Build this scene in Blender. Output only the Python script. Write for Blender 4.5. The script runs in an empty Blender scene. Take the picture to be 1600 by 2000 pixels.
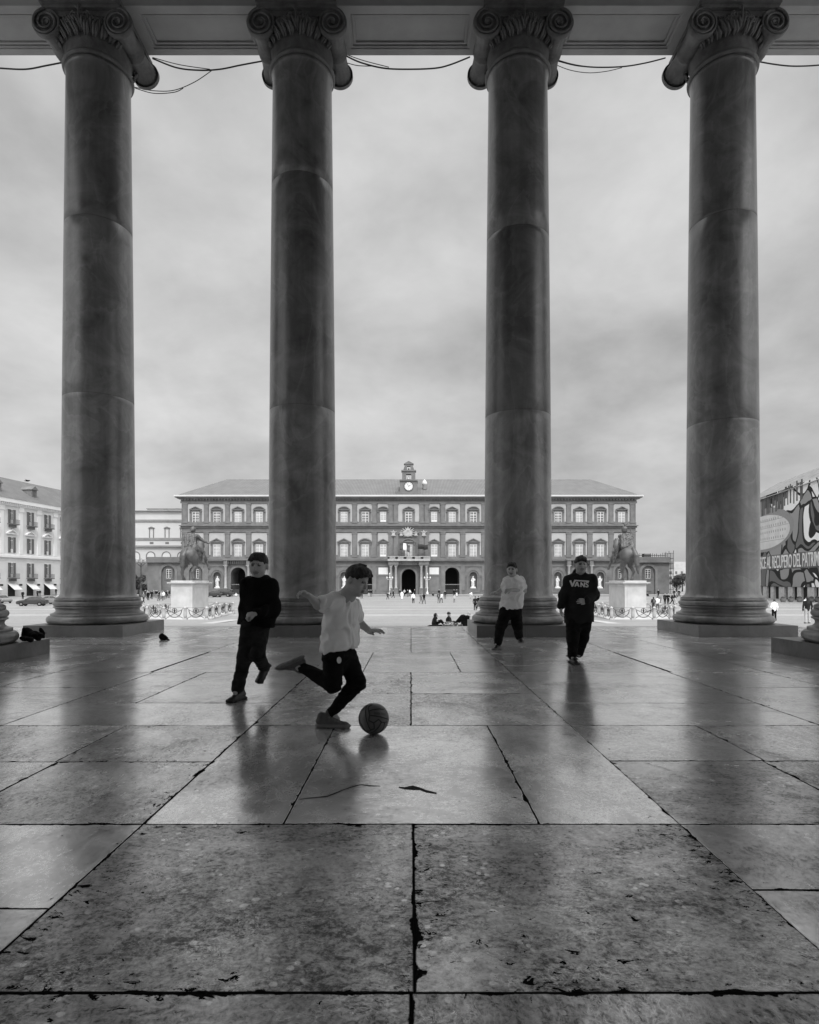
import bpy, math, random
import numpy as np
from mathutils import Vector, Matrix

# ---------------------------------------------------------------- camera, sky, sun, exposure
SC = bpy.context.scene
COL = SC.collection
F = 1160.0            # focal length in px of the 1600 px wide photograph
VX, VY = 803.0, 1137.0
EYE = 1.12
cam_d = bpy.data.cameras.new('camera')
cam = bpy.data.objects.new('camera', cam_d)
COL.objects.link(cam)
cam.location = (0, 0, EYE)
cam.rotation_euler = (math.radians(90), 0, 0)
cam_d.sensor_fit = 'HORIZONTAL'
cam_d.sensor_width = 36.0
cam_d.lens = 36.0 * F / 1600.0
cam_d.shift_x = (800 - VX) / 1600.0
cam_d.shift_y = (VY - 1000) / 1600.0
cam_d.clip_start = 0.05
cam_d.clip_end = 4000
SC.camera = cam

SKY_GLOW, SKY_ZEN = 3.2, 2.0
CLOUD_OFF = (.35, .1, .22)
SUN_EL, SUN_AZ = math.radians(48), math.radians(168)   # azimuth: behind the camera, a little to the right
world = bpy.data.worlds.new('World')
SC.world = world
world.use_nodes = True
wn, wl = world.node_tree.nodes, world.node_tree.links
wn.clear()
w_out = wn.new('ShaderNodeOutputWorld')
w_bg = wn.new('ShaderNodeBackground')
w_sky = wn.new('ShaderNodeTexSky')
w_sky.sky_type = 'NISHITA'
w_sky.sun_disc = False
w_sky.sun_elevation = SUN_EL
w_sky.sun_rotation = SUN_AZ
w_sky.dust_density = 3.0
w_bw = wn.new('ShaderNodeRGBToBW')
wl.new(w_sky.outputs[0], w_bw.inputs[0])
w_tc = wn.new('ShaderNodeTexCoord')
w_mp = wn.new('ShaderNodeMapping')
w_mp.inputs['Scale'].default_value = (1.0, 1.0, 1.75)
w_mp.inputs['Location'].default_value = (0.35, 0.1, 0.22)
wl.new(w_tc.outputs['Generated'], w_mp.inputs[0])
# cloud layer: the view direction projected on a flat deck, so that clouds flatten towards the horizon
w_nd = wn.new('ShaderNodeVectorMath'); w_nd.operation = 'NORMALIZE'; wl.new(w_tc.outputs['Generated'], w_nd.inputs[0])
w_s0 = wn.new('ShaderNodeSeparateXYZ'); wl.new(w_nd.outputs[0], w_s0.inputs[0])
w_za = wn.new('ShaderNodeMath'); w_za.operation = 'MAXIMUM'; wl.new(w_s0.outputs[2], w_za.inputs[0]); w_za.inputs[1].default_value = 0.0
w_zb = wn.new('ShaderNodeMath'); w_zb.operation = 'ADD'; wl.new(w_za.outputs[0], w_zb.inputs[0]); w_zb.inputs[1].default_value = 0.60
w_dv = wn.new('ShaderNodeVectorMath'); w_dv.operation = 'SCALE'
w_inv = wn.new('ShaderNodeMath'); w_inv.operation = 'DIVIDE'; w_inv.inputs[0].default_value = 1.0; wl.new(w_zb.outputs[0], w_inv.inputs[1])
wl.new(w_nd.outputs[0], w_dv.inputs[0]); wl.new(w_inv.outputs[0], w_dv.inputs['Scale'])
w_mp.inputs['Scale'].default_value = (1, 1, 1.9); w_mp.inputs['Location'].default_value = CLOUD_OFF
wl.new(w_dv.outputs[0], w_mp.inputs[0])
def w_noise(sc, det, rg, dist):
    n = wn.new('ShaderNodeTexNoise'); n.inputs['Scale'].default_value = sc; n.inputs['Detail'].default_value = det
    n.inputs['Roughness'].default_value = rg; n.inputs['Distortion'].default_value = dist; wl.new(w_mp.outputs[0], n.inputs[0]); return n
w_n1 = w_noise(1.7, 2, .45, .2); w_n2 = w_noise(4.2, 9, .56, .12)
w_mxn = wn.new('ShaderNodeMath'); w_mxn.operation = 'MULTIPLY_ADD'; wl.new(w_n2.outputs['Fac'], w_mxn.inputs[0]); w_mxn.inputs[1].default_value = .72
w_hf = wn.new('ShaderNodeMath'); w_hf.operation = 'MULTIPLY'; wl.new(w_n1.outputs['Fac'], w_hf.inputs[0]); w_hf.inputs[1].default_value = .50
wl.new(w_hf.outputs[0], w_mxn.inputs[2])
w_cr = wn.new('ShaderNodeValToRGB')
e = w_cr.color_ramp.elements
e[0].position = 0.36; e[0].color = (0.60, 0.60, 0.60, 1)
e[1].position = 0.86; e[1].color = (1.26, 1.26, 1.26, 1)
q = w_cr.color_ramp.elements.new(.60); q.color = (.92, .92, .92, 1)
wl.new(w_mxn.outputs[0], w_cr.inputs[0])
w_mul = wn.new('ShaderNodeMath'); w_mul.operation = 'MULTIPLY'
wl.new(w_cr.outputs[0], w_mul.inputs[0]); w_mul.inputs[1].default_value = 6.0
w_min = wn.new('ShaderNodeMath'); w_min.operation = 'MINIMUM'
wl.new(w_bw.outputs[0], w_min.inputs[0]); w_min.inputs[1].default_value = 6.0
w_add = wn.new('ShaderNodeMath'); w_add.operation = 'MULTIPLY_ADD'
wl.new(w_min.outputs[0], w_add.inputs[0]); w_add.inputs[1].default_value = 0.06
wl.new(w_mul.outputs[0], w_add.inputs[2])
# an overcast sky: brighter overhead and towards the veiled sun behind the camera
w_nrm = wn.new('ShaderNodeVectorMath'); w_nrm.operation = 'NORMALIZE'; wl.new(w_tc.outputs['Generated'], w_nrm.inputs[0])
w_dot = wn.new('ShaderNodeVectorMath'); w_dot.operation = 'DOT_PRODUCT'; wl.new(w_nrm.outputs[0], w_dot.inputs[0])
w_dot.inputs[1].default_value = (math.sin(SUN_AZ)*math.cos(SUN_EL), math.cos(SUN_AZ)*math.cos(SUN_EL), math.sin(SUN_EL))
w_lobe = wn.new('ShaderNodeMapRange'); w_lobe.interpolation_type = 'SMOOTHSTEP'
w_lobe.inputs[1].default_value = .10; w_lobe.inputs[2].default_value = 1.0; w_lobe.inputs[3].default_value = 1.0; w_lobe.inputs[4].default_value = SKY_GLOW
wl.new(w_dot.outputs['Value'], w_lobe.inputs[0])
w_sep = wn.new('ShaderNodeSeparateXYZ'); wl.new(w_nrm.outputs[0], w_sep.inputs[0])
w_zen = wn.new('ShaderNodeMapRange'); w_zen.interpolation_type = 'SMOOTHSTEP'
w_zen.inputs[1].default_value = .62; w_zen.inputs[2].default_value = 1.0; w_zen.inputs[3].default_value = 1.0; w_zen.inputs[4].default_value = SKY_ZEN
wl.new(w_sep.outputs[2], w_zen.inputs[0])
w_m2 = wn.new('ShaderNodeMath'); w_m2.operation = 'MULTIPLY'; wl.new(w_lobe.outputs[0], w_m2.inputs[0]); wl.new(w_zen.outputs[0], w_m2.inputs[1])
w_m3 = wn.new('ShaderNodeMath'); w_m3.operation = 'MULTIPLY'; wl.new(w_m2.outputs[0], w_m3.inputs[0]); wl.new(w_add.outputs[0], w_m3.inputs[1])
wl.new(w_m3.outputs[0], w_bg.inputs['Color'])
w_bg.inputs['Strength'].default_value = 0.1
wl.new(w_bg.outputs[0], w_out.inputs[0])

sun_d = bpy.data.lights.new('sun', 'SUN')
sun_d.energy = 2.0
sun_d.angle = math.radians(12)
sun_d.color = (1, 1, 1)
sun = bpy.data.objects.new('sun', sun_d)
COL.objects.link(sun)
# direction the light comes from
_sd = Vector((math.sin(SUN_AZ) * math.cos(SUN_EL), math.cos(SUN_AZ) * math.cos(SUN_EL), math.sin(SUN_EL)))
sun.rotation_euler = _sd.to_track_quat('Z', 'Y').to_euler()
SC.view_settings.view_transform = 'Standard'
SC.view_settings.look = 'None'
SC.view_settings.exposure = 0.0
SC.view_settings.gamma = 1.0
SC.cycles.max_bounces = 8
SC.cycles.diffuse_bounces = 5

# ---------------------------------------------------------------- helpers
R = random.Random(7)

def P(px, py, d):
    """world point seen at pixel px, py of the photograph at distance d"""
    return Vector(((px - VX) / F * d, d, EYE - (py - VY) / F * d))

def link(name, me, parent=None):
    o = bpy.data.objects.new(name, me)
    COL.objects.link(o)
    if parent is not None:
        o.parent = parent
    return o

def tag(o, label=None, cat=None, group=None, kind=None):
    if label: o['label'] = label
    if cat: o['category'] = cat
    if group: o['group'] = group
    if kind: o['kind'] = kind
    return o

def thing(name, label, cat, loc=(0, 0, 0), rz=0.0, group=None):
    o = bpy.data.objects.new(name, None)
    COL.objects.link(o)
    o.location = loc
    o.rotation_euler = (0, 0, rz)
    o.empty_display_size = 0.3
    return tag(o, label, cat, group)

def copy_tree(o, parent=None):
    c = o.copy()
    COL.objects.link(c)
    c.parent = parent
    for ch in list(o.children):
        copy_tree(ch, c)
    return c

class MB:
    """collects faces and links them as one mesh object"""
    def __init__(s):
        s.v = []; s.f = []; s.m = []; s.sm = []
    def add(s, vs, fs, mi=0, smooth=False):
        b = len(s.v)
        s.v += [tuple(v) for v in vs]
        for f in fs:
            s.f.append(tuple(b + i for i in f)); s.m.append(mi); s.sm.append(smooth)
        return s
    def box(s, x0, x1, y0, y1, z0, z1, mi=0, M=None):
        vs = [Vector(p) for p in ((x0,y0,z0),(x1,y0,z0),(x1,y1,z0),(x0,y1,z0),(x0,y0,z1),(x1,y0,z1),(x1,y1,z1),(x0,y1,z1))]
        if M is not None: vs = [M @ v for v in vs]
        return s.add(vs, [(0,3,2,1),(4,5,6,7),(0,1,5,4),(1,2,6,5),(2,3,7,6),(3,0,4,7)], mi)
    def quad(s, a, b, c, d, mi=0):
        return s.add([a, b, c, d], [(0, 1, 2, 3)], mi)
    def prism(s, pts, y0, y1, mi=0, M=None):
        """pts: outline in x,z (counter-clockwise seen from -y), extruded y0..y1"""
        n = len(pts)
        vs = [Vector((x, y0, z)) for x, z in pts] + [Vector((x, y1, z)) for x, z in pts]
        if M is not None: vs = [M @ v for v in vs]
        fs = [tuple(range(n)), tuple(range(2*n-1, n-1, -1))]
        for i in range(n):
            j = (i + 1) % n
            fs.append((i, i + n, j + n, j))
        return s.add(vs, fs, mi)
    def lathe(s, prof, c=(0, 0, 0), seg=48, mi=0, smooth=True, cap=True):
        cx, cy, cz = c
        vs = []
        for r, z in prof:
            for k in range(seg):
                a = 2 * math.pi * k / seg
                vs.append((cx + r * math.cos(a), cy + r * math.sin(a), cz + z))
        fs = []
        for i in range(len(prof) - 1):
            for k in range(seg):
                k2 = (k + 1) % seg
                fs.append((i*seg+k, i*seg+k2, (i+1)*seg+k2, (i+1)*seg+k))
        s.add(vs, fs, mi, smooth)
        if cap:
            b = len(s.v) - len(vs)
            s.f.append(tuple(b + k for k in range(seg - 1, -1, -1))); s.m.append(mi); s.sm.append(False)
            t = b + (len(prof) - 1) * seg
            s.f.append(tuple(t + k for k in range(seg))); s.m.append(mi); s.sm.append(False)
        return s
    def tube(s, pts, r, seg=6, mi=0, closed=False):
        pts = [Vector(p) for p in pts]
        n = len(pts)
        rr = r if isinstance(r, (list, tuple)) else [r] * n
        vs = []
        prev = None
        for i, p in enumerate(pts):
            if closed: t = pts[(i+1) % n] - pts[(i-1) % n]
            else: t = pts[min(i+1, n-1)] - pts[max(i-1, 0)]
            t = t.normalized() if t.length > 1e-9 else Vector((0, 0, 1))
            if prev is None:
                a = Vector((0, 0, 1)) if abs(t.z) < 0.9 else Vector((1, 0, 0))
                u = t.cross(a).normalized()
            else:
                u = (prev - t * prev.dot(t))
                u = u.normalized() if u.length > 1e-6 else t.orthogonal().normalized()
            prev = u
            w = t.cross(u)
            for k in range(seg):
                a = 2 * math.pi * k / seg
                vs.append(p + (u * math.cos(a) + w * math.sin(a)) * rr[i])
        fs = []
        for i in range(n if closed else n - 1):
            j = (i + 1) % n
            for k in range(seg):
                k2 = (k + 1) % seg
                fs.append((i*seg+k, i*seg+k2, j*seg+k2, j*seg+k))
        if not closed:
            fs.append(tuple(range(seg - 1, -1, -1)))
            fs.append(tuple((n-1)*seg + k for k in range(seg)))
        return s.add(vs, fs, mi, True)
    def mesh(s, name, mats):
        me = bpy.data.meshes.new(name)
        me.from_pydata(s.v, [], s.f)
        for m in (mats if isinstance(mats, (list, tuple)) else [mats]):
            me.materials.append(m)
        me.polygons.foreach_set('material_index', s.m)
        me.polygons.foreach_set('use_smooth', s.sm)
        me.update()
        return me
    def build(s, name, mats, parent=None, bevel=0.0):
        o = link(name, s.mesh(name, mats), parent)
        if bevel:
            b = o.modifiers.new('bevel', 'BEVEL'); b.width = bevel; b.segments = 2; b.limit_method = 'ANGLE'
        return o

# ---------------------------------------------------------------- materials (the photograph is black and white, so is the place)
def node_mat(name):
    m = bpy.data.materials.new(name); m.use_nodes = True
    nt = m.node_tree
    return m, nt.nodes, nt.links, nt.nodes['Principled BSDF']

def mat(name, base, rough=0.7, var=0.15, scale=3.0, bump=0.0, bscale=None, spec=0.5, metal=0.0, coord='Object', stretch=(1, 1, 1), detail=6, sheen=0.0, dist=0.0):
    """grey procedural material: base value modulated by noise"""
    m, N, L, b = node_mat(name)
    b.inputs['Roughness'].default_value = rough
    b.inputs['Specular IOR Level'].default_value = spec
    b.inputs['Metallic'].default_value = metal
    if sheen: b.inputs['Sheen Weight'].default_value = sheen
    tc = N.new('ShaderNodeTexCoord'); mp = N.new('ShaderNodeMapping')
    mp.inputs['Scale'].default_value = stretch
    L.new(tc.outputs[coord], mp.inputs[0])
    n = N.new('ShaderNodeTexNoise'); n.inputs['Scale'].default_value = scale; n.inputs['Detail'].default_value = detail
    n.inputs['Roughness'].default_value = 0.6; n.inputs['Distortion'].default_value = dist
    L.new(mp.outputs[0], n.inputs[0])
    cr = N.new('ShaderNodeValToRGB')
    e = cr.color_ramp.elements
    lo, hi = max(0, base * (1 - var)), min(1, base * (1 + var))
    e[0].position = 0.3; e[0].color = (lo, lo, lo, 1)
    e[1].position = 0.7; e[1].color = (hi, hi, hi, 1)
    L.new(n.outputs['Fac'], cr.inputs[0])
    L.new(cr.outputs[0], b.inputs['Base Color'])
    if bump:
        n2 = N.new('ShaderNodeTexNoise'); n2.inputs['Scale'].default_value = bscale or scale * 6; n2.inputs['Detail'].default_value = 5
        L.new(mp.outputs[0], n2.inputs[0])
        bp = N.new('ShaderNodeBump'); bp.inputs['Strength'].default_value = bump; bp.inputs['Distance'].default_value = 0.02
        L.new(n2.outputs['Fac'], bp.inputs['Height'])
        L.new(bp.outputs[0], b.inputs['Normal'])
    return m

def marble_column():
    """polished grey marble: soft clouds, diagonal veins, drum joints every few metres, grime"""
    m, N, L, b = node_mat('column_marble')
    tc = N.new('ShaderNodeTexCoord'); oi = N.new('ShaderNodeObjectInfo')
    ad = N.new('ShaderNodeVectorMath'); ad.operation = 'MULTIPLY_ADD'
    cmb = N.new('ShaderNodeCombineXYZ')
    mm = N.new('ShaderNodeMath'); mm.operation = 'MULTIPLY'; mm.inputs[1].default_value = 37.0
    L.new(oi.outputs['Random'], mm.inputs[0])
    for i in range(3): L.new(mm.outputs[0], cmb.inputs[i])
    L.new(tc.outputs['Object'], ad.inputs[0]); ad.inputs[1].default_value = (1, 1, 1); L.new(cmb.outputs[0], ad.inputs[2])
    n1 = N.new('ShaderNodeTexNoise'); n1.inputs['Scale'].default_value = 1.3; n1.inputs['Detail'].default_value = 12; n1.inputs['Roughness'].default_value = .66; n1.inputs['Distortion'].default_value = .7
    L.new(ad.outputs[0], n1.inputs[0])
    mp = N.new('ShaderNodeMapping'); mp.inputs['Scale'].default_value = (1.3, 1.3, 0.8); mp.inputs['Rotation'].default_value = (0.9, 0.5, 0.2)
    L.new(ad.outputs[0], mp.inputs[0])
    n2 = N.new('ShaderNodeTexNoise'); n2.inputs['Scale'].default_value = .75; n2.inputs['Detail'].default_value = 9; n2.inputs['Distortion'].default_value = .9
    L.new(mp.outputs[0], n2.inputs[0])
    vein = N.new('ShaderNodeValToRGB'); e = vein.color_ramp.elements
    e[0].position = 0.44; e[0].color = (0, 0, 0, 1); e[1].position = 0.5; e[1].color = (1, 1, 1, 1)
    e2 = vein.color_ramp.elements.new(0.51); e2.color = (0, 0, 0, 1)
    L.new(n2.outputs['Fac'], vein.inputs[0])
    cr = N.new('ShaderNodeValToRGB'); e = cr.color_ramp.elements
    e[0].position = 0.3; e[0].color = (.075, .075, .075, 1); e[1].position = 0.70; e[1].color = (.27, .27, .27, 1)
    L.new(n1.outputs['Fac'], cr.inputs[0])
    mx = N.new('ShaderNodeMix'); mx.data_type = 'RGBA'
    vf = N.new('ShaderNodeMath'); vf.operation = 'MULTIPLY'; vf.inputs[1].default_value = 0.10
    L.new(vein.outputs[0], vf.inputs[0]); L.new(vf.outputs[0], mx.inputs[0])
    L.new(cr.outputs[0], mx.inputs[6]); mx.inputs[7].default_value = (.7, .7, .7, 1)
    # small dark stains
    n3 = N.new('ShaderNodeTexNoise'); n3.inputs['Scale'].default_value = 4.5; n3.inputs['Detail'].default_value = 12; n3.inputs['Roughness'].default_value = .7
    L.new(ad.outputs[0], n3.inputs[0])
    st = N.new('ShaderNodeValToRGB'); e = st.color_ramp.elements
    e[0].position = .22; e[0].color = (.5, .5, .5, 1); e[1].position = .40; e[1].color = (1, 1, 1, 1)
    L.new(n3.outputs['Fac'], st.inputs[0])
    mu = N.new('ShaderNodeMix'); mu.data_type = 'RGBA'; mu.blend_type = 'MULTIPLY'; mu.inputs[0].default_value = 1
    L.new(mx.outputs[2], mu.inputs[6]); L.new(st.outputs[0], mu.inputs[7])
    mps = N.new('ShaderNodeMapping'); mps.inputs['Scale'].default_value = (5.5, 5.5, .35)
    L.new(ad.outputs[0], mps.inputs[0])
    n4 = N.new('ShaderNodeTexNoise'); n4.inputs['Scale'].default_value = 1.0; n4.inputs['Detail'].default_value = 7; n4.inputs['Roughness'].default_value = .6
    L.new(mps.outputs[0], n4.inputs[0])
    sk = N.new('ShaderNodeValToRGB'); e = sk.color_ramp.elements
    e[0].position = .36; e[0].color = (.80, .80, .80, 1); e[1].position = .56; e[1].color = (1.05, 1.05, 1.05, 1)
    L.new(n4.outputs['Fac'], sk.inputs[0])
    mus = N.new('ShaderNodeMix'); mus.data_type = 'RGBA'; mus.blend_type = 'MULTIPLY'; mus.inputs[0].default_value = 1
    L.new(mu.outputs[2], mus.inputs[6]); L.new(sk.outputs[0], mus.inputs[7]); mu = mus
    at = N.new('ShaderNodeAttribute'); at.attribute_name = 'tone'
    mu2 = N.new('ShaderNodeMix'); mu2.data_type = 'RGBA'; mu2.blend_type = 'MULTIPLY'; mu2.inputs[0].default_value = 1
    L.new(mu.outputs[2], mu2.inputs[6]); L.new(at.outputs['Color'], mu2.inputs[7])
    L.new(mu2.outputs[2], b.inputs['Base Color'])
    rr = N.new('ShaderNodeMapRange'); rr.inputs[3].default_value = .22; rr.inputs[4].default_value = .45
    L.new(n1.outputs['Fac'], rr.inputs[0]); L.new(rr.outputs[0], b.inputs['Roughness'])
    b.inputs['Specular IOR Level'].default_value = .85
    bp = N.new('ShaderNodeBump'); bp.inputs['Strength'].default_value = .12; bp.inputs['Distance'].default_value = .02
    L.new(n3.outputs['Fac'], bp.inputs['Height']); L.new(bp.outputs[0], b.inputs['Normal'])
    return m

M_COL = marble_column()
M_CAP = mat('capital_marble', .12, .6, .35, 5.0, bump=.35, bscale=26)
M_PLINTH = mat('plinth_stone', .15, .35, .3, 2.2, bump=.25, bscale=18, detail=9)
M_BACK = mat('church_front_stucco', .82, .9, .1, .6)
M_ORN = mat('grey_marble_ornament', .36, .8, .2, 1.5)
M_SOFFIT = mat('soffit_plaster', .34, .85, .14, 1.2, bump=.15, bscale=8, detail=9)
M_INNER = mat('portico_plaster', .25, .9, .15, .8, bump=.1)
M_STONE = mat('dark_tuff_stone', .135, .9, .28, .35, bump=.3, bscale=1.6, detail=10)
M_STONE2 = mat('carved_tuff_stone', .155, .9, .22, .6, bump=.2, bscale=2, detail=9)
M_STUCCO = mat('light_stucco', .37, .9, .10, .3, detail=8)
M_WHITEP = mat('white_painted_wood', .62, .6, .06, 1.0)
M_WHITEW = mat('white_render', .52, .85, .07, .15, detail=8)
M_CREAM = mat('pale_render', .60, .9, .10, .25, detail=8)
M_CREAM2 = mat('pale_trim', .68, .85, .06, .3)
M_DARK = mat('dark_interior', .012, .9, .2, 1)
M_IRON = mat('wrought_iron', .05, .5, .3, 6, metal=.4)
M_PED = mat('white_pedestal_marble', .48, .6, .16, .9, detail=9, bump=.2)
M_BRONZE = mat('weathered_bronze', .095, .55, .35, 1.6, bump=.25, bscale=9, metal=.25, detail=8)
M_NICHE = mat('statue_marble', .6, .7, .12, 1.2)
M_SHUT = mat('grey_shutter', .10, .7, .2, 2)
M_CABLE = mat('black_cable', .02, .5, .2, 20)
# ---------------------------------------------------------------- portico floor
FLOOR_BASE, FLOOR_COAT, FLOOR_METAL = .78, 1.4, .56
def floor_material():
    m, N, L, b = node_mat('floor_marble')
    uv = N.new('ShaderNodeUVMap'); uv.uv_map = 'UVMap'
    ea = N.new('ShaderNodeUVMap'); ea.uv_map = 'edge_a'
    eb = N.new('ShaderNodeUVMap'); eb.uv_map = 'edge_b'
    at = N.new('ShaderNodeAttribute'); at.attribute_name = 'slab'
    sp = N.new('ShaderNodeSeparateColor'); L.new(at.outputs['Color'], sp.inputs[0])
    def math_(op, a, c=None, clamp=False):
        n = N.new('ShaderNodeMath'); n.operation = op; n.use_clamp = clamp
        for i, x in enumerate((a, c)):
            if x is None: continue
            if isinstance(x, (int, float)): n.inputs[i].default_value = x
            else: L.new(x, n.inputs[i])
        return n.outputs[0]
    def noise(scale, detail, rough=.6, dist=0., stretch=None, src=uv.outputs[0]):
        if stretch:
            mp = N.new('ShaderNodeMapping'); mp.inputs['Scale'].default_value = stretch; mp.inputs['Rotation'].default_value = (0, 0, .35)
            L.new(src, mp.inputs[0]); src = mp.outputs[0]
        n = N.new('ShaderNodeTexNoise'); n.inputs['Scale'].default_value = scale; n.inputs['Detail'].default_value = detail
        n.inputs['Roughness'].default_value = rough; n.inputs['Distortion'].default_value = dist
        L.new(src, n.inputs[0]); return n.outputs['Fac']
    def ramp(src, pts):
        cr = N.new('ShaderNodeValToRGB'); el = cr.color_ramp.elements
        el[0].position, c0 = pts[0]; el[0].color = (c0, c0, c0, 1)
        el[1].position, c1 = pts[-1]; el[1].color = (c1, c1, c1, 1)
        for p, c in pts[1:-1]:
            q = el.new(p); q.color = (c, c, c, 1)
        L.new(src, cr.inputs[0]); return cr.outputs[0]
    sa = N.new('ShaderNodeSeparateXYZ'); L.new(ea.outputs[0], sa.inputs[0])
    sb = N.new('ShaderNodeSeparateXYZ'); L.new(eb.outputs[0], sb.inputs[0])
    edge = math_('MINIMUM', math_('MINIMUM', sa.outputs[0], sa.outputs[1]), math_('MINIMUM', sb.outputs[0], sb.outputs[1]))
    # clouds, veins and fossil flecks
    n_big = noise(1.6, 10, .62, 1.4)
    n_mid = noise(13, 9, .72, .9, (1, 1.5, 1))
    n_fine = noise(55, 6, .75, .6)
    flk = N.new('ShaderNodeTexVoronoi'); flk.feature = 'F1'; flk.inputs['Scale'].default_value = 21; flk.inputs['Randomness'].default_value = 1
    wv = N.new('ShaderNodeVectorMath'); wv.operation = 'MULTIPLY_ADD'
    nv = N.new('ShaderNodeTexNoise'); nv.inputs['Scale'].default_value = 9; nv.inputs['Detail'].default_value = 4
    L.new(uv.outputs[0], nv.inputs[0]); L.new(nv.outputs['Color'], wv.inputs[0]); wv.inputs[1].default_value = (.07, .035, 0); L.new(uv.outputs[0], wv.inputs[2])
    L.new(wv.outputs[0], flk.inputs['Vector'])
    fleck = ramp(flk.outputs['Distance'], [(.20, 1.), (.27, 0.)])
    shell = math_('MULTIPLY', ramp(noise(19, 4, .55, 2.2, (1, 1.5, 1)), [(.46, 0.), (.5, 1.), (.54, 0.)]), ramp(noise(3.2, 3, .6), [(.5, 0.), (.6, 1.)]))
    vein = ramp(noise(2.6, 9, .6, 3.2, (1, 2.2, 1)), [(.46, 0.), (.5, 1.), (.54, 0.)])
    mott = math_('ADD', math_('MULTIPLY', sp.outputs[1], .72), .16)
    base = math_('ADD', math_('MULTIPLY', ramp(n_big, [(.36, 0.), (.64, 1.)]), .5), math_('MULTIPLY', ramp(n_mid, [(.38, 0.), (.62, 1.)]), .5))
    base = math_('SUBTRACT', base, .5)
    fine = math_('SUBTRACT', ramp(n_fine, [(.35, 0.), (.65, 1.)]), .5)
    c = math_('ADD', math_('MULTIPLY', base, math_('ADD', math_('MULTIPLY', mott, 1.1), .36)), math_('MULTIPLY', fine, math_('ADD', math_('MULTIPLY', mott, 1.0), .20)))
    fsel = ramp(noise(4.5, 3, .6, .4), [(.5, 0.), (.62, 1.)])
    c = math_('ADD', c, math_('MULTIPLY', math_('MULTIPLY', math_('MULTIPLY', fleck, fsel), mott), 1.5))
    c = math_('ADD', c, math_('MULTIPLY', math_('MULTIPLY', shell, mott), 1.3))
    c = math_('ADD', c, math_('MULTIPLY', vein, math_('ADD', math_('MULTIPLY', mott, .3), .08)))
    dvein = math_('MULTIPLY', ramp(noise(3.4, 8, .62, 1.6, (1.6, 1, 1)), [(.485, 0.), (.5, 1.), (.515, 0.)]), ramp(noise(1.1, 3, .5), [(.5, 0.), (.66, 1.)]))
    c = math_('SUBTRACT', c, math_('MULTIPLY', dvein, .42))
    stain = ramp(noise(.9, 7, .62, .6), [(.36, .42), (.54, 0.)])
    c = math_('SUBTRACT', c, stain)
    c = math_('ADD', c, 1.0)
    c = math_('MAXIMUM', c, .25)
    tex = c
    c = math_('MULTIPLY', c, math_('MULTIPLY', sp.outputs[0], FLOOR_BASE))
    # pits: small dark holes, more of them on mottled slabs and along the joints
    np_ = noise(17, 4, .75, .6, (1, 1.7, 1))
    near = ramp(edge, [(0., 1.), (.16, 0.)])
    thr = math_('ADD', math_('MULTIPLY', mott, .045), math_('MULTIPLY', math_('MULTIPLY', near, mott), .075))
    cl = ramp(noise(1.3, 3, .5), [(.42, 0.), (.62, 1.)])
    pit = ramp(math_('SUBTRACT', np_, math_('MULTIPLY', thr, math_('ADD', math_('MULTIPLY', cl, 1.3), .3))), [(.288, 1.), (.302, 0.)])
    # chipped edges
    nc = noise(7, 6, .62, .5)
    nc2 = noise(2.1, 3, .6)
    chipw = math_('MULTIPLY', math_('POWER', ramp(nc, [(.46, 0.), (.80, 1.)]), 2.2), math_('ADD', math_('MULTIPLY', nc2, math_('ADD', math_('MULTIPLY', mott, .035), .075)), .003))
    chip = ramp(math_('SUBTRACT', edge, chipw), [(.0, 1.), (.004, 0.)])
    hole = math_('MAXIMUM', pit, chip, True)
    mx = N.new('ShaderNodeMix'); mx.data_type = 'RGBA'
    L.new(hole, mx.inputs[0]); L.new(c, mx.inputs[6]); mx.inputs[7].default_value = (.012, .012, .012, 1)
    L.new(mx.outputs[2], b.inputs['Base Color'])
    r = math_('ADD', math_('MULTIPLY', n_mid, .14), math_('MULTIPLY', mott, .09))
    r = math_('ADD', r, math_('MULTIPLY', ramp(noise(1.7, 6, .6, .5), [(.42, 0.), (.68, 1.)]), .13))
    r = math_('ADD', r, .07)
    r = math_('ADD', r, math_('MULTIPLY', hole, .6), True)
    L.new(r, b.inputs['Roughness'])
    keep = math_('SUBTRACT', 1.0, hole)
    shine = math_('MULTIPLY', math_('MULTIPLY', tex, math_('POWER', sp.outputs[0], .7)), keep)      # worn, mottled stone takes less polish
    L.new(math_('MULTIPLY', shine, .95, True), b.inputs['Specular IOR Level'])
    b.inputs['Specular Tint'].default_value = (1, 1, 1, 1)
    L.new(math_('MULTIPLY', math_('POWER', shine, 1.6), FLOOR_COAT, True), b.inputs['Coat Weight'])
    L.new(math_('MULTIPLY', math_('MULTIPLY', shine, FLOOR_METAL), math_('SUBTRACT', 1.0, math_('MULTIPLY', mott, .62)), True), b.inputs['Metallic'])
    b.inputs['Coat IOR'].default_value = 2.3
    b.inputs['IOR'].default_value = 1.7
    L.new(r, b.inputs['Coat Roughness'])
    h = math_('SUBTRACT', math_('ADD', math_('MULTIPLY', noise(3.0, 2, .5), .9), math_('MULTIPLY', n_fine, .03)), math_('MULTIPLY', hole, .8))
    bp = N.new('ShaderNodeBump'); bp.inputs['Strength'].default_value = .12; bp.inputs['Distance'].default_value = .012
    L.new(h, bp.inputs['Height']); L.new(bp.outputs[0], b.inputs['Normal'])
    return m

M_FLOOR = floor_material()
M_GROUT = mat('floor_joint_dirt', .015, .95, .3, 8)

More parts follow.
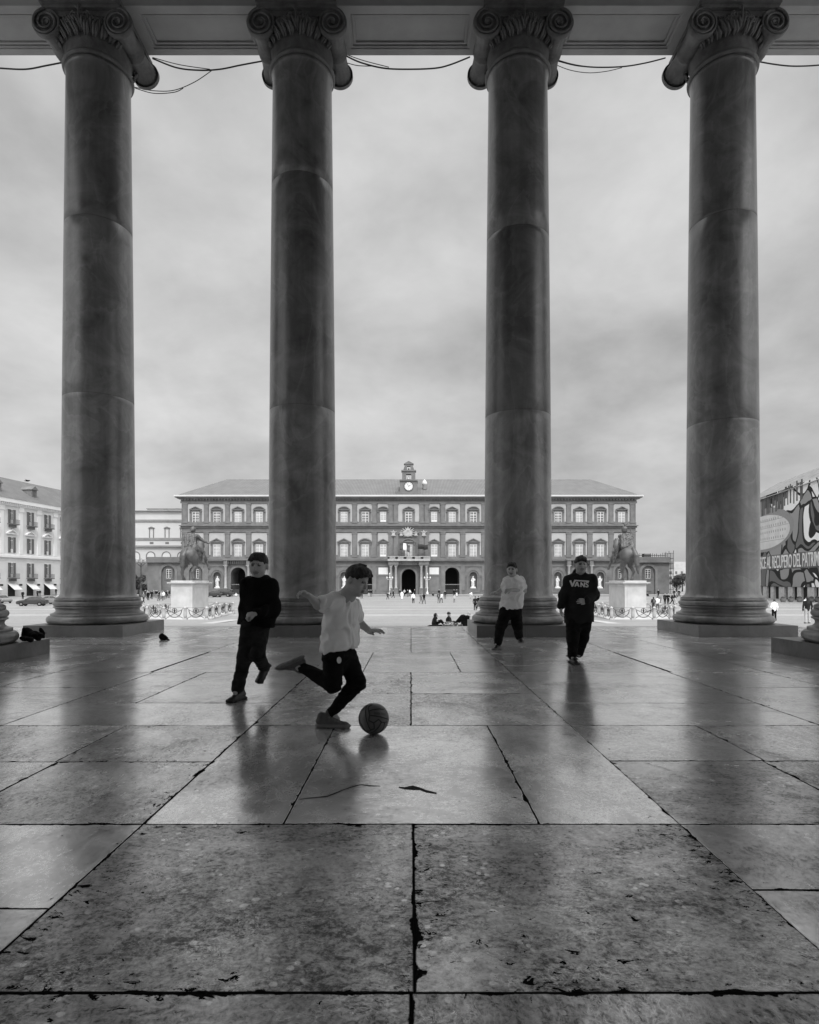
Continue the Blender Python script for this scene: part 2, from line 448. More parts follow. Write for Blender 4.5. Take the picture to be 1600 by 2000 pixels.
slabs = []     # x0, x1, y0, y1, tone, mottle
def row(y0, y1, xs, tones):
    for i in range(len(xs) - 1):
        t = tones[i] if i < len(tones) else (R.uniform(.8, 1.1), R.uniform(.1, .45))
        slabs.append((xs[i], xs[i+1], y0, y1, t[0], t[1]))
D_, L_, Md = (.62, .95), (1.08, .12), (.86, .5)
# centre strip |x| < 1.24, rows as in the photograph
row(-1.4, .4, [-1.24, 0.01, 1.24], [Md, Md])
row(.4, 1.618, [-1.24, 0.0, 1.24], [(.33, .9), (.33, 1.)])
row(1.618, 2.747, [-1.24, 0.01, 1.245], [(.40, .9), (.43, 1.)])
row(2.747, 4.64, [-1.24, -.59, .595, 1.245], [(1.0, .1), (1.06, .22), (1.1, .08)])
row(4.64, 5.96, [-1.24, 0.0, 1.245], [(.70, .9), (.86, .7)])
row(5.96, 7.38, [-1.24, 0.0, 1.24], [(.82, .8), (.95, .5)])
row(7.38, 9.48, [-1.24, -.6, .62, 1.24], [(1.02, .2), (1.08, .1), (.98, .25)])
row(9.48, 12.0, [-1.24, 0.0, 1.24], [(1.0, .2), (.95, .25)])
row(12.0, 14.75, [-1.24, 0.0, 1.24], [(1.12, .05), (1.15, .05)])
for sgn in (-1, 1):
    def srow(y0, y1, xs, tones=()):
        xs2 = [sgn * x for x in xs]
        ts = list(tones)
        while len(ts) < len(xs) - 1: ts.append((R.uniform(.98, 1.18), R.choice([.05, .12, .25, .45])))
        if sgn < 0: xs2 = xs2[::-1]; ts = ts[::-1]
        row(y0, y1, xs2, ts)
    if sgn < 0:
        srow(-1.4, .6, [1.24, 3.2]); srow(.6, 2.036, [1.24, 3.2], [(.88, .12)])
        srow(2.036, 2.747, [1.24, 3.2], [(1.0, .1)])
        srow(2.747, 3.70, [1.24, 2.2, 3.2], [(.60, .85), (.9, .3)])
        srow(3.70, 4.64, [1.24, 2.22, 3.2], [(.72, .8), (.74, .9)])
    else:
        srow(-1.4, .7, [1.24, 3.2]); srow(.7, 2.16, [1.24, 3.2], [(.84, .1)])
        srow(2.16, 2.747, [1.24, 3.2], [(1.0, .08)])
        srow(2.747, 3.72, [1.24, 2.2, 3.2], [(.68, .5), (.7, .8)])
        srow(3.72, 4.64, [1.24, 2.22, 3.2], [(.92, .25), (.85, .45)])
    srow(4.64, 5.5, [1.24, 3.2], [(1.0, .15)])
    srow(5.5, 7.38, [1.24, 2.55, 3.2] if sgn < 0 else [1.24, 3.2], [(1.03, .12), (.92, .3)])
    srow(7.38, 9.48, [1.24, 3.22], [(.95, .35)] if sgn < 0 else [(.78, .6)])
    srow(9.48, 12.0, [1.24, 3.25], [(1.02, .15)] if sgn < 0 else [(.82, .55)])
    srow(12.0, 14.75, [1.24, 3.3], [(1.1, .08)])
    ys = [-1.4, .9, 2.6, 4.64, 6.3, 7.38, 9.48, 10.7, 12.0, 14.75]
    for i in range(len(ys) - 1):
        srow(ys[i], ys[i+1], [3.2 if ys[i+1] < 8 else 3.25 + (.05 if ys[i+1] > 13 else 0), 4.42, 5.05, 7.1] if i % 2 else [3.2 if ys[i+1] < 8 else 3.25 + (.05 if ys[i+1] > 13 else 0), 4.42, 7.1])
    for i in range(0, len(ys) - 1):
        srow(ys[i], ys[i+1], [7.1, 9.0, 11.4])

fm = bpy.data.meshes.new('floor')
fv, ff, uvs, uea, ueb, cols, fmi = [], [], [], [], [], [], []
G = .0030
for (x0, x1, y0, y1, tone, mot) in slabs:
    b0 = len(fv)
    z = [R.uniform(-.0012, .0012) for _ in range(4)]
    fv += [(x0+G, y0+G, z[0]), (x1-G, y0+G, z[1]), (x1-G, y1-G, z[2]), (x0+G, y1-G, z[3])]
    ff.append((b0, b0+1, b0+2, b0+3)); fmi.append(0)
    # skirt
    fv += [(x0+G, y0+G, -.03), (x1-G, y0+G, -.03), (x1-G, y1-G, -.03), (x0+G, y1-G, -.03)]
    for i in range(4):
        j = (i+1) % 4
        ff.append((b0+i, b0+4+i, b0+4+j, b0+j)); fmi.append(1)
    w, h = x1-x0, y1-y0
    ox, oy = R.uniform(0, 60), R.uniform(0, 60)
    rt = R.choice([0, 1])
    q = [(0, 0), (w, 0), (w, h), (0, h)]
    uvs += [((v, u) if rt else (u, v)) for u, v in q]
    uvs[-4:] = [(a+ox, c+oy) for a, c in uvs[-4:]]
    uea += q
    ueb += [(w-u, h-v) for u, v in q]
    cols += [(tone, mot, R.random(), 1)] * 4
    for _ in range(16):
        uvs.append((0, 0)); uea.append((0, 0)); ueb.append((0, 0)); cols.append((0.1, 0, 0, 1))
b0 = len(fv)
fv += [(-11.4, -1.4, -.012), (11.4, -1.4, -.012), (11.4, 14.745, -.012), (-11.4, 14.745, -.012)]
ff.append((b0, b0+1, b0+2, b0+3)); fmi.append(1)
for _ in range(4): uvs.append((0, 0)); uea.append((0, 0)); ueb.append((0, 0)); cols.append((.1, 0, 0, 1))
# long cracks across the slabs: narrow tapering slots of dirt
def crack(pts, w):
    b0 = len(fv); n = len(pts)
    for i, (px, py) in enumerate(pts):
        d = F * EYE / (py - VY); x = (px - VX) / F * d
        ww = w * (.25 + math.sin(math.pi * (i + .3) / (n - .4))) * R.uniform(.6, 1.3)
        fv.append((x, d - ww, .0022)); fv.append((x, d + ww, .0022))
    for i in range(n - 1):
        ff.append((b0+2*i, b0+2*i+2, b0+2*i+3, b0+2*i+1)); fmi.append(1)
        for _ in range(4): uvs.append((0, 0)); uea.append((0, 0)); ueb.append((0, 0)); cols.append((.1, 0, 0, 1))
crack([(585,1562),(600,1560),(622,1558),(640,1556),(655,1550),(672,1543),(690,1537),(705,1533),(722,1535),(743,1536)], .007)
crack([(779,1538),(790,1540),(806,1539),(820,1541),(833,1546),(853,1550)], .022)
crack([(1262,1492),(1285,1497),(1310,1505),(1328,1516),(1345,1520)], .003)
crack([(880,1275),(888,1288),(895,1300),(903,1313)], .012)
fm.from_pydata(fv, [], ff)
for nm, data in (('UVMap', uvs), ('edge_a', uea), ('edge_b', ueb)):
    l = fm.uv_layers.new(name=nm)
    l.data.foreach_set('uv', np.array(data, dtype=np.float32).ravel())
ca = fm.color_attributes.new('slab', 'FLOAT_COLOR', 'CORNER')
ca.data.foreach_set('color', np.array(cols, dtype=np.float32).ravel())
fm.materials.append(M_FLOOR); fm.materials.append(M_GROUT)
fm.polygons.foreach_set('material_index', fmi)
fm.update()
tag(link('floor', fm), kind='structure')

# steps down from the portico, then the piazza, which falls gently away
M_STEP = mat('pale_step_stone', .42, .7, .2, 1.5, bump=.2)
st = MB()
prof = [(14.752, .0)]
z, y = 0.0, 14.752
st.box(-13, 13, 14.752, 15.15, -.16, -.004)
z = -.16; y = 15.15
for i in range(6):
    st.box(-14, 14, y + .002, y + .45, z - .17, z - .002); y += .45; z -= .17
st.build('steps', M_STEP)
tag(bpy.data.objects['steps'], kind='structure')

def ground_mat():
    m, N, L, b = node_mat('piazza_paving')
    tc = N.new('ShaderNodeTexCoord')
    n1 = N.new('ShaderNodeTexNoise'); n1.inputs['Scale'].default_value = .22; n1.inputs['Detail'].default_value = 10
    n2 = N.new('ShaderNodeTexNoise'); n2.inputs['Scale'].default_value = 2.5; n2.inputs['Detail'].default_value = 8
    L.new(tc.outputs['Object'], n1.inputs[0]); L.new(tc.outputs['Object'], n2.inputs[0])
    br = N.new('ShaderNodeTexBrick'); br.inputs['Scale'].default_value = 1.6; br.inputs['Mortar Size'].default_value = .012
    br.inputs['Color1'].default_value = (.25, .25, .25, 1); br.inputs['Color2'].default_value = (.31, .31, .31, 1); br.inputs['Mortar'].default_value = (.15, .15, .15, 1)
    L.new(tc.outputs['Object'], br.inputs[0])
    ad = N.new('ShaderNodeMath'); ad.operation = 'ADD'; L.new(n1.outputs['Fac'], ad.inputs[0]); L.new(n2.outputs['Fac'], ad.inputs[1])
    cr = N.new('ShaderNodeValToRGB'); e = cr.color_ramp.elements
    e[0].position = .35; e[0].color = (.75, .75, .75, 1); e[1].position = 1.0; e[1].color = (1.15, 1.15, 1.15, 1)
    hf = N.new('ShaderNodeMath'); hf.operation = 'MULTIPLY'; hf.inputs[1].default_value = .68
    L.new(ad.outputs[0], hf.inputs[0]); L.new(hf.outputs[0], cr.inputs[0])
    mu = N.new('ShaderNodeMix'); mu.data_type = 'RGBA'; mu.blend_type = 'MULTIPLY'; mu.inputs[0].default_value = 1
    L.new(br.outputs[0], mu.inputs[6]); L.new(cr.outputs[0], mu.inputs[7]); L.new(mu.outputs[2], b.inputs['Base Color'])
    b.inputs['Roughness'].default_value = .55
    return m
M_GND = ground_mat()
GP = [(15.0, -1.16), (30.0, -1.19), (34, -1.32), (44, -1.85), (50, -2.10), (55, -2.30), (75, -2.40), (2500, -2.40)]
def gz(y):
    for (a, za), (b_, zb) in zip(GP, GP[1:]):
        if y <= b_: return za + (zb - za) * max(0, (y - a)) / (b_ - a)
    return -2.4
g = MB()
xs = [-2000, -60, 0, 60, 2000]
for (a, za), (b_, zb) in zip(GP, GP[1:]):
    for i in range(4):
        g.quad((xs[i], a, za), (xs[i+1], a, za), (xs[i+1], b_, zb), (xs[i], b_, zb))
g.quad((-2000, -300, -1.16), (2000, -300, -1.16), (2000, 15, -1.16), (-2000, 15, -1.16))
tag(g.build('ground', M_GND), kind='structure')
# pale travertine bands laid across the piazza
M_BAND = mat('pale_paving_band', .42, .6, .15, 1.0)
bd = MB()
for y, w, x0, x1 in [(61.5, 1.6, -60, 60), (76, 1.1, -75, 75), (84.5, .9, -75, 75), (95, .8, -80, 80), (104, .5, -80, 80), (112, .9, -80, 80), (124, .7, -80, 80), (137, 1.3, -85, 85), (69, .4, -60, 60), (90, .35, -75, 75)]:
    z0, z1 = gz(y) + .006, gz(y + w) + .006
    bd.quad((x0, y, z0), (x1, y, z0), (x1, y + w, z1), (x0, y + w, z1))
for sgn in (-1, 1):     # slanting band in front of each statue
    a = [(11.6*sgn, 30.2), (12.5*sgn, 30.2), (16.0*sgn, 53), (15.0*sgn, 53)]
    vs = [(x, y, gz(y) + .008) for x, y in a]
    bd.add(vs, [(0, 1, 2, 3) if sgn > 0 else (3, 2, 1, 0)])
tag(bd.build('paving_bands', M_BAND), kind='structure')
M_ROAD = mat('road_stone', .17, .7, .18, .6, detail=9)
rd = MB(); rd.quad((-140, 147, -2.393), (140, 147, -2.393), (140, 160.0, -2.393), (-140, 160.0, -2.393))
tag(rd.build('road', M_ROAD), kind='structure')
kb = MB(); kb.box(-140, 140, 160.0, 163.2, -2.45, -2.27)
tag(kb.build('pavement', M_STEP), kind='structure')

# ---------------------------------------------------------------- columns
DRUMS = {11: ([5.1, 8.84], [1.15, 1.05, .75]), 5: ([4.85, 9.75], [1.1, .80, .92]), 31: ([4.74, 8.62], [1.2, .72, .98]), 44: ([4.56, 8.94], [1.15, .92, .78])}
def shaft_mesh(seed):
    rr = random.Random(seed)
    seg = 72
    cuts, tones = DRUMS.get(seed, ([4.9, 8.7], [1.05, .9, .85]))
    prof = [(.84, .775), (.80, .80), (.762, .835), (.742, .88), (.733, .96)]
    zs = [1.5 + i * .5 for i in range(22)]
    allz = sorted(zs + [c - .006 for c in cuts] + [c for c in cuts] + [c + .006 for c in cuts])
    def rad(z):
        t = max(0, (z - 1.0) / 11.2)
        return .733 - .093 * (t ** 1.35)
    for z in allz:
        if z > 12.1: continue
        rd_ = rad(z) - (.007 if z in cuts else 0)
        prof.append((rd_, z))
    prof += [(rad(12.1), 12.1), (.648, 12.16), (.67, 12.20)]
    mb = MB(); mb.lathe(prof, seg=seg)
    me = mb.mesh('shaft', M_COL)
    ca = me.color_attributes.new('tone', 'FLOAT_COLOR', 'POINT')
    cc = np.ones((len(me.vertices), 4), dtype=np.float32)
    for i, v in enumerate(me.vertices):
        k = sum(1 for c in cuts if v.co.z > c + .001)
        t = tones[k] * (.25 if any(abs(v.co.z - c) < .001 for c in cuts) else 1)
        cc[i, :3] = t
    ca.data.foreach_set('color', cc.ravel())
    return me

def tone_attr(me, t=1.0):
    ca = me.color_attributes.new('tone', 'FLOAT_COLOR', 'POINT')
    ca.data.foreach_set('color', np.full((len(me.vertices), 4), t, dtype=np.float32).ravel())

def arc(cx, cz, r, a0, a1, n):
    return [(cx + r * math.cos(math.radians(a0 + (a1-a0)*i/n)), cz + r * math.sin(math.radians(a0 + (a1-a0)*i/n))) for i in range(n+1)]

def base_mesh():
    prof = [(.93, .236)] + arc(.925, .322, .082, -90, 90, 12) + [(.93, .412), (.93, .445), (.90, .452)]
    prof += [(.865, .465), (.835, .49), (.825, .52), (.835, .55), (.858, .572), (.875, .578), (.875, .598)]
    prof += arc(.825, .660, .060, -85, 90, 10) + [(.845, .722), (.845, .772), (.80, .776)]
    mb = MB(); mb.lathe(prof, seg=72)
    me = mb.mesh('base', M_COL); tone_attr(me, .85)
    return me

def spiral_pts(cx, cz, r0, turns, sgn, n=70, shrink=.84):
    out = []
    for i in range(n + 1):
        t = i / n
        a = math.radians(90) + sgn * t * turns * 2 * math.pi
        r = r0 * (1 - t * shrink)
        out.append((cx + r * math.cos(a), cz + r * math.sin(a)))
    return out

VZ, VR, VDX, VDY = 12.84, .295, .755, .70
def volute_mesh(sx, sy):
    """one scroll disc: a drum with a raised spiral rib and eye on its outer face"""
    mb = MB()
    seg = 40
    ys = VDY * sy
    th = .10 * -sy
    outer = [(VR * math.cos(2*math.pi*k/seg), VR * math.sin(2*math.pi*k/seg)) for k in range(seg)]
    rings = [(1.0, th), (1.0, .015 * -sy), (.955, 0), (.86, 0), (.84, .03 * -sy), (0.25, .028 * -sy), (.2, 0.0)]
    vs, fs = [], []
    for f_, yo in rings:
        for x, z in outer: vs.append((VDX*sx + x*f_, ys + yo, VZ + z*f_))
    for i in range(len(rings) - 1):
        for k in range(seg):
            k2 = (k+1) % seg
            q = (i*seg+k, i*seg+k2, (i+1)*seg+k2, (i+1)*seg+k)
            fs.append(q if sy > 0 else q[::-1])
    fs.append(tuple((len(rings)-1)*seg + k for k in range(seg)))
    mb.add(vs, fs, 0, True)
    sp = spiral_pts(VDX*sx, VZ, VR*.93, 2.35, -sx)
    mb.tube([(x, ys + sy*.004, z) for x, z in sp], [.030 - .016 * i/len(sp) for i in range(len(sp))], seg=6)
    return mb.mesh('volute', M_CAP)

def bolster_mesh(sx):
    """fluted scroll side, waisted, with a girdle of three rings"""
    mb = MB(); seg = 40; n = 34
    vs, fs = [], []
    for i in range(n + 1):
        t = -1 + 2*i/n
        y = t * (VDY - .03)
        r = VR * (.66 + .30 * abs(t)**2.2)
        if abs(t) < .2: r = VR * (.70 + .05 * math.cos(t/.2*3*math.pi))
        for k in range(seg):
            a = 2*math.pi*k/seg
            fl = 0 if abs(t) < .22 else .022 * abs(math.cos(a*8)) * min(1, (abs(t)-.2)*4)
            rr = r * 1 - fl
            vs.append((VDX*sx + rr*math.cos(a), y, VZ + rr*math.sin(a)))
    for i in range(n):
        for k in range(seg):
            k2 = (k+1) % seg
            fs.append((i*seg+k, (i+1)*seg+k, (i+1)*seg+k2, i*seg+k2))
    mb.add(vs, fs, 0, True)
    return mb.mesh('bolster', M_CAP)

def capital_mesh():
    mb = MB()
    prof = [(.64, 12.22)] + arc(.665, 12.27, .05, -90, 90, 8) + [(.655, 12.32), (.66, 12.36), (.655, 12.55), (.68, 12.66), (.74, 12.80), (.78, 12.90), (.74, 12.98), (.6, 13.0)]
    mb.lathe(prof, seg=64)
    # echinus block and scroll band between the volutes
    mb.box(-.76, .76, -.66, .66, 12.98, 13.10)
    mb.box(-.80, .80, -.74, .74, 13.10, 13.17)
    mb.box(-.84, .84, -.79, .79, 13.17, 13.272)
    return mb.mesh('capital', M_CAP)

def ornament_mesh(sy):
    """acanthus scrolls and leaves carved between the two volutes of one face, egg band round the neck"""
    mb = MB(); rr = random.Random(3)
    def onring(a, rad, z): return (rad*math.sin(a), sy*rad*math.cos(a), z)
    # two facing scrolls and a centre stem
    for sx in (-1, 1):
        for (cx, cz, r0, tn) in ((.13, 12.93, .085, 1.4), (.27, 12.86, .07, 1.3), (.39, 12.92, .06, 1.2)):
            sp = spiral_pts(cx*sx, cz, r0, tn, -sx if r0 != .07 else sx, n=26, shrink=.8)
            mb.tube([(x, sy*(math.sqrt(max(.02, .74**2 - x*x)) + .03), z) for x, z in sp], .016, seg=5)
        for k in range(16):
            a = sx * (k + .5) / 16 * 1.15
            z = 12.66 + .05*math.cos(k*2.1)
            p = onring(a, .735, z)
            mb.tube([onring(a, .70, z - .07), onring(a + .02, .75, z), onring(a + .03*sx, .80, z + .10), onring(a + .06*sx, .84, z + .15)], [.012, .034, .028, .008], seg=5)
            p = onring(a + .03, .73, z + .12 + rr.uniform(0, .1))
            mb.tube([p, (p[0] + .05*rr.uniform(-1, 1), p[1] + sy*.05, p[2] + .05)], [.034, .018], seg=5)
    mb.tube([(0, sy*.72, 12.66), (0, sy*.78, 12.80), (0, sy*.80, 12.93), (0, sy*.80, 13.08)], [.02, .035, .022, .03], seg=6)
    for k in (-2, -1, 0, 1, 2):
        mb.tube([(0, sy*.79, 12.99), (k*.035, sy*.81, 13.10 - abs(k)*.02)], [.018, .012], seg=5)
    return mb.mesh('ornament', M_CAP)

def plinth_mesh():
    mb = MB(); mb.box(-1.015, -.0015, -1.015, 1.015, 0.002, .2335); mb.box(.0015, 1.015, -1.015, 1.015, 0.002, .2335)
    return mb.mesh('plinth', M_PLINTH)

BASE_ME = base_mesh(); CAP_ME = capital_mesh(); PL_ME = plinth_mesh()
VOL = {(sx, sy): volute_mesh(sx, sy) for sx in (-1, 1) for sy in (-1, 1)}
BOL = {sx: bolster_mesh(sx) for sx in (-1, 1)}
ORN = {sy: ornament_mesh(sy) for sy in (-1, 1)}
COLS = [(-6.89, 13.11, 11, 'tall grey marble column left of the boy in the black hoodie, first whole column from the left'),
        (-2.396, 13.11, 5, 'tall grey marble column behind the boy in the black hoodie, second whole column from the left'),
        (2.355, 13.11, 31, 'tall grey marble column behind the standing boy in the white shirt, third whole column from the left'),
        (6.87, 13.11, 44, 'tall grey marble column right of the boy in the dark sweatshirt, fourth whole column from the left'),
        (-6.70, 8.33, 9, 'near column at the left picture edge, only its base and plinth in view, jacket heap on the plinth'),
        (6.82, 8.56, 23, 'near column at the right picture edge, only its base and plinth in view')]
for x, y, seed, lab in COLS:
    t = thing('marble_column', lab, 'column', (x, y, 0), 0, 'ionic columns of the portico')
    link('plinth', PL_ME, t); link('base', BASE_ME, t); link('shaft', shaft_mesh(seed), t)
    c = link('capital', CAP_ME, t)
    for k in VOL: link('volute', VOL[k], c)
    for k in BOL: link('bolster', BOL[k], c)
    for k in ORN: link('ornament', ORN[k], c)

# ---------------------------------------------------------------- entablature, ceiling and rear wall of the portico, added side walls
por = thing('church_portico', 'stone entablature with panelled underside and dark ceiling carried by the columns', 'portico')
ar = MB()
ZS, Y0, Y1 = 13.274, 12.52, 13.70
xsC = [-11.4, -6.89, -2.396, 2.355, 6.87, 11.4]
ar.box(-14, 14, Y0, Y1, ZS + .20, 16.5)
# soffit built round recessed panels
ar.box(-14, 14, Y0, Y0 + .16, ZS, ZS + .198); ar.box(-14, 14, Y1 - .16, Y1, ZS, ZS + .198)
for i in range(5):
    xa, xb = xsC[i], xsC[i+1]
    pa, pb = xa + 1.03, xb - 1.03
    ya, yb = Y0 + .20, Y1 - .20
    if i == 0: ar.box(-14, xa, Y0 + .162, Y1 - .162, ZS, ZS + .198)
    if i == 4: ar.box(xb, 14, Y0 + .162, Y1 - .162, ZS, ZS + .198)
    ar.box(xa, pa, Y0 + .162, Y1 - .162, ZS, ZS + .198); ar.box(pb, xb, Y0 + .162, Y1 - .162, ZS, ZS + .198)
    def frame_(o, w, z0):
        ar.box(pa + o, pb - o, ya - .04 + o, ya - .04 + o + w, z0, ZS + .198); ar.box(pa + o, pb - o, yb + .04 - o - w, yb + .04 - o, z0, ZS + .198)
        ar.box(pa + o, pa + o + w, ya - .04 + o + w, yb + .04 - o - w, z0, ZS + .198); ar.box(pb - o - w, pb - o, ya - .04 + o + w, yb + .04 - o - w, z0, ZS + .198)
    frame_(.0, .05, ZS + .02); frame_(.05, .035, ZS + .055); frame_(.085, .04, ZS + .035); frame_(.125, .03, ZS + .075)
    ar.box(pa + .155, pb - .155, ya + .115, yb - .115, ZS + .06, ZS + .198)
ar.build('architrave', M_SOFFIT, por)
ce = MB()
ce.box(-14, 14, -6, Y0 - .01, 15.3, 16.4)
for x in xsC[1:-1] : ce.box(x - .62, x + .62, -5.5, Y0 - .004, 13.5, 15.298)
ce.build('ceiling', M_INNER, por)
wa = MB()
wa.box(-14, 14, -6.5, -6.0, -1.2, 16.4)
wa.box(-14, -12.2, -5.99, 3.0, -1.2, 15.29); wa.box(12.2, 14, -5.99, 3.0, -1.2, 15.29)  # unseen side walls, added to partly close the open sides and dim the portico
wa.build('wall', M_BACK, por)
fl = MB(); fl.box(-11.41, 11.41, -5.99, -1.41, -.1, -.001); fl.box(-13.9, -11.42, -5.99, 14.7, -.1, -.001); fl.box(11.42, 13.9, -5.99, 14.7, -.1, -.001)
fl.build('rear_paving', mat('rear_paving', .3, .4, .3, 3), por)
co = MB(); co.box(-15, 15, 13.72, 14.3, 15.5, 16.9); co.box(-15.4, 15.4, 13.4, 14.9, 16.92, 17.3)
co.prism([(-15.4, 17.32), (15.4, 17.32), (0, 21.5)], 8, 14.7)
co.build('pediment', M_SOFFIT, por)

# ---------------------------------------------------------------- cables slung between the capitals
def cable(pts, sag_r, lab, twin=None):
    mb = MB()
    mb.tube(pts, sag_r, seg=6)
    if twin:
        for tw in twin: mb.tube(tw, sag_r * .55, seg=5)
    o = mb.build('cable', M_CABLE)
    tag(o, lab, 'cable', 'cables strung between the column capitals')
def cat_px(pts, d=13.9, n=8):
    """smooth curve through a few pixel positions"""
    P3 = [P(x, y, d) for x, y in pts]; out = []
    m = len(P3)
    for i in range(m - 1):
        p0, p1, p2, p3 = P3[max(i-1, 0)], P3[i], P3[i+1], P3[min(i+2, m-1)]
        for k in range(n):
            t = k/n
            out.append(.5*((2*p1) + (p2-p0)*t + (2*p0-5*p1+4*p2-p3)*t*t + (3*p1-p0-3*p2+p3)*t**3))
    out.append(P3[-1]); return out
cable(cat_px([(-60, 128), (0, 133), (50, 135), (90, 128), (126, 121)]), .017, 'thick black cable left of the first whole column')
cable(cat_px([(298, 114), (345, 132), (390, 137), (430, 135), (470, 127), (513, 119)]), .016, 'black cable with a second drooping loop between first and second columns',
      [cat_px([(298, 112), (350, 126), (410, 135)]), cat_px([(262, 170), (300, 177), (340, 176), (380, 160), (413, 138)]), cat_px([(264, 172), (300, 182), (340, 180), (358, 172)])])
cable(cat_px([(676, 109), (705, 122), (750, 133), (800, 135), (850, 133), (880, 126), (918, 111)]), .016, 'black cable between the two middle columns',
      [cat_px([(676, 106), (710, 118), (760, 131)]), cat_px([(676, 122), (700, 128), (735, 129)])])
cable(cat_px([(1085, 116), (1120, 126), (1160, 131), (1215, 130), (1260, 123), (1300, 113)]), .014, 'thin black cables between third and fourth columns',
      [cat_px([(1085, 126), (1115, 137), (1150, 142), (1185, 139), (1215, 132)]), cat_px([(1088, 119), (1130, 129), (1180, 132)])])
cable(cat_px([(1472, 118), (1510, 125), (1550, 129), (1600, 127), (1650, 120)]), .015, 'black cable right of the fourth whole column')
# ---------------------------------------------------------------- signed-distance modelling (smooth continuous bodies)
def V3(p): return np.array(p, dtype=np.float64)
def unit(v):
    v = V3(v); n = np.linalg.norm(v); return v / n if n > 1e-9 else v

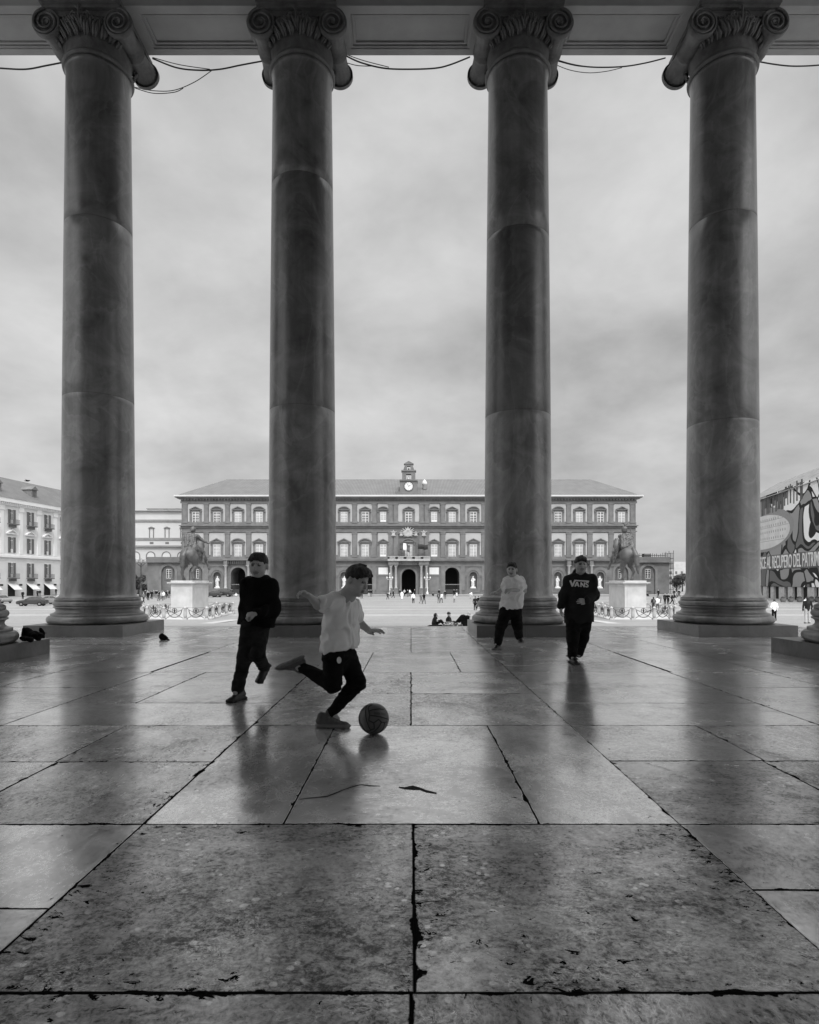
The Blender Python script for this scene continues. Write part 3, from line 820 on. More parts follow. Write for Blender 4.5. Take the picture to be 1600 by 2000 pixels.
class SDF:
    """union of tapered capsules and ellipsoids with smooth joins, meshed by surface nets"""
    def __init__(s, vox=.006, k=.02): s.vox = vox; s.k = k; s.p = []
    def cap(s, a, b, ra, rb=None, m=0, k=None, flat=None):
        s.p.append(('c', V3(a), V3(b), ra, ra if rb is None else rb, m, s.k if k is None else k, flat)); return s
    def ell(s, c, r, ax=None, m=0, k=None, sub=False):
        s.p.append(('s' if sub else 'e', V3(c), V3(r), np.eye(3) if ax is None else np.array([unit(a) for a in ax]), 0, m, s.k if k is None else k, None)); return s
    def cut(s, pt, n):
        """remove what lies on the side n points to"""
        s.p.append(('x', V3(pt), unit(n), 0, 0, 0, 0, None)); return s
    def mesh(s, name, mats, disp=None, xf=None):
        lo = np.full(3, 1e9); hi = np.full(3, -1e9)
        for q in s.p:
            if q[0] == 'c':
                r = max(q[3], q[4]); lo = np.minimum(lo, np.minimum(q[1], q[2]) - r); hi = np.maximum(hi, np.maximum(q[1], q[2]) + r)
            elif q[0] == 'e':
                r = q[2].max(); lo = np.minimum(lo, q[1] - r); hi = np.maximum(hi, q[1] + r)
        v = s.vox; lo -= 4*v; hi += 4*v
        n = np.ceil((hi - lo) / v).astype(int) + 1
        ax = [(lo[i] + np.arange(n[i]) * v).astype(np.float32) for i in range(3)]
        D = np.full(n, 10*v, dtype=np.float32); MA = np.zeros(n, dtype=np.int8); BD = np.full(n, 1e3, dtype=np.float32)
        for q in s.p:
            ty, mi, k = q[0], q[5], q[6]
            if ty == 'x':
                X, Y, Z = np.meshgrid(*ax, indexing='ij', sparse=True)
                d = (X - q[1][0])*q[2][0] + (Y - q[1][1])*q[2][1] + (Z - q[1][2])*q[2][2]
                D = np.maximum(D, d.astype(np.float32)); continue
            if ty == 'c':
                r = max(q[3], q[4]); l = np.minimum(q[1], q[2]) - r; h = np.maximum(q[1], q[2]) + r
            else:
                r = q[2].max(); l = q[1] - r; h = q[1] + r
            mg = k + 4*v
            i0 = np.maximum(0, np.floor((l - mg - lo)/v).astype(int)); i1 = np.minimum(n, np.ceil((h + mg - lo)/v).astype(int) + 1)
            if (i1 <= i0).any(): continue
            sl = tuple(slice(a, b) for a, b in zip(i0, i1))
            X, Y, Z = np.meshgrid(ax[0][sl[0]], ax[1][sl[1]], ax[2][sl[2]], indexing='ij')
            if ty == 'c':
                a, b = q[1], q[2]; ba = b - a
                px, py, pz = X - a[0], Y - a[1], Z - a[2]
                if q[7] is not None:
                    fa, fac = unit(q[7][0]), q[7][1]
                    t_ = (px*fa[0] + py*fa[1] + pz*fa[2]) * (fac - 1)
                    px = px + t_*fa[0]; py = py + t_*fa[1]; pz = pz + t_*fa[2]
                    ba = ba + fa * (ba @ fa) * (fac - 1)
                t = np.clip((px*ba[0] + py*ba[1] + pz*ba[2]) / max(ba @ ba, 1e-12), 0, 1)
                d = np.sqrt((px - t*ba[0])**2 + (py - t*ba[1])**2 + (pz - t*ba[2])**2) - (q[3] + (q[4]-q[3])*t)
                if q[7] is not None and q[7][1] > 1: d = d / (1 + .5*(q[7][1]-1))
            else:
                A = q[3]; px, py, pz = X - q[1][0], Y - q[1][1], Z - q[1][2]
                u = [(px*A[i][0] + py*A[i][1] + pz*A[i][2]) / q[2][i] for i in range(3)]
                k0 = np.sqrt(u[0]**2 + u[1]**2 + u[2]**2) + 1e-9
                k1 = np.sqrt((u[0]/q[2][0])**2 + (u[1]/q[2][1])**2 + (u[2]/q[2][2])**2) + 1e-9
                d = k0 * (k0 - 1) / k1
            d = d.astype(np.float32); O = D[sl]
            if ty == 's':
                h_ = np.clip(.5 - .5*(O + d)/k, 0, 1); D[sl] = O + (-d - O)*h_ + k*h_*(1-h_); continue
            near = d < BD[sl]
            BD[sl] = np.where(near, d, BD[sl]); MA[sl] = np.where(near, mi, MA[sl])
            h_ = np.clip(.5 + .5*(O - d)/k, 0, 1)
            D[sl] = O + (d - O)*h_ - k*h_*(1-h_)
        if disp is not None:
            X, Y, Z = np.meshgrid(*ax, indexing='ij', sparse=True)
            D = D + disp(X, Y, Z).astype(np.float32)
        S = D < 0
        S[0] = S[-1] = False; S[:, 0] = S[:, -1] = False; S[:, :, 0] = S[:, :, -1] = False
        cnt = np.zeros(tuple(x-1 for x in n), dtype=np.int8)
        for dx in (0, 1):
            for dy in (0, 1):
                for dz in (0, 1):
                    cnt += S[dx:n[0]-1+dx, dy:n[1]-1+dy, dz:n[2]-1+dz]
        act = np.argwhere((cnt > 0) & (cnt < 8))
        idx = np.full(cnt.shape, -1, dtype=np.int64); idx[act[:, 0], act[:, 1], act[:, 2]] = np.arange(len(act))
        ps = np.zeros((len(act), 3)); w = np.zeros(len(act))
        cor = [(x, y, z) for x in (0, 1) for y in (0, 1) for z in (0, 1)]
        for a in cor:
            for b in cor:
                if sum(abs(p - r_) for p, r_ in zip(a, b)) == 1 and a < b:
                    ia = act + a; ib = act + b
                    da = D[ia[:, 0], ia[:, 1], ia[:, 2]]; db = D[ib[:, 0], ib[:, 1], ib[:, 2]]
                    c = (da < 0) != (db < 0)
                    t = np.where(c, da / np.where(np.abs(da - db) < 1e-9, 1, da - db), 0); t = np.clip(t, 0, 1)
                    ps += np.where(c[:, None], V3(a) + (V3(b) - V3(a)) * t[:, None], 0); w += c
        pts = lo + (act + ps / np.maximum(w, 1)[:, None]) * v
        quads = []
        for axn in range(3):
            sa = [slice(0, n[0]-1), slice(0, n[1]-1), slice(0, n[2]-1)]
            sb = list(sa); sb[axn] = slice(1, n[axn])
            A_, B_ = S[tuple(sa)], S[tuple(sb)]
            e = np.argwhere(A_ != B_)
            u_, w_ = [(1, 2), (2, 0), (0, 1)][axn]
            e = e[(e[:, u_] > 0) & (e[:, w_] > 0)]
            du = np.zeros(3, int); du[u_] = 1; dw = np.zeros(3, int); dw[w_] = 1
            c = [e, e - du, e - du - dw, e - dw]
            q = np.stack([idx[x[:, 0], x[:, 1], x[:, 2]] for x in c], 1)
            ins = A_[e[:, 0], e[:, 1], e[:, 2]]
            q = np.where(ins[:, None], q, q[:, ::-1])
            quads.append(q)
        q = np.concatenate(quads)
        ma = MA[act[:, 0], act[:, 1], act[:, 2]]
        me = bpy.data.meshes.new(name)
        if xf is not None: pts = xf(pts)
        me.vertices.add(len(pts)); me.vertices.foreach_set('co', pts.astype(np.float32).ravel())
        me.loops.add(len(q)*4); me.loops.foreach_set('vertex_index', q.astype(np.int32).ravel())
        me.polygons.add(len(q)); me.polygons.foreach_set('loop_start', np.arange(0, len(q)*4, 4, dtype=np.int32))
        for m in (mats if isinstance(mats, (list, tuple)) else [mats]): me.materials.append(m)
        me.polygons.foreach_set('material_index', ma[q[:, 0]].astype(np.int32))
        me.polygons.foreach_set('use_smooth', np.ones(len(q), dtype=bool))
        me.update(calc_edges=True); me.validate()
        return me

def folds(amp, freq, seed=0, dirv=(0, 0, 1), stretch=.22):
    """cloth folds: warped ridges running along dirv"""
    d = unit(dirv); a = unit(np.cross(d, (0.3, 1, .2))); b = np.cross(d, a)
    rs = np.random.RandomState(seed); ph = rs.uniform(0, 6, 8)
    def f(X, Y, Z):
        u = X*a[0] + Y*a[1] + Z*a[2]; w = X*b[0] + Y*b[1] + Z*b[2]; t = X*d[0] + Y*d[1] + Z*d[2]
        wx = .05*np.sin(t*freq*stretch + ph[0]) + .03*np.sin(w*freq*.6 + ph[1])
        r = np.sin((u + wx)*freq + ph[2] + 1.3*np.sin(t*freq*stretch*.8 + ph[3])) * (.6 + .4*np.sin(t*freq*.5 + ph[4]))
        r = r + .6*np.sin((w + wx)*freq*1.3 + ph[5] + t*freq*stretch*1.7) + .35*np.sin(t*freq*1.1 + u*freq*.7 + ph[6])
        return amp * r * .6
    return f

# ---------------------------------------------------------------- people
M_SKIN = mat('skin', .46, .5, .12, 14, spec=.4)
M_HAIR = mat('dark_hair', .012, .5, .5, 60, bump=.6, bscale=140, stretch=(1, 1, .35))
M_HAIR2 = mat('brown_hair', .022, .5, .5, 60, bump=.6, bscale=140, stretch=(1, 1, .35))
M_BROW = mat('eyebrow', .12, .8, .2, 60)
M_EYE = mat('dark_eye', .05, .3, .3, 20)
M_LIP = mat('lips', .20, .5, .2, 30)
M_TEE = mat('white_cotton', .9, .85, .06, 5, bump=.12, bscale=40, sheen=.2)
M_TEE2 = mat('white_jersey', .9, .85, .06, 5, bump=.1, bscale=40, sheen=.2)
M_BLACKC = mat('black_cotton', .008, .9, .4, 8, bump=.3, bscale=60, spec=.15)
M_HOOD = mat('black_fleece', .008, .95, .4, 6, bump=.35, bscale=90, spec=.12)
M_SWEAT = mat('charcoal_sweat', .022, .95, .3, 6, bump=.3, bscale=90, spec=.15)
M_JEAN = mat('dark_denim', .022, .9, .6, 9, bump=.4, bscale=120, spec=.15)
M_CARGO = mat('black_cargo_cloth', .010, .9, .5, 9, bump=.3, bscale=80, spec=.15)
M_SHOEG = mat('grey_trainer', .10, .7, .25, 30, bump=.3, bscale=90)
M_SHOEB = mat('black_trainer', .015, .3, .5, 30)
M_SOLE = mat('trainer_sole', .16, .7, .2, 20)
M_SOLEB = mat('dark_sole', .03, .7, .3, 20)
M_PRINT = mat('pale_print', .8, .8, .05, 40)

def basis(f, u):
    f = unit(f); u = V3(u); u = unit(u - f*(u @ f)); r = np.cross(f, u); return f, u, r

def hand(S, wr, dirn, palm, size, curl=.5, side=1, spread=.1, fist=False):
    """palm, four unequal bent fingers, thumb leaving the side of the palm. palm: direction the palm faces"""
    d = unit(dirn); n = V3(palm); n = unit(n - d*(n @ d)); s_ = np.cross(d, n) * side
    L = size; wr = V3(wr)
    pc = wr + d*L*.27
    S.cap(wr, pc, .020*L/.16, .026*L/.16, m=0, k=.01, flat=(n, 1.35))
    S.cap(wr + d*L*.12 + s_*L*.02, wr + d*L*.46 + s_*L*.14, .019*L/.16, .0155*L/.16, k=.01, flat=(n, 1.35))
    S.cap(wr + d*L*.12 - s_*L*.05, wr + d*L*.43 - s_*L*.15, .019*L/.16, .0145*L/.16, k=.01, flat=(n, 1.35))
    S.cap(wr + d*L*.2, wr + d*L*.47, .020*L/.16, .017*L/.16, k=.01, flat=(n, 1.35))
    for i, (o, l) in enumerate(((.165, .46), (.055, .52), (-.055, .48), (-.16, .37))):
        b = wr + d*L*(.47 - .03*abs(i-1.2)) + s_*L*o
        ang = 0; p = b; r = .0088*L/.16
        fd = unit(d + s_*spread*(o/.16))
        for j, seg in enumerate((.42, .33, .25)):
            ang += (curl*(1.15 if j else .8)) * (1 + .12*i)
            dv = fd*math.cos(ang) + n*math.sin(ang)
            q = p + dv*L*l*seg
            S.cap(p, q, r, r*.9, k=.0035); p = q; r *= .9
    t0 = wr + d*L*.12 + s_*L*.13
    t1 = t0 + unit(d*.8 + s_*.75 + n*.35)*L*.20
    t2 = t1 + unit(d*.9 + s_*.15 + n*(.5 + (.5 if fist else 0)) - (s_*.6 if fist else 0))*L*.17
    S.cap(t0, t1, .0125*L/.16, .0105*L/.16, k=.008); S.cap(t1, t2, .0105*L/.16, .0085*L/.16, k=.004)

def head(S, c, f, u, s):
    """c: centre of the skull; f: facing; u: up; s: head height chin to crown"""
    f, u, r = basis(f, u); c = V3(c); A = (r, f, u)
    e = lambda x, y, z: c + r*x*s + f*y*s + u*z*s
    S.ell(e(0, -.06, .10), (.335*s, .40*s, .375*s), A, k=.012)
    S.ell(e(0, .09, -.16), (.275*s, .29*s, .34*s), A, k=.03*s/.23)
    S.ell(e(0, .215, -.40), (.13*s, .12*s, .095*s), A, k=.025)
    for q in (-1, 1):
        S.ell(e(.35*q, -.04, -.06), (.05*s, .07*s, .13*s), A, k=.006)
        S.ell(e(.17*q, .20, -.16), (.11*s, .13*s, .12*s), A, k=.02)
        S.ell(e(.135*q, .425, .03), (.07*s, .04*s, .03*s), A, k=.012, sub=True)
        S.ell(e(.135*q, .342, .028), (.034*s, .035*s, .014*s), A, m=1, k=.003)
        S.cap(e(.07*q, .378, .092), e(.20*q, .34, .098), .012*s, .010*s, m=3, k=.003)
    S.cap(e(0, .36, .04), e(0, .445, -.115), .030*s, .042*s, k=.012)
    S.ell(e(0, .42, -.135), (.07*s, .045*s, .035*s), A, k=.008)
    S.ell(e(0, .375, -.245), (.10*s, .05*s, .022*s), A, m=2, k=.004)
    S.ell(e(0, .365, -.285), (.085*s, .05*s, .026*s), A, m=2, k=.004)

def hair_mesh(c, f, u, s, style=0, vox=.005, mt=None, seed=0):
    f, u, r = basis(f, u); c = V3(c); A = (r, f, u); S = SDF(vox, .02)
    e = lambda x, y, z: c + r*x*s + f*y*s + u*z*s
    S.ell(e(0, -.075, .135), (.358*s, .405*s, .375*s), A)
    S.ell(e(0, .10, .33), (.29*s, .27*s, .17*s), A)
    rr = random.Random(seed)
    if style == 0:      # full fringe blown forward
        for q in (-.2, -.07, .07, .2): S.cap(e(q, .1, .38), e(q*1.15, .31, .26 + rr.uniform(-.03, .03)), .10*s, .06*s)
        S.cap(e(-.1, .25, .36), e(.14, .41, .30), .06*s, .03*s); S.cap(e(0, -.1, .5), e(-.08, .1, .56), .05*s, .02*s)
    elif style == 1:    # short sides, fringe swept to one side
        for q in (-.22, -.1, .02, .13): S.cap(e(q, .1, .40), e(q + .14, .32, .26 - .10*(q + .1)), .10*s, .05*s)
    elif style == 2:    # short crop with a curly top
        for i in range(26):
            a = rr.uniform(0, 6.28); q = rr.uniform(0, .24)
            S.ell(e(q*math.cos(a), .06 + q*1.1*math.sin(a), .44 + rr.uniform(-.05, .03)), (.06*s,)*3, A, k=.01)
        for q in (-.15, 0, .15): S.ell(e(q, .25, .33), (.09*s, .08*s, .08*s), A)
    else:               # long hair down the back
        S.cap(e(0, -.25, .1), e(0, -.34, -.9), .30*s, .2*s)
    # clear the face, the ears and the nape
    S.ell(e(0, .47, -.13), (.315*s, .34*s, .395*s), A, sub=True, k=.012)
    for q in (-1, 1): S.ell(e(.36*q, .03, -.17), (.14*s, .24*s, .24*s), A, sub=True, k=.012)
    if style < 3: S.cut(e(0, -.2, -.22), -u*.8 + f*.35)
    g = folds(.0035 if style != 2 else .006, 120, seed, f, .25)
    return S.mesh('hair', mt or M_HAIR, g)

def shoe_mesh(heel, toe, up, w=.046, mt=None, sole=None, h=.085, thick=.026):
    heel, toe = V3(heel), V3(toe); d = unit(toe - heel); u = V3(up); u = unit(u - d*(u @ d)); L = np.linalg.norm(toe - heel)
    S = SDF(.005, .02)
    a = heel + d*.04; b = toe - d*.045
    S.cap(a + u*(thick*.5), b + u*(thick*.5), w*.92, w, m=1, k=.01, flat=(u, 2.6))
    S.cap(a + u*(thick + .018), b + u*(thick - .002), w*.76, w*.68, k=.012, flat=(u, 1.5))
    S.cap(a + u*(thick + .03), a + u*(h - .018), w*.66, w*.54, k=.015)
    S.cap(a + u*(h - .012) + d*.01, heel + d*L*.60 + u*(thick + .018), w*.52, w*.50, k=.02)
    S.cap(heel + d*L*.40 + u*(h - .012), heel + d*L*.34 + u*(h + .018), w*.36, w*.26, k=.008)
    for i in range(5):      # sole lugs
        q = heel + d*L*(.10 + .2*i) + u*(thick*.35); sd = np.cross(d, u)
        S.cap(q - sd*w*.7, q + sd*w*.7, .014, .014, m=1, k=.004)
    for i in range(4):      # laces
        q = heel + d*L*(.42 + .08*i) + u*(h*.82 - .012*i); sd = np.cross(d, u)
        S.cap(q - sd*w*.45, q + sd*w*.45, .006, .006, m=1, k=.003)
    return S.mesh('shoe', [mt or M_SHOEB, sole or M_SOLEB])

def person(J, label, group, cloth):
    """J: joints in world space. One continuous body mesh, hair and clothing as children"""
    base = V3(J['base'])
    t = thing('person', label, 'person', tuple(base), 0, group)
    s = J['s']; g = J.get('girth', 1.0)
    f, u, r = basis(J['hf'], J['hu'])
    S = SDF(.0052, .022)
    head(S, J['head'], J['hf'], J['hu'], s)
    hc = V3(J['head'])
    S.cap(hc - u*s*.18 - f*s*.08, V3(J['neck']), .052*g, .058*g, k=.025)
    def tor(S, ex, k=.03, m=0):
        ta = unit(V3(J['tf']))     # torso facing
        S.cap(V3(J['shL']), V3(J['shR']), (.052+ex)*g, (.052+ex)*g, k=k, m=m)
        S.cap(V3(J['chest']), V3(J['waist']), (.135*g+ex), (.118*g+ex), k=k, flat=(ta, 1.35), m=m)
        S.cap(V3(J['waist']), V3(J['pelvis']), (.118*g+ex), (.128*g+ex), k=k, flat=(ta, 1.25), m=m)
    tor(S, 0)
    S.cap(V3(J['neck']), V3(J['chest']), .06, .10*g, k=.04)
    for q in 'LR':
        S.cap(J['sh'+q], J['el'+q], .047*g, .036*g); S.cap(J['el'+q], J['wr'+q], .037*g, .024*g)
        hd = J['hand'+q]
        hand(S, J['wr'+q], V3(J['tip'+q]) - V3(J['wr'+q]), hd['palm'], hd.get('size', .155), hd.get('curl', .4), hd.get('side', 1), hd.get('spread', .15), hd.get('fist', False))
        S.cap(J['hip'+q], J['kn'+q], .075*g, .052*g); S.cap(J['kn'+q], J['an'+q], .05*g, .034*g)
        S.cap(J['an'+q], V3(J['an'+q])*.5 + V3(J['toe'+q])*.5, .032, .022)
    off = lambda me: me.transform(Matrix.Translation(-Vector(base))) or me
    link('body', off(S.mesh('body', [M_SKIN, M_EYE, M_LIP, M_BROW])), t)
    link('hair', off(hair_mesh(J['head'], J['hf'], J['hu'], s, cloth['hair'], mt=cloth.get('hairmat'), seed=cloth.get('seed', 0))), t)
    # top
    S = SDF(.006, .035); ex = cloth.get('loose', .018)
    tor(S, ex, .05)
    S.cap(V3(J['chest']), V3(J['hem']), .135*g + ex, (.128*g + ex + cloth.get('flare', .03)), k=.05, flat=(unit(V3(J['tf'])), 1.3))
    for q in 'LR':
        sh, el, wr = V3(J['sh'+q]), V3(J['el'+q]), V3(J['wr'+q])
        if cloth['sleeve'] == 'short':
            e_ = sh + (el - sh)*.62
            S.cap(sh, e_, .062*g, .066*g, k=.03)
        else:
            w_ = el + (wr - el)*cloth.get('cuff'+q, .93)
            S.cap(sh, el, .068*g, .062*g, k=.035); S.cap(el, w_, .062*g, .046*g, k=.03)
    if cloth.get('hood'):
        n_ = V3(J['neck']); tf = unit(V3(J['tf'])); sd = unit(np.cross(tf, (0, 0, 1)))
        ring = [n_ + sd*math.cos(a)*.095 + tf*(math.sin(a)*.085 - .01) + V3((0, 0, .012 - .045*max(0, math.sin(a)))) for a in [2*math.pi*i/14 for i in range(15)]]
        for a_, b_ in zip(ring, ring[1:]): S.cap(a_ + V3((0, 0, .012)), b_ + V3((0, 0, .012)), .040, .040, k=.015)
        S.cap(n_ - tf*.10 + sd*.06, n_ - tf*.12 - sd*.06 - V3((0, 0, .03)), .055, .05, k=.03)
        S.cap(n_ - tf*.12, n_ - tf*.14 - V3((0, 0, .12)), .06, .03, k=.03)
    S.ell(hc - u*s*.30 - f*s*.02, (.064*g, .068*g, .085), (r, f, u), sub=True, k=.012) if not cloth.get('hood') else None
    S.cut(J['hem'], J['hemn'])
    top = link(cloth['topname'], off(S.mesh(cloth['topname'], cloth['topmat'], folds(cloth.get('fold', .006), cloth.get('ff', 38), cloth.get('seed', 0), J.get('folddir', (0, 0, 1))))), t)
    # trousers
    S = SDF(.006, .03); b = cloth.get('baggy', .014)
    S.cap(V3(J['pelvis']), V3(J['hipL'])*.5 + V3(J['hipR'])*.5, .125*g + b, .11*g + b, flat=(unit(V3(J['tf'])), 1.2))
    for q in 'LR':
        hp, kn, an = V3(J['hip'+q]), V3(J['kn'+q]), V3(J['an'+q])
        S.cap(hp, kn, .086*g + b, .060*g + b*.8); S.cap(kn, an, .060*g + b*.8, cloth.get('ankle', .046) + b*.3)
        if cloth.get('stack'):
            for i in range(3):
                pt = kn + (an - kn)*(.80 + .09*i)
                S.ell(pt, (.062, .062, .026), None, k=.012)
        if cloth.get('pocket'):
            pt = hp + (kn - hp)*.78; sd = unit(np.cross(kn - hp, V3(J['tf'])))*(1 if q == 'R' else -1)
            S.ell(pt + sd*.05, (.05, .05, .085), None, k=.01)
    tr = link('trousers', off(S.mesh('trousers', cloth['legmat'], folds(cloth.get('lfold', .006), 52, 5 + cloth.get('seed', 0), (0, 0, 1), .9))), t)
    for q in 'LR':
        sh = J['shoe'+q]
        link('shoe', off(shoe_mesh(sh[0], sh[1], sh[2], mt=cloth['shoemat'], sole=cloth['solemat'], w=cloth.get('shoew', .046), h=cloth.get('shoeh', .09))), t)
    return t, top, tr

# --- the boy kicking the ball
d0 = 4.56
def K(px, py, dd=0.0): return P(px, py, d0 + dd)
kick = dict(
    base=K(650, 1422).xy.to_3d(), s=.232, head=K(698, 1133, -.02), hf=(.80, -.52, -.36), hu=(.28, -.10, .95),
    neck=K(677, 1166, .01), shL=K(650, 1174, -.06), shR=K(689, 1187, .17), chest=K(668, 1196, .05), waist=K(665, 1236, .06), pelvis=K(662, 1268, .06),
    tf=(.86, -.50, -.05), elL=K(622, 1181, -.12), wrL=K(606, 1166, -.20), tipL=K(589, 1156, -.24), elR=K(699, 1213, .26), wrR=K(722, 1233, .20), tipR=K(745, 1230, .14),
    handL=dict(palm=(.2, -.3, -1), curl=.55, side=1, size=.15, spread=.3), handR=dict(palm=(.1, .2, -1), curl=.22, side=-1, size=.15),
    hipL=K(652, 1284, -.02), knL=K(650, 1336, -.02), anL=K(590, 1303, .10), toeL=K(555, 1302, .12), hipR=K(676, 1284, .12), knR=K(698, 1333, .06), anR=K(646, 1394, .04), toeR=K(672, 1415, .0),
    hem=K(664, 1268, .05), hemn=(.14, 0, -1), folddir=(-.25, 0, 1),
    shoeL=(K(592, 1279, .10), K(538, 1303, .12), (.48, 0, -.88)), shoeR=(K(617, 1417, .03), K(684, 1422, -.02), (-.05, 0, 1)))
kick['shoeR'] = ((K(617, 1421, .03).x, d0 + .03, .003), (K(684, 1421, .0).x, d0 - .01, .003), (0, 0, 1))
kt_, ktop_, ktr_ = person(kick, 'boy in white t-shirt and black trousers about to kick the ball, one foot flung back', 'boys playing football',
    dict(hair=0, hairmat=M_HAIR, topname='t_shirt', topmat=M_TEE, sleeve='short', legmat=M_BLACKC, shoemat=M_SHOEG, solemat=M_SOLE, loose=.014, flare=.028, fold=.012, ff=70, seed=2, baggy=.006, ankle=.040, shoew=.051, shoeh=.098))
# --- the boy in the black hoodie
d0 = 5.62
hood = dict(
    base=K(485, 1368).xy.to_3d(), s=.238, head=K(505, 1104, 0), hf=(-.10, -.98, -.12), hu=(.03, -.08, 1),
    neck=K(502, 1139, .02), shL=K(486, 1146, 0), shR=K(528, 1144, .0), chest=K(506, 1158, .03), waist=K(503, 1188, .03), pelvis=K(500, 1212, .04),
    tf=(-.25, -.95, 0), elL=K(479, 1190, .08), wrL=K(474, 1228, .06), tipL=K(472, 1256, .04), elR=K(535, 1191, -.02), wrR=K(500, 1198, -.20), tipR=K(474, 1204, -.22),
    handL=dict(palm=(1, 0, 0), curl=.3, side=1), handR=dict(palm=(0, .6, -.8), curl=.95, side=1, size=.155, fist=True),
    hipL=K(490, 1222, .0), knL=K(478, 1284, -.06), anL=K(464, 1345, .0), toeL=K(455, 1362, -.08), hipR=K(508, 1222, .05), knR=K(503, 1278, -.10), anR=K(516, 1303, .26), toeR=K(508, 1330, .3),
    hem=K(505, 1222, .03), hemn=(-.10, 0, -1), folddir=(.1, 0, 1),
    shoeL=((K(473, 1366, .0).x, d0 + .10, .003), (K(453, 1366, 0).x, d0 - .12, .003), (0, 0, 1)), shoeR=(K(525, 1296, .34), K(505, 1337, .20), (-.25, -.9, -.1)))
person(hood, 'boy in black hooded jacket and dark jeans running with one arm across his body', 'boys playing football',
    dict(hair=1, topname='hooded_jacket', topmat=M_HOOD, sleeve='long', hood=True, legmat=M_JEAN, shoemat=M_SHOEB, solemat=M_SOLEB, loose=.024, flare=.006, fold=.012, ff=44, seed=4, baggy=.010, ankle=.05, stack=True, cuffR=.9))
# --- the boy in the white shirt by the third column
d0 = 9.92
wh = dict(
    base=K(990, 1268).xy.to_3d(), s=.235, girth=1.05, head=K(1000, 1112, 0), hf=(-.35, -.92, -.10), hu=(0, -.08, 1),
    neck=K(1002, 1128, .03), shL=K(992, 1135, -.02), shR=K(1016, 1135, .05), chest=K(1004, 1146, .03), waist=K(1000, 1168, .02), pelvis=K(998, 1186, .04),
    tf=(-.35, -.93, 0), elL=K(982, 1150, .10), wrL=K(970, 1157, .02), tipL=K(961, 1157, -.04), elR=K(1024, 1154, .0), wrR=K(998, 1152, -.20), tipR=K(984, 1154, -.24),
    handL=dict(palm=(0, 0, -1), curl=.35, side=1), handR=dict(palm=(0, .7, -.5), curl=.7, side=1),
    hipL=K(990, 1192, .02), knL=K(978, 1224, -.04), anL=K(973, 1254, .0), toeL=K(966, 1263, -.06), hipR=K(1006, 1192, .06), knR=K(1011, 1222, .0), anR=K(1014, 1243, .22), toeR=K(1018, 1254, .15),
    hem=K(998, 1189, .03), hemn=(.05, 0, -1),
    shoeL=((K(977, 1266, .0).x, d0 + .06, .003), (K(962, 1266, 0).x, d0 - .14, .003), (0, 0, 1)), shoeR=(K(1014, 1243, .30), K(1019, 1257, .13), (-.1, -.55, .8)))
person(wh, 'boy in white t-shirt and baggy black cargo trousers stepping sideways before the third column', 'boys playing football',
    dict(hair=2, topname='t_shirt', topmat=M_TEE2, sleeve='short', legmat=M_CARGO, shoemat=M_SHOEB, solemat=M_SOLE, loose=.028, flare=.03, fold=.012, ff=62, seed=9, baggy=.026, ankle=.06, pocket=True, shoew=.05))
# --- the boy in the printed sweatshirt
d0 = 8.22
va = dict(
    base=K(1124, 1293).xy.to_3d(), s=.235, girth=1.12, head=K(1134.5, 1103, 0), hf=(-.05, -.98, -.05), hu=(0, -.05, 1),
    neck=K(1135, 1125, .03), shL=K(1114, 1134, 0), shR=K(1154, 1134, .0), chest=K(1134, 1146, .03), waist=K(1132, 1178, .03), pelvis=K(1130, 1205, .04),
    tf=(0, -1, 0), elL=K(1101, 1163, .04), wrL=K(1095.5, 1185, -.02), tipL=K(1096, 1203, -.06), elR=K(1160, 1163, -.02), wrR=K(1146, 1174, -.22), tipR=K(1126, 1173, -.25),
    handL=dict(palm=(1, .2, 0), curl=.3, side=-1), handR=dict(palm=(0, 1, -.1), curl=.45, side=1),
    hipL=K(1121, 1215, .0), knL=K(1119, 1248, -.05), anL=K(1118, 1281, .0), toeL=K(1119, 1289, -.10), hipR=K(1140, 1215, .05), knR=K(1138, 1248, .10), anR=K(1131, 1276, .34), toeR=K(1131, 1284, .24),
    hem=K(1131, 1215, .03), hemn=(.06, 0, -1),
    shoeL=((K(1118, 1290, .0).x, d0 + .06, .003), (K(1120, 1290, 0).x, d0 - .20, .003), (0, 0, 1)), shoeR=((K(1130, 1290, .0).x, d0 + .50, .035), (K(1131, 1290, 0).x + .02, d0 + .25, .003), (0, -.1, 1)))
vt, vtop, _ = person(va, 'boy in dark sweatshirt printed VANS walking towards the camera, hand on his belly', 'boys playing football',
    dict(hair=0, hairmat=M_HAIR2, topname='sweatshirt', topmat=M_SWEAT, sleeve='long', legmat=M_CARGO, shoemat=M_SHOEB, solemat=M_SOLEB, loose=.030, flare=.03, fold=.011, ff=40, seed=14, baggy=.018, ankle=.056, stack=True, shoew=.05))

def text_mesh(body, size, extr=.002, bold=.0, shear=0.0, align='LEFT'):
    cu = bpy.data.curves.new('lettering', 'FONT')
    cu.body = body; cu.size = size; cu.extrude = extr; cu.offset = bold; cu.shear = shear; cu.align_x = align
    o = bpy.data.objects.new('lettering', cu); COL.objects.link(o)
    dg = bpy.context.evaluated_depsgraph_get(); dg.update()
    me = bpy.data.meshes.new_from_object(o.evaluated_get(dg))
    bpy.data.objects.remove(o)
    return me

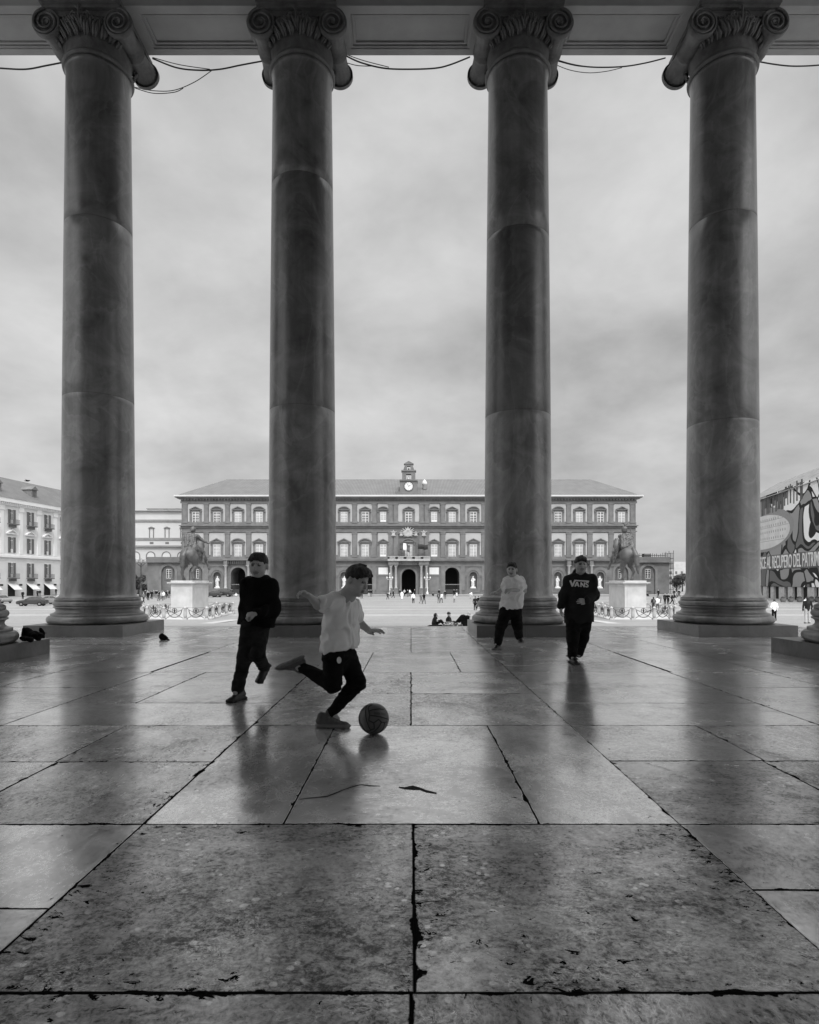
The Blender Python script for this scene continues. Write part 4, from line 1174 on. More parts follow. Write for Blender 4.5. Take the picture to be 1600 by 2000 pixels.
# the printed chest lettering: V with a long bar over ANS, wrapped on the chest
def vans():
    b = MB()
    d = va['chest'].y
    s = 1 / 10.67 * .0   # unused
    def pt(X, Y): # pixel coordinates of the zoomed crop (13.33 per px)
        return (1080 + X/13.34, 1070 + Y/13.34)
    def stroke(pts, w):
        for a, c in zip(pts, pts[1:]):
            ax, ay = pt(*a); cx, cy = pt(*c)
            n = 5
            for i in range(n):
                x0, y0 = ax + (cx-ax)*i/n, ay + (cy-ay)*i/n; x1, y1 = ax + (cx-ax)*(i+1)/n, ay + (cy-ay)*(i+1)/n
                dx, dy = x1-x0, y1-y0; l = math.hypot(dx, dy); nx, ny = -dy/l*w/13.34/2, dx/l*w/13.34/2
                q = []
                for (x, y) in ((x0+nx, y0+ny), (x1+nx, y1+ny), (x1-nx, y1-ny), (x0-nx, y0-ny)):
                    q.append((x, y))
                quads.append(q)
    quads = []
    stroke([(452, 850), (515, 1005)], 50); stroke([(505, 1005), (580, 845)], 46); stroke([(565, 848), (945, 873)], 32)
    stroke([(575, 1010), (632, 888)], 36); stroke([(632, 888), (680, 1015)], 36); stroke([(600, 972), (662, 974)], 26)
    stroke([(732, 1020), (735, 900)], 34); stroke([(732, 902), (822, 1020)], 36); stroke([(822, 1025), (826, 900)], 34)
    stroke([(932, 915), (895, 900), (862, 918), (866, 945), (918, 975), (920, 1005), (890, 1022), (850, 1005)], 28)
    return quads
VQ = vans()
from mathutils.bvhtree import BVHTree
dg = bpy.context.evaluated_depsgraph_get(); dg.update()
bv = BVHTree.FromPolygons([v.co + Vector(va['base']) for v in vtop.data.vertices], [tuple(p.vertices) for p in vtop.data.polygons])
mb = MB()
camp = Vector((0, 0, EYE))
bk = BVHTree.FromPolygons([v.co + Vector(kick['base']) for v in ktr_.data.vertices], [tuple(p.vertices) for p in ktr_.data.polygons])
eb_ = MB(); vs = []
for i in range(14):
    tgt = P(662.5 + 4.6*math.cos(2*math.pi*i/14), 1289.5 + 6.6*math.sin(2*math.pi*i/14), 4.4); dr = (tgt - camp).normalized(); h = bk.ray_cast(camp, dr)
    vs.append((h[0] if h[0] is not None else tgt) - dr*.012 - Vector(kick['base']))
eb_.add(vs, [tuple(range(14))]); eb_.build('badge', M_PRINT, ktr_)
for q in VQ:
    vs = []
    for x, y in q:
        tgt = P(x, y, 8.0); dr = (tgt - camp).normalized()
        h = bv.ray_cast(camp, dr)
        p = h[0] if h[0] is not None else tgt
        vs.append(p - dr*.004 - Vector(va['base']))
    mb.add(vs, [(0, 1, 2, 3)])
lt = mb.build('chest_lettering', M_PRINT, vtop)

# ---------------------------------------------------------------- the ball
def ball():
    r = .113
    bd_ = F*EYE/(1433.5 - VY)
    c = P(730, 1137, bd_); c.z = r
    t = thing('football', 'dark panelled ball with black seams in front of the kicking boy', 'ball', (c.x, c.y, 0))
    me = MB()
    prof = [(max(.0008, r*math.sin(math.pi*i/32)), r - r*math.cos(math.pi*i/32)) for i in range(33)]
    me.lathe(prof, seg=64)
    me.build('skin', mat('ball_leatherette', .09, .38, .12, 20, bump=.05, bscale=200), t)
    vd = (Vector((0, 0, EYE)) - Vector((c.x, c.y, r))).normalized()
    up = Vector((0, 0, 1)); rt = up.cross(vd).normalized(); up = vd.cross(rt)
    def on(X, Y, rr=1.004):
        x, y = (X-800)/463., (790-Y)/463.
        q = math.sqrt(x*x+y*y)
        if q > .985: x *= .985/q; y *= .985/q
        z = math.sqrt(max(0, 1-x*x-y*y))
        return Vector((0, 0, r)) + (rt*x + up*y + vd*z)*r*rr
    lines = [[(610,380),(570,480),(560,600),(567,720),(600,880),(645,1000),(700,1110)],
             [(375,690),(385,840),(440,970),(510,1090),(580,1150),(690,1145),(740,1110)],
             [(580,1150),(650,1225),(780,1190),(900,1090),(980,990),(1030,905)],
             [(770,385),(700,410),(640,455),(650,560),(680,690),(655,840),(800,915),(950,815),(1035,900),(1120,908),(1210,890)],
             [(672,560),(820,520),(980,510),(1110,530)], [(685,700),(850,712),(1050,752),(1240,815)],
             [(805,915),(815,1000),(815,1085),(700,1110)], [(1122,910),(1105,1040),(1040,1140),(960,1200)]]
    sm = MB()
    for l in lines:
        fine = []
        for a, b_ in zip(l, l[1:]):
            for k in range(5): fine.append((a[0]+(b_[0]-a[0])*k/5, a[1]+(b_[1]-a[1])*k/5))
        fine.append(l[-1])
        sm.tube([on(x, y, .99) for x, y in fine], .0046, seg=6)
        # the same seams repeat on the far side
        sm.tube([Vector((0, 0, 2*r)) - on(x, y, .99) for x, y in fine], .0036, seg=6)
    blk = mat('ball_seam', .01, .6, .2, 9)
    sm.build('seam', blk, t)
    tm = text_mesh('SUPER TELE', .026, 0.0, .0004, align='LEFT')
    for v in tm.vertices:
        X = 815 + v.co.x/.16*(400); Y = 668 + v.co.x/.16*40 - v.co.y*3500
        v.co = on(X, Y, 1.006)
    tm.materials.append(blk)
    link('lettering', tm, t)
ball()

# ---------------------------------------------------------------- left-behind clothes and bags
def heap(name, label, cat, caps, m, fold=.02, ff=26, seed=1, vox=.008):
    S = SDF(vox, .05)
    for a, b_, ra, rb in caps: S.cap(a, b_, ra, rb)
    c = sum((Vector(a) for a, _, _, _ in caps), Vector()) / len(caps)
    zlo = min(min(a[2]-ra, b_[2]-rb) for a, b_, ra, rb in caps)
    me = S.mesh(name, m, folds(fold, ff, seed, (1, .3, .4), .8))
    me.transform(Matrix.Translation((-c.x, -c.y, 0)))
    o = link(name, me); o.location = (c.x, c.y, 0)
    return tag(o, label, cat)
dj = 9.0
heap('jacket_heap', 'crumpled black jacket dumped on the near left column plinth', 'jacket',
     [(P(50, 1234, dj), P(70, 1240, dj), .06, .06), (P(52, 1241, dj), P(78, 1243, dj-.2), .05, .05), (P(78, 1232, dj), P(84, 1240, dj), .03, .04), (P(45, 1246, dj-.2), P(60, 1250, dj-.4), .035, .03)], M_BLACKC, .02, 34, 3)
dc = F*EYE/(1250-VY)
heap('cap', 'small black cap lying on the floor right of the first column plinth', 'cap',
     [(P(317, 1245, dc), P(322, 1246, dc), .055, .05), (P(316, 1241, dc), P(318, 1243, dc), .035, .03), (P(324, 1249, dc), P(330, 1249.5, dc-.05), .018, .012)], M_BLACKC, .006, 60, 5, .006)
# ---------------------------------------------------------------- the palace across the piazza
YF = 163.2
def fx(px): return (px - VX)/F*YF
def fz(py): return EYE - (py - VY)/F*YF
PXM = F/YF
XC = fx(798.4)
ZG = -2.28
M_GLASS = mat('window_glass', .05, .15, .5, .9, spec=.6)
M_GLASSL = mat('curtained_glass', .30, .5, .25, .7)
M_ROOF = None
def roof_mat():
    m, N, L, b = node_mat('pantile_roof')
    tc = N.new('ShaderNodeTexCoord')
    wv = N.new('ShaderNodeTexWave'); wv.wave_type = 'BANDS'; wv.bands_direction = 'X'; wv.inputs['Scale'].default_value = .75; wv.inputs['Distortion'].default_value = .8
    wv.inputs['Detail'].default_value = 3
    L.new(tc.outputs['Object'], wv.inputs[0])
    n = N.new('ShaderNodeTexNoise'); n.inputs['Scale'].default_value = .5; n.inputs['Detail'].default_value = 9
    L.new(tc.outputs['Object'], n.inputs[0])
    mu = N.new('ShaderNodeMath'); mu.operation = 'MULTIPLY'; L.new(wv.outputs['Fac'], mu.inputs[0]); L.new(n.outputs['Fac'], mu.inputs[1])
    cr = N.new('ShaderNodeValToRGB'); e = cr.color_ramp.elements
    e[0].position = .05; e[0].color = (.10, .10, .10, 1); e[1].position = .6; e[1].color = (.19, .19, .19, 1)
    L.new(mu.outputs[0], cr.inputs[0]); L.new(cr.outputs[0], b.inputs['Base Color'])
    b.inputs['Roughness'].default_value = .85
    return m
M_ROOF = roof_mat()
pal = thing('royal_palace', 'long dark stone palace with pale panels, hipped tiled roof and clock tower across the piazza', 'palace', (XC, YF, ZG))
PO = Vector((XC, YF, ZG))
def loc(mb):    # move mesh into the palace frame
    mb.v = [tuple(Vector(v) - PO) for v in mb.v]; return mb
HW = 62.4
wl_, wr_ = XC - HW, XC + HW
offs = [0, 7.0, 11.94, 17.75] + [17.75 + 5.82*i for i in range(1, 8)]
bays = sorted([XC + o for o in offs] + [XC - o for o in offs[1:]])
def bay_i(i): return XC + (offs[i] if i >= 0 else -offs[-i])
ZE, ZT = fz(970.5), fz(1094.5)      # top of the upper wall, top of the ground floor
w = MB()
# upper walls (stone), behind everything
w.box(wl_, wr_, YF, YF + 22, ZT + .0, ZE - .8)
# ground floor wall with real openings: cells (x0, x1, arch centre, half width, spring z, depth) 
def arch_cell(mb, x0, x1, z0, z1, cx, hw, zs, y, depth, zb=None, n=14, mi=0, back=None):
    """front wall cell with an arched opening, its reveal and, if asked, its back"""
    zb = z0 if zb is None else zb
    ar_ = [(cx + hw*math.cos(math.pi*i/n), zs + hw*math.sin(math.pi*i/n)) for i in range(n+1)]   # right to left
    q = lambda a, b, c, d: mb.quad((a[0], y, a[1]), (b[0], y, b[1]), (c[0], y, c[1]), (d[0], y, d[1]), mi)
    if zb > z0: q((x0, z0), (x1, z0), (x1, zb), (x0, zb))
    q((x0, zb), (cx-hw, zb), (cx-hw, zs), (x0, zs)); q((cx+hw, zb), (x1, zb), (x1, zs), (cx+hw, zs))
    q((x0, zs), (cx-hw, zs), (cx-hw, z1), (x0, z1)); q((cx+hw, zs), (x1, zs), (x1, z1), (cx+hw, z1))
    for i in range(n):
        a, b = ar_[i], ar_[i+1]
        q((b[0], b[1]), (a[0], a[1]), (a[0], z1), (b[0], z1))
    out = [(cx+hw, zb)] + ar_ + [(cx-hw, zb)]
    for a, b in zip(out, out[1:]):
        mb.quad((a[0], y, a[1]), (b[0], y, b[1]), (b[0], y+depth, b[1]), (a[0], y+depth, a[1]), mi)
    mb.quad((cx-hw, y, zb), (cx+hw, y, zb), (cx+hw, y+depth, zb), (cx-hw, y+depth, zb), mi)
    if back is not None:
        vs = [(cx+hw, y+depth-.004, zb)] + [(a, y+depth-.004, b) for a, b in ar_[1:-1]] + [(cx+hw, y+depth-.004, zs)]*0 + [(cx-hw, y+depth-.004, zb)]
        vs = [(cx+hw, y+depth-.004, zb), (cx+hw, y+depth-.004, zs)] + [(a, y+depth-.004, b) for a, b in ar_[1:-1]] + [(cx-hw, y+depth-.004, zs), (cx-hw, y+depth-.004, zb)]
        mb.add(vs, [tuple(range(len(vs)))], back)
def archivolt(mb, cx, hw, zs, y0, y1, wd, mi=0, legs=0, n=16):
    for i in range(n):
        a0, a1 = math.pi*i/n, math.pi*(i+1)/n
        pts = [(cx+hw*math.cos(a0), zs+hw*math.sin(a0)), (cx+(hw+wd)*math.cos(a0), zs+(hw+wd)*math.sin(a0)), (cx+(hw+wd)*math.cos(a1), zs+(hw+wd)*math.sin(a1)), (cx+hw*math.cos(a1), zs+hw*math.sin(a1))]
        mb.prism(pts, y0, y1, mi)
    if legs:
        for s_ in (-1, 1):
            xa, xb = sorted((cx + s_*hw, cx + s_*(hw+wd))); mb.box(xa, xb, y0, y1, legs, zs - .003, mi)
edges = [bays[0] - 2.9] + [(a+b)/2 for a, b in zip(bays, bays[1:])] + [bays[-1] + 2.9]
zt = ZT - .35
niches = []; open_arches = []; win_arches = []
for i, bx in enumerate(bays):
    k = abs(i - 10); x0, x1 = edges[i], edges[i+1]
    if i == 0: x0 = wl_
    if i == 20: x1 = wr_
    if k == 0:
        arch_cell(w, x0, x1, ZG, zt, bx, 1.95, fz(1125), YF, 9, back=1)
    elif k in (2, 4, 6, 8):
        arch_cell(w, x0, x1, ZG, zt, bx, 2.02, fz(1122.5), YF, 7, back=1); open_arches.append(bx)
    elif k in (3, 5, 7, 9):
        arch_cell(w, x0, x1, ZG, zt, bx, 1.02, fz(1124.5), YF, 1.0, zb=fz(1149), back=0); niches.append((bx, k, i < 10))
    elif k == 10:
        arch_cell(w, x0, x1, ZG, zt, bx, 1.85, fz(1118), YF, .5, back=0); win_arches.append((bx, i))
    else:
        w.quad((x0, YF, ZG), (x1, YF, ZG), (x1, YF, zt), (x0, YF, zt))
w.box(wl_, wr_, YF + 10, YF + 22, ZG, zt - .01)
w.box(wl_, wl_ + .3, YF + .01, YF + 9.9, ZG, zt - .02); w.box(wr_ - .3, wr_, YF + .01, YF + 9.9, ZG, zt - .02)
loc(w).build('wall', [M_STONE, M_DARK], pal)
# lower wings with terrace
for s_ in (-1, 1):
    wg = MB()
    xo = wl_ if s_ < 0 else wr_
    xe = fx(287) if s_ < 0 else fx(1309)
    cx = fx(327.7) if s_ < 0 else fx(1267.6)
    a, b = sorted((xo, xe))
    arch_cell(wg, a, b, ZG, zt, cx, 1.85, fz(1118), YF + .3, .5, back=0, mi=0); win_arches.append((cx, 30))
    wg.box(a, b, YF + .9, YF + 14, ZG, zt - .01)
    wg.box(a + (.0 if s_ > 0 else 0), b, YF - .2, YF + 14, zt + .003, ZT + .1)
    wg.box(a, b, YF + .0, YF + .25, ZT + .12, ZT + .95)
    wg.box(a - (.5 if s_ < 0 else 0), b + (.5 if s_ > 0 else 0), YF - .55, YF + .7, zt - .25, zt - .003)
    loc(wg).build('wing', [M_STONE, M_DARK], pal)
# stucco panels
sp_ = MB(); ps = MB()
for i, bx in enumerate(bays):
    k = abs(i - 10)
    hwp = 2.2
    if k == 1: hwp = 1.45
    if k == 0: hwp = 2.9
    sp_.box(bx - hwp, bx + hwp, YF - .05, YF - .001, fz(1019), fz(983.5))
    if k: sp_.box(bx - hwp + (.05 if k > 1 else 0), bx + hwp - (.05 if k > 1 else 0), YF - .05, YF - .001, fz(1084) , fz(1040.5))
loc(sp_).build('stucco_panels', M_STUCCO, pal)
# pilasters
ped_me = MB(); ped_me.box(-.62, .62, -.22, -.001, fz(1022.5), fz(984)); ped_me.box(-.75, .75, -.30, -.001, fz(1026)+.3, fz(1022.6)); ped_me.box(-.72, .72, -.30, -.001, fz(983.9), fz(981.5))
pil_u = None
def pil(z0, z1):
    m = MB(); m.box(-.60, .60, -.22, -.001, z0 + .5, z1 - .55); m.box(-.74, .74, -.30, -.001, z0, z0 + .498); m.box(-.78, .78, -.32, -.001, z1 - .548, z1 - .1); m.box(-.68, .68, -.36, -.001, z1 - .098, z1)
    m.v = [(v[0], v[1], v[2] - ZG) for v in m.v]
    return m.mesh('pilaster', M_STONE2)
pu, pl_ = pil(fz(1021.5), fz(982)), pil(fz(1088), fz(1039))
px_ = [edges[i] for i in range(1, 21)] + [bays[0] - 2.95, bays[-1] + 2.95]
px_ = [x for x in px_ if abs(x - XC) > 6.0 or True]
for x in px_:
    for me in (pu, pl_):
        o = link('pilaster', me, pal); o.location = (x - XC, 0, 0)
for s_ in (-1, 1):
    for me in (pu, pl_):
        o = link('pilaster', me, pal); o.location = (s_*5.0, 0, 0)
# cornices and bands
c = MB()
c.box(wl_ - .25, wr_ + .25, YF - .35, YF + .0, fz(983), fz(979.5)); c.box(wl_ - .2, wr_ + .2, YF - .12, YF, fz(979.4), fz(974.8))
c.box(wl_ - .9, wr_ + .9, YF - 1.0, YF + 1, fz(974.7), fz(972.8)); c.box(wl_ - 1.4, wr_ + 1.4, YF - 1.5, YF + 1.5, fz(972.7), fz(971.2))
n = 150
for i in range(n):
    x = wl_ + (i + .5)*(wr_ - wl_)/n; c.box(x - .18, x + .18, YF - .8, YF - .36, fz(977.5), fz(974.72))
c.box(wl_ - .5, wr_ + .5, YF - .75, YF - .001, fz(1027.6), fz(1026)); c.box(wl_ - .25, wr_ + .25, YF - .3, YF - .001, fz(1031), fz(1027.7))
c.box(wl_ - .25, wr_ + .25, YF - .38, YF - .001, fz(1039), fz(1036.8))
c.box(wl_ - .1, wr_ + .1, YF - .15, YF - .001, fz(1025.9), fz(1020)); c.box(wl_ - .1, wr_ + .1, YF - .15, YF - .001, fz(1092.5), fz(1087))
c.box(wl_ - .6, wr_ + .6, YF - .85, YF - .001, fz(1095.2), fz(1093)); c.box(wl_ - .2, wr_ + .2, YF - .25, YF - .001, fz(1098), fz(1095.3))
c.box(wl_ - .15, wr_ + .15, YF - .2, YF - .001, fz(1106.5), fz(1104.6))
c.box(wl_ - .15, wr_ + .15, YF - .2, YF - .001, ZG, ZG + .9) if False else None
loc(c).build('cornice', M_STONE2, pal)
gt = MB(); gt.box(wl_ - 1.55, wr_ + 1.55, YF - 1.65, YF + 1.0, fz(971.1), fz(968.2))
loc(gt).build('gutter', M_WHITEW, pal)
# ground-floor trim
for bx in open_arches:
    tr_ = MB(); archivolt(tr_, bx, 2.02, fz(1122.5), YF - .16, YF - .001, .62, legs=ZG); loc(tr_).build('arch_surround', M_STONE2, pal)
for bx, k, lf in niches:
    tr_ = MB()
    archivolt(tr_, bx, 1.55, fz(1124.5), YF - .14, YF - .001, .85)
    tr_.box(bx - 2.6, bx - 1.05, YF - .12, YF - .001, fz(1126.5), fz(1125.2)); tr_.box(bx + 1.05, bx + 2.6, YF - .12, YF - .001, fz(1126.5), fz(1125.2))
    for a_, b_ in ((-1.7, -1.45), (1.45, 1.7)): tr_.box(bx + a_, bx + b_, YF - .1, YF - .001, fz(1154), fz(1126.6))
    tr_.box(bx - 1.7, bx + 1.7, YF - .1, YF - .001, fz(1156), fz(1154.1))
    loc(tr_).build('niche_surround', M_STONE2, pal)
for bx, i in win_arches:
    yy = YF + (.3 if i == 30 else 0)
    tr_ = MB(); archivolt(tr_, bx, 1.85, fz(1118), yy - .14, yy - .001, .7, legs=ZG); loc(tr_).build('arch_surround', M_STONE2, pal)
tr_ = MB(); archivolt(tr_, bay_i(0), 1.95, fz(1125), YF - .2, YF - .001, .55, legs=ZG); loc(tr_).build('arch_surround', M_STONE2, pal)
for i in range(1, 20):
    x = edges[i]
    if abs(x - XC) > 7.5:
        tr_ = MB(); tr_.box(x - .55, x + .55, YF - .18, YF - .001, ZG + 1.2, fz(1106.6)); loc(tr_).build('pier', M_STONE2, pal)
for s_ in (-1, 1):
    for a_, b_ in ((1114.2, 1122),):
        m = MB(); m.box(-1.3, 1.3, -.12, -.001, fz(1122) - ZG, fz(1108.5) - ZG); o = m.build('plaque', M_WHITEP, pal); o.location = (s_*7.0, 0, 0)
    m = MB(); m.box(-1.3, 1.3, -.08, -.001, fz(1154) - ZG, fz(1126) - ZG); m.box(-1.6, 1.6, -.14, -.001, fz(1125.4) - ZG, fz(1124) - ZG); o = m.build('blank_panel', M_STONE2, pal); o.location = (s_*7.0, 0, 0)
# windows: four kinds, then copies with their parts
def make_window(wd, z0, z1, seg, upper, wide=1.0):
    """stone surround with pediment > white frame > glass"""
    m = MB(); sw = .42
    h0, h1 = z0 - ZG, z1 - ZG
    m.box(-wd/2 - sw, -wd/2, -.16, -.051, h0, h1 + sw); m.box(wd/2, wd/2 + sw, -.16, -.051, h0, h1 + sw); m.box(-wd/2, wd/2, -.16, -.051, h1, h1 + sw)
    m.box(-wd/2 - .8, -wd/2 - sw - .003, -.10, -.051, h0, h1 + sw - .2); m.box(wd/2 + sw + .003, wd/2 + .8, -.10, -.051, h0, h1 + sw - .2)
    zc = h1 + sw + .12; pw = (1.66 if upper else 1.92)*wide
    m.box(-pw, pw, -.55, -.051, zc, zc + .17)
    ph = .78 if upper else .95
    if seg:
        n_ = 10; R_ = (pw*pw + ph*ph)/(2*ph); a0 = math.asin(pw/R_)
        o_ = [(R_*math.sin(-a0 + 2*a0*i/n_), zc + .172 + R_*math.cos(-a0 + 2*a0*i/n_) - R_*math.cos(a0)) for i in range(n_+1)]
        i_ = [(x*.86, zc + .172 + (z - zc - .172)*.68) for x, z in o_]
        for j in range(n_): m.prism([i_[j], i_[j+1], o_[j+1], o_[j]], -.55, -.051)
        m.prism([(-pw*.84, zc + .172)] + [(x*.98, z*1.0 - .004) for x, z in i_[1:-1]] + [(pw*.84, zc + .172)], -.2, -.052)
    else:
        m.prism([(-pw, zc + .172), (-pw*.78, zc + .172), (0, zc + .172 + ph*.72), (0, zc + .172 + ph)], -.55, -.051)
        m.prism([(pw, zc + .172), (0, zc + .172 + ph), (0, zc + .172 + ph*.72), (pw*.78, zc + .172)], -.55, -.051)
        m.prism([(-pw*.8, zc + .173), (pw*.8, zc + .173), (0, zc + .172 + ph*.71)], -.2, -.052)
    for s_ in (-1, 1): m.box(s_*(wd/2 + .6) - .14, s_*(wd/2 + .6) + .14, -.4, -.101, h1 - .1, zc - .003)
    root = m.build('window', M_STONE2)
    f = MB(); fw = .13
    f.box(-wd/2, -wd/2 + fw, -.11, -.052, h0, h1); f.box(wd/2 - fw, wd/2, -.11, -.052, h0, h1); f.box(-wd/2 + fw, wd/2 - fw, -.11, -.052, h1 - fw, h1); f.box(-wd/2 + fw, wd/2 - fw, -.11, -.052, h0, h0 + .50)
    f.box(-.10, .10, -.12, -.053, h0 + .5, h1 - fw)
    hh = (h1 - fw - h0 - .5); rows_ = 4
    for r_ in range(1, rows_): 
        z = h0 + .5 + hh*r_/rows_; t_ = .085 if r_ == rows_ - 1 else .05
        f.box(-wd/2 + fw, -.101, -.10, -.053, z - t_, z + t_); f.box(.101, wd/2 - fw, -.10, -.053, z - t_, z + t_)
    for s_ in (-1, 1):
        x = s_*(wd/2 - fw + .10)/2; 
        f.box(x - .035, x + .035, -.095, -.0535, h0 + .5, h1 - fw)
    fo = f.build('frame', M_WHITEP, root)
    g_ = MB(); g_.quad((-wd/2 + fw/2, -.0525, h0 + .3), (wd/2 - fw/2, -.0525, h0 + .3), (wd/2 - fw/2, -.0525, h1 - fw/2), (-wd/2 + fw/2, -.0525, h1 - fw/2))
    go = g_.build('pane', M_GLASS, fo)
    return root
protos = {}
for upper in (0, 1):
    for seg in (0, 1):
        z0, z1 = (fz(1024.2), fz(999.8)) if upper else (fz(1092), fz(1063.2))
        protos[(upper, seg)] = make_window(1.85 if upper else 1.95, z0, z1, seg, upper)
protos[('s', 1)] = make_window(1.6, fz(1019.3), fz(999.8), 1, 1, .95)
protos[('s', 0)] = make_window(1.72, fz(1087), fz(1063.2), 0, 1, .95)
used = set()
pane_light = {}
for i, bx in enumerate(bays):
    k = abs(i - 10)
    for upper in (0, 1):
        if k == 1: key = ('s', 1 if upper else 0)
        else: key = (upper, ((k % 2 == 1) if upper else (k % 2 == 0)))
        key = (key[0], int(key[1]))
        pr = protos[key]
        if key in used: o = copy_tree(pr, pal)
        else: o = pr; o.parent = pal; used.add(key)
        o.location = (bx - XC, 0, 0)
        q = R.random()
        if q < .62:
            pane = o.children[0].children[0]
            if pane.material_slots: pane.material_slots[0].link = 'OBJECT'; pane.material_slots[0].material = M_GLASSL
# shuttered windows in the end arches
def shut_window():
    m = MB(); h0, h1 = fz(1129.5) - ZG, fz(1111.5) - ZG
    m.box(-1.35, 1.35, .30, .46, h0 - .35, h0 - .05)
    m.box(-1.3, -.72, .25, .32, h0, h1 + .2, 1); m.box(.72, 1.3, .25, .32, h0, h1 + .2, 1)
    m.box(-1.0, 1.0, .30, .46, ZG*0 + .9, 1.05)
    root = m.build('window', [M_STONE2, M_SHUT])
    f = MB()
    f.box(-.72, -.62, .38, .44, h0, h1); f.box(.62, .72, .38, .44, h0, h1); f.box(-.07, .07, .37, .44, h0, h1); f.box(-.62, .62, .385, .44, h1 - .12, h1); f.box(-.62, .62, .385, .44, h0, h0 + .12)
    for r_ in range(1, 4): f.box(-.62, -.071, .39, .44, h0 + (h1-h0)*r_/4 - .04, h0 + (h1-h0)*r_/4 + .04); f.box(.071, .62, .39, .44, h0 + (h1-h0)*r_/4 - .04, h0 + (h1-h0)*r_/4 + .04)
    fo = f.build('frame', M_WHITEP, root)
    g_ = MB(); g_.quad((-.7, .445, h0), (.7, .445, h0), (.7, .445, h1), (-.7, .445, h1)); g_.build('pane', M_GLASS, fo)
    return root
sw0 = shut_window()
for j, (bx, i) in enumerate(win_arches):
    o = sw0 if j == 0 else copy_tree(sw0)
    o.parent = pal; o.location = (bx - XC, .3 if i == 30 else 0, 0)
# gates in the open arches
for bx in open_arches:
    m = MB(); z1 = fz(1141) - ZG
    for i in range(16):
        x = -1.95 + 3.9*i/15; m.box(x - .03, x + .03, .4, .45, 0, z1 + (.25 if i % 2 else .1))
    m.box(-2, 2, .41, .44, z1 - .15, z1 - .05, 1); m.box(-2, 2, .46, .5, .2, z1*.5)
    o = m.build('gate', [M_IRON, M_STEP], pal); o.location = (bx - XC, 0, 0)
# main portal: paired columns, balcony, coat of arms
def portal_col(x, zt_, r=.36, nm='portal_column'):
    m = MB(); h = zt_ - ZG
    m.box(-.55, .55, -.75, .35, 0, 1.65, 1)
    m.lathe([(r*1.35, 1.652), (r*1.35, 1.85), (r*1.1, 1.95), (r, 2.1), (r*.86, h - .5), (r*1.05, h - .42), (r*1.3, h - .25), (r*1.3, h - .001)], (0, -.2, 0), 16)
    m.box(-.55, .55, -.75, .35, h, h + .18)
    o = m.build(nm, [M_ORN, M_STONE2], pal); o.location = (x - XC, -.95, 0)
for x in (764, 773.6, 823, 833): portal_col(fx(x), fz(1105.2))
for b_ in (bay_i(-8), bay_i(8)):
    for s_ in (-1, 1): portal_col(b_ + s_*3.1, fz(1105.2))
pb = MB()
bal0, bal1 = fx(758), fx(840)
pb.box(bal0, bal1, YF - 2.3, YF - .9, fz(1096), fz(1093.2)); pb.box(bal0, bal1, YF - 2.2, YF - 2.0, fz(1088.4), fz(1087.2)); pb.box(bal0, bal1, YF - 2.2, YF - 2.0, fz(1093.1), fz(1092.2))
n = 60
for i in range(n):
    x = bal0 + .1 + (bal1 - bal0 - .2)*i/(n-1)
    wdt = .30 if i % 12 in (0, 1, 11) else .055
    pb.box(max(bal0, x - wdt), min(bal1, x + wdt), YF - 2.17, YF - 2.03, fz(1092.2) + .002, fz(1088.4) - .002)
loc(pb).build('balcony', M_ORN, pal)
pd = MB()
for a_, b_ in ((fx(759), fx(779)), (fx(818), fx(838))): pd.box(a_, b_, YF - 1.9, YF - .9, fz(1105) + .2, fz(1096) - .003)
pd.box(fx(779) + .01, fx(818) - .01, YF - 1.2, YF - .9, fz(1104), fz(1096) - .003)
for i in range(7):
    for s_ in (-1, 1):
        x = XC + s_*(1.3 + .42*i) ; pd.box(x - .11, x + .11, YF - 1.45, YF - 1.21, fz(1103) + (i % 2)*.3, fz(1098))
loc(pd).build('portal_entablature', M_STONE2, pal)
for b_ in (bay_i(-8), bay_i(8)):
    m = MB(); m.box(-3.9, 3.9, -1.6, -.86, fz(1094.8) - ZG, fz(1093) - ZG + .05)
    for s_ in (-1, 1): m.box(s_*3.1 - .5, s_*3.1 + .5, -1.4, -.5, fz(1105) + .2 - ZG, fz(1095) - ZG)
    for i in range(10):
        x = -2.4 + 4.8*i/9; m.box(x - .14, x + .14, -.9, -.27, fz(1101) - ZG, fz(1095.3) - ZG)
    o = m.build('balcony', M_STONE2, pal); o.location = (b_ - XC, 0, 0)
# coat of arms and shields
def crest(x, z, s_, spikes):
    S = SDF(.07*s_ + .02, .08)
    S.ell((0, 0, 0), (.55*s_, .2, .62*s_)); S.ell((0, -.12, .75*s_), (.45*s_, .18, .2*s_)); S.ell((0, -.1, 1.05*s_), (.16*s_, .14, .22*s_))
    rr = random.Random(2)
    for k in range(spikes):
        a = math.radians(-55 + 290*k/max(1, spikes-1))
        ex = (math.cos(a)*1.25*s_*rr.uniform(.9, 1.15), -.05, math.sin(a)*.95*s_ + .35*s_)
        S.cap((math.cos(a)*.4*s_, -.05, math.sin(a)*.5*s_ + .1), ex, .15*s_, .07*s_)
    o = link('coat_of_arms' if spikes > 6 else 'shield', S.mesh('crest', M_ORN), pal); o.location = (x - XC, -.45, z - ZG)
crest(XC - .2, fz(1043), 1.5, 13)
for x, z in ((768.6, 1044), (783.6, 1044.5), (812.5, 1044.5), (827.6, 1044)): crest(fx(x), fz(z), .95 if x in (768.6, 827.6) else .75, 4)
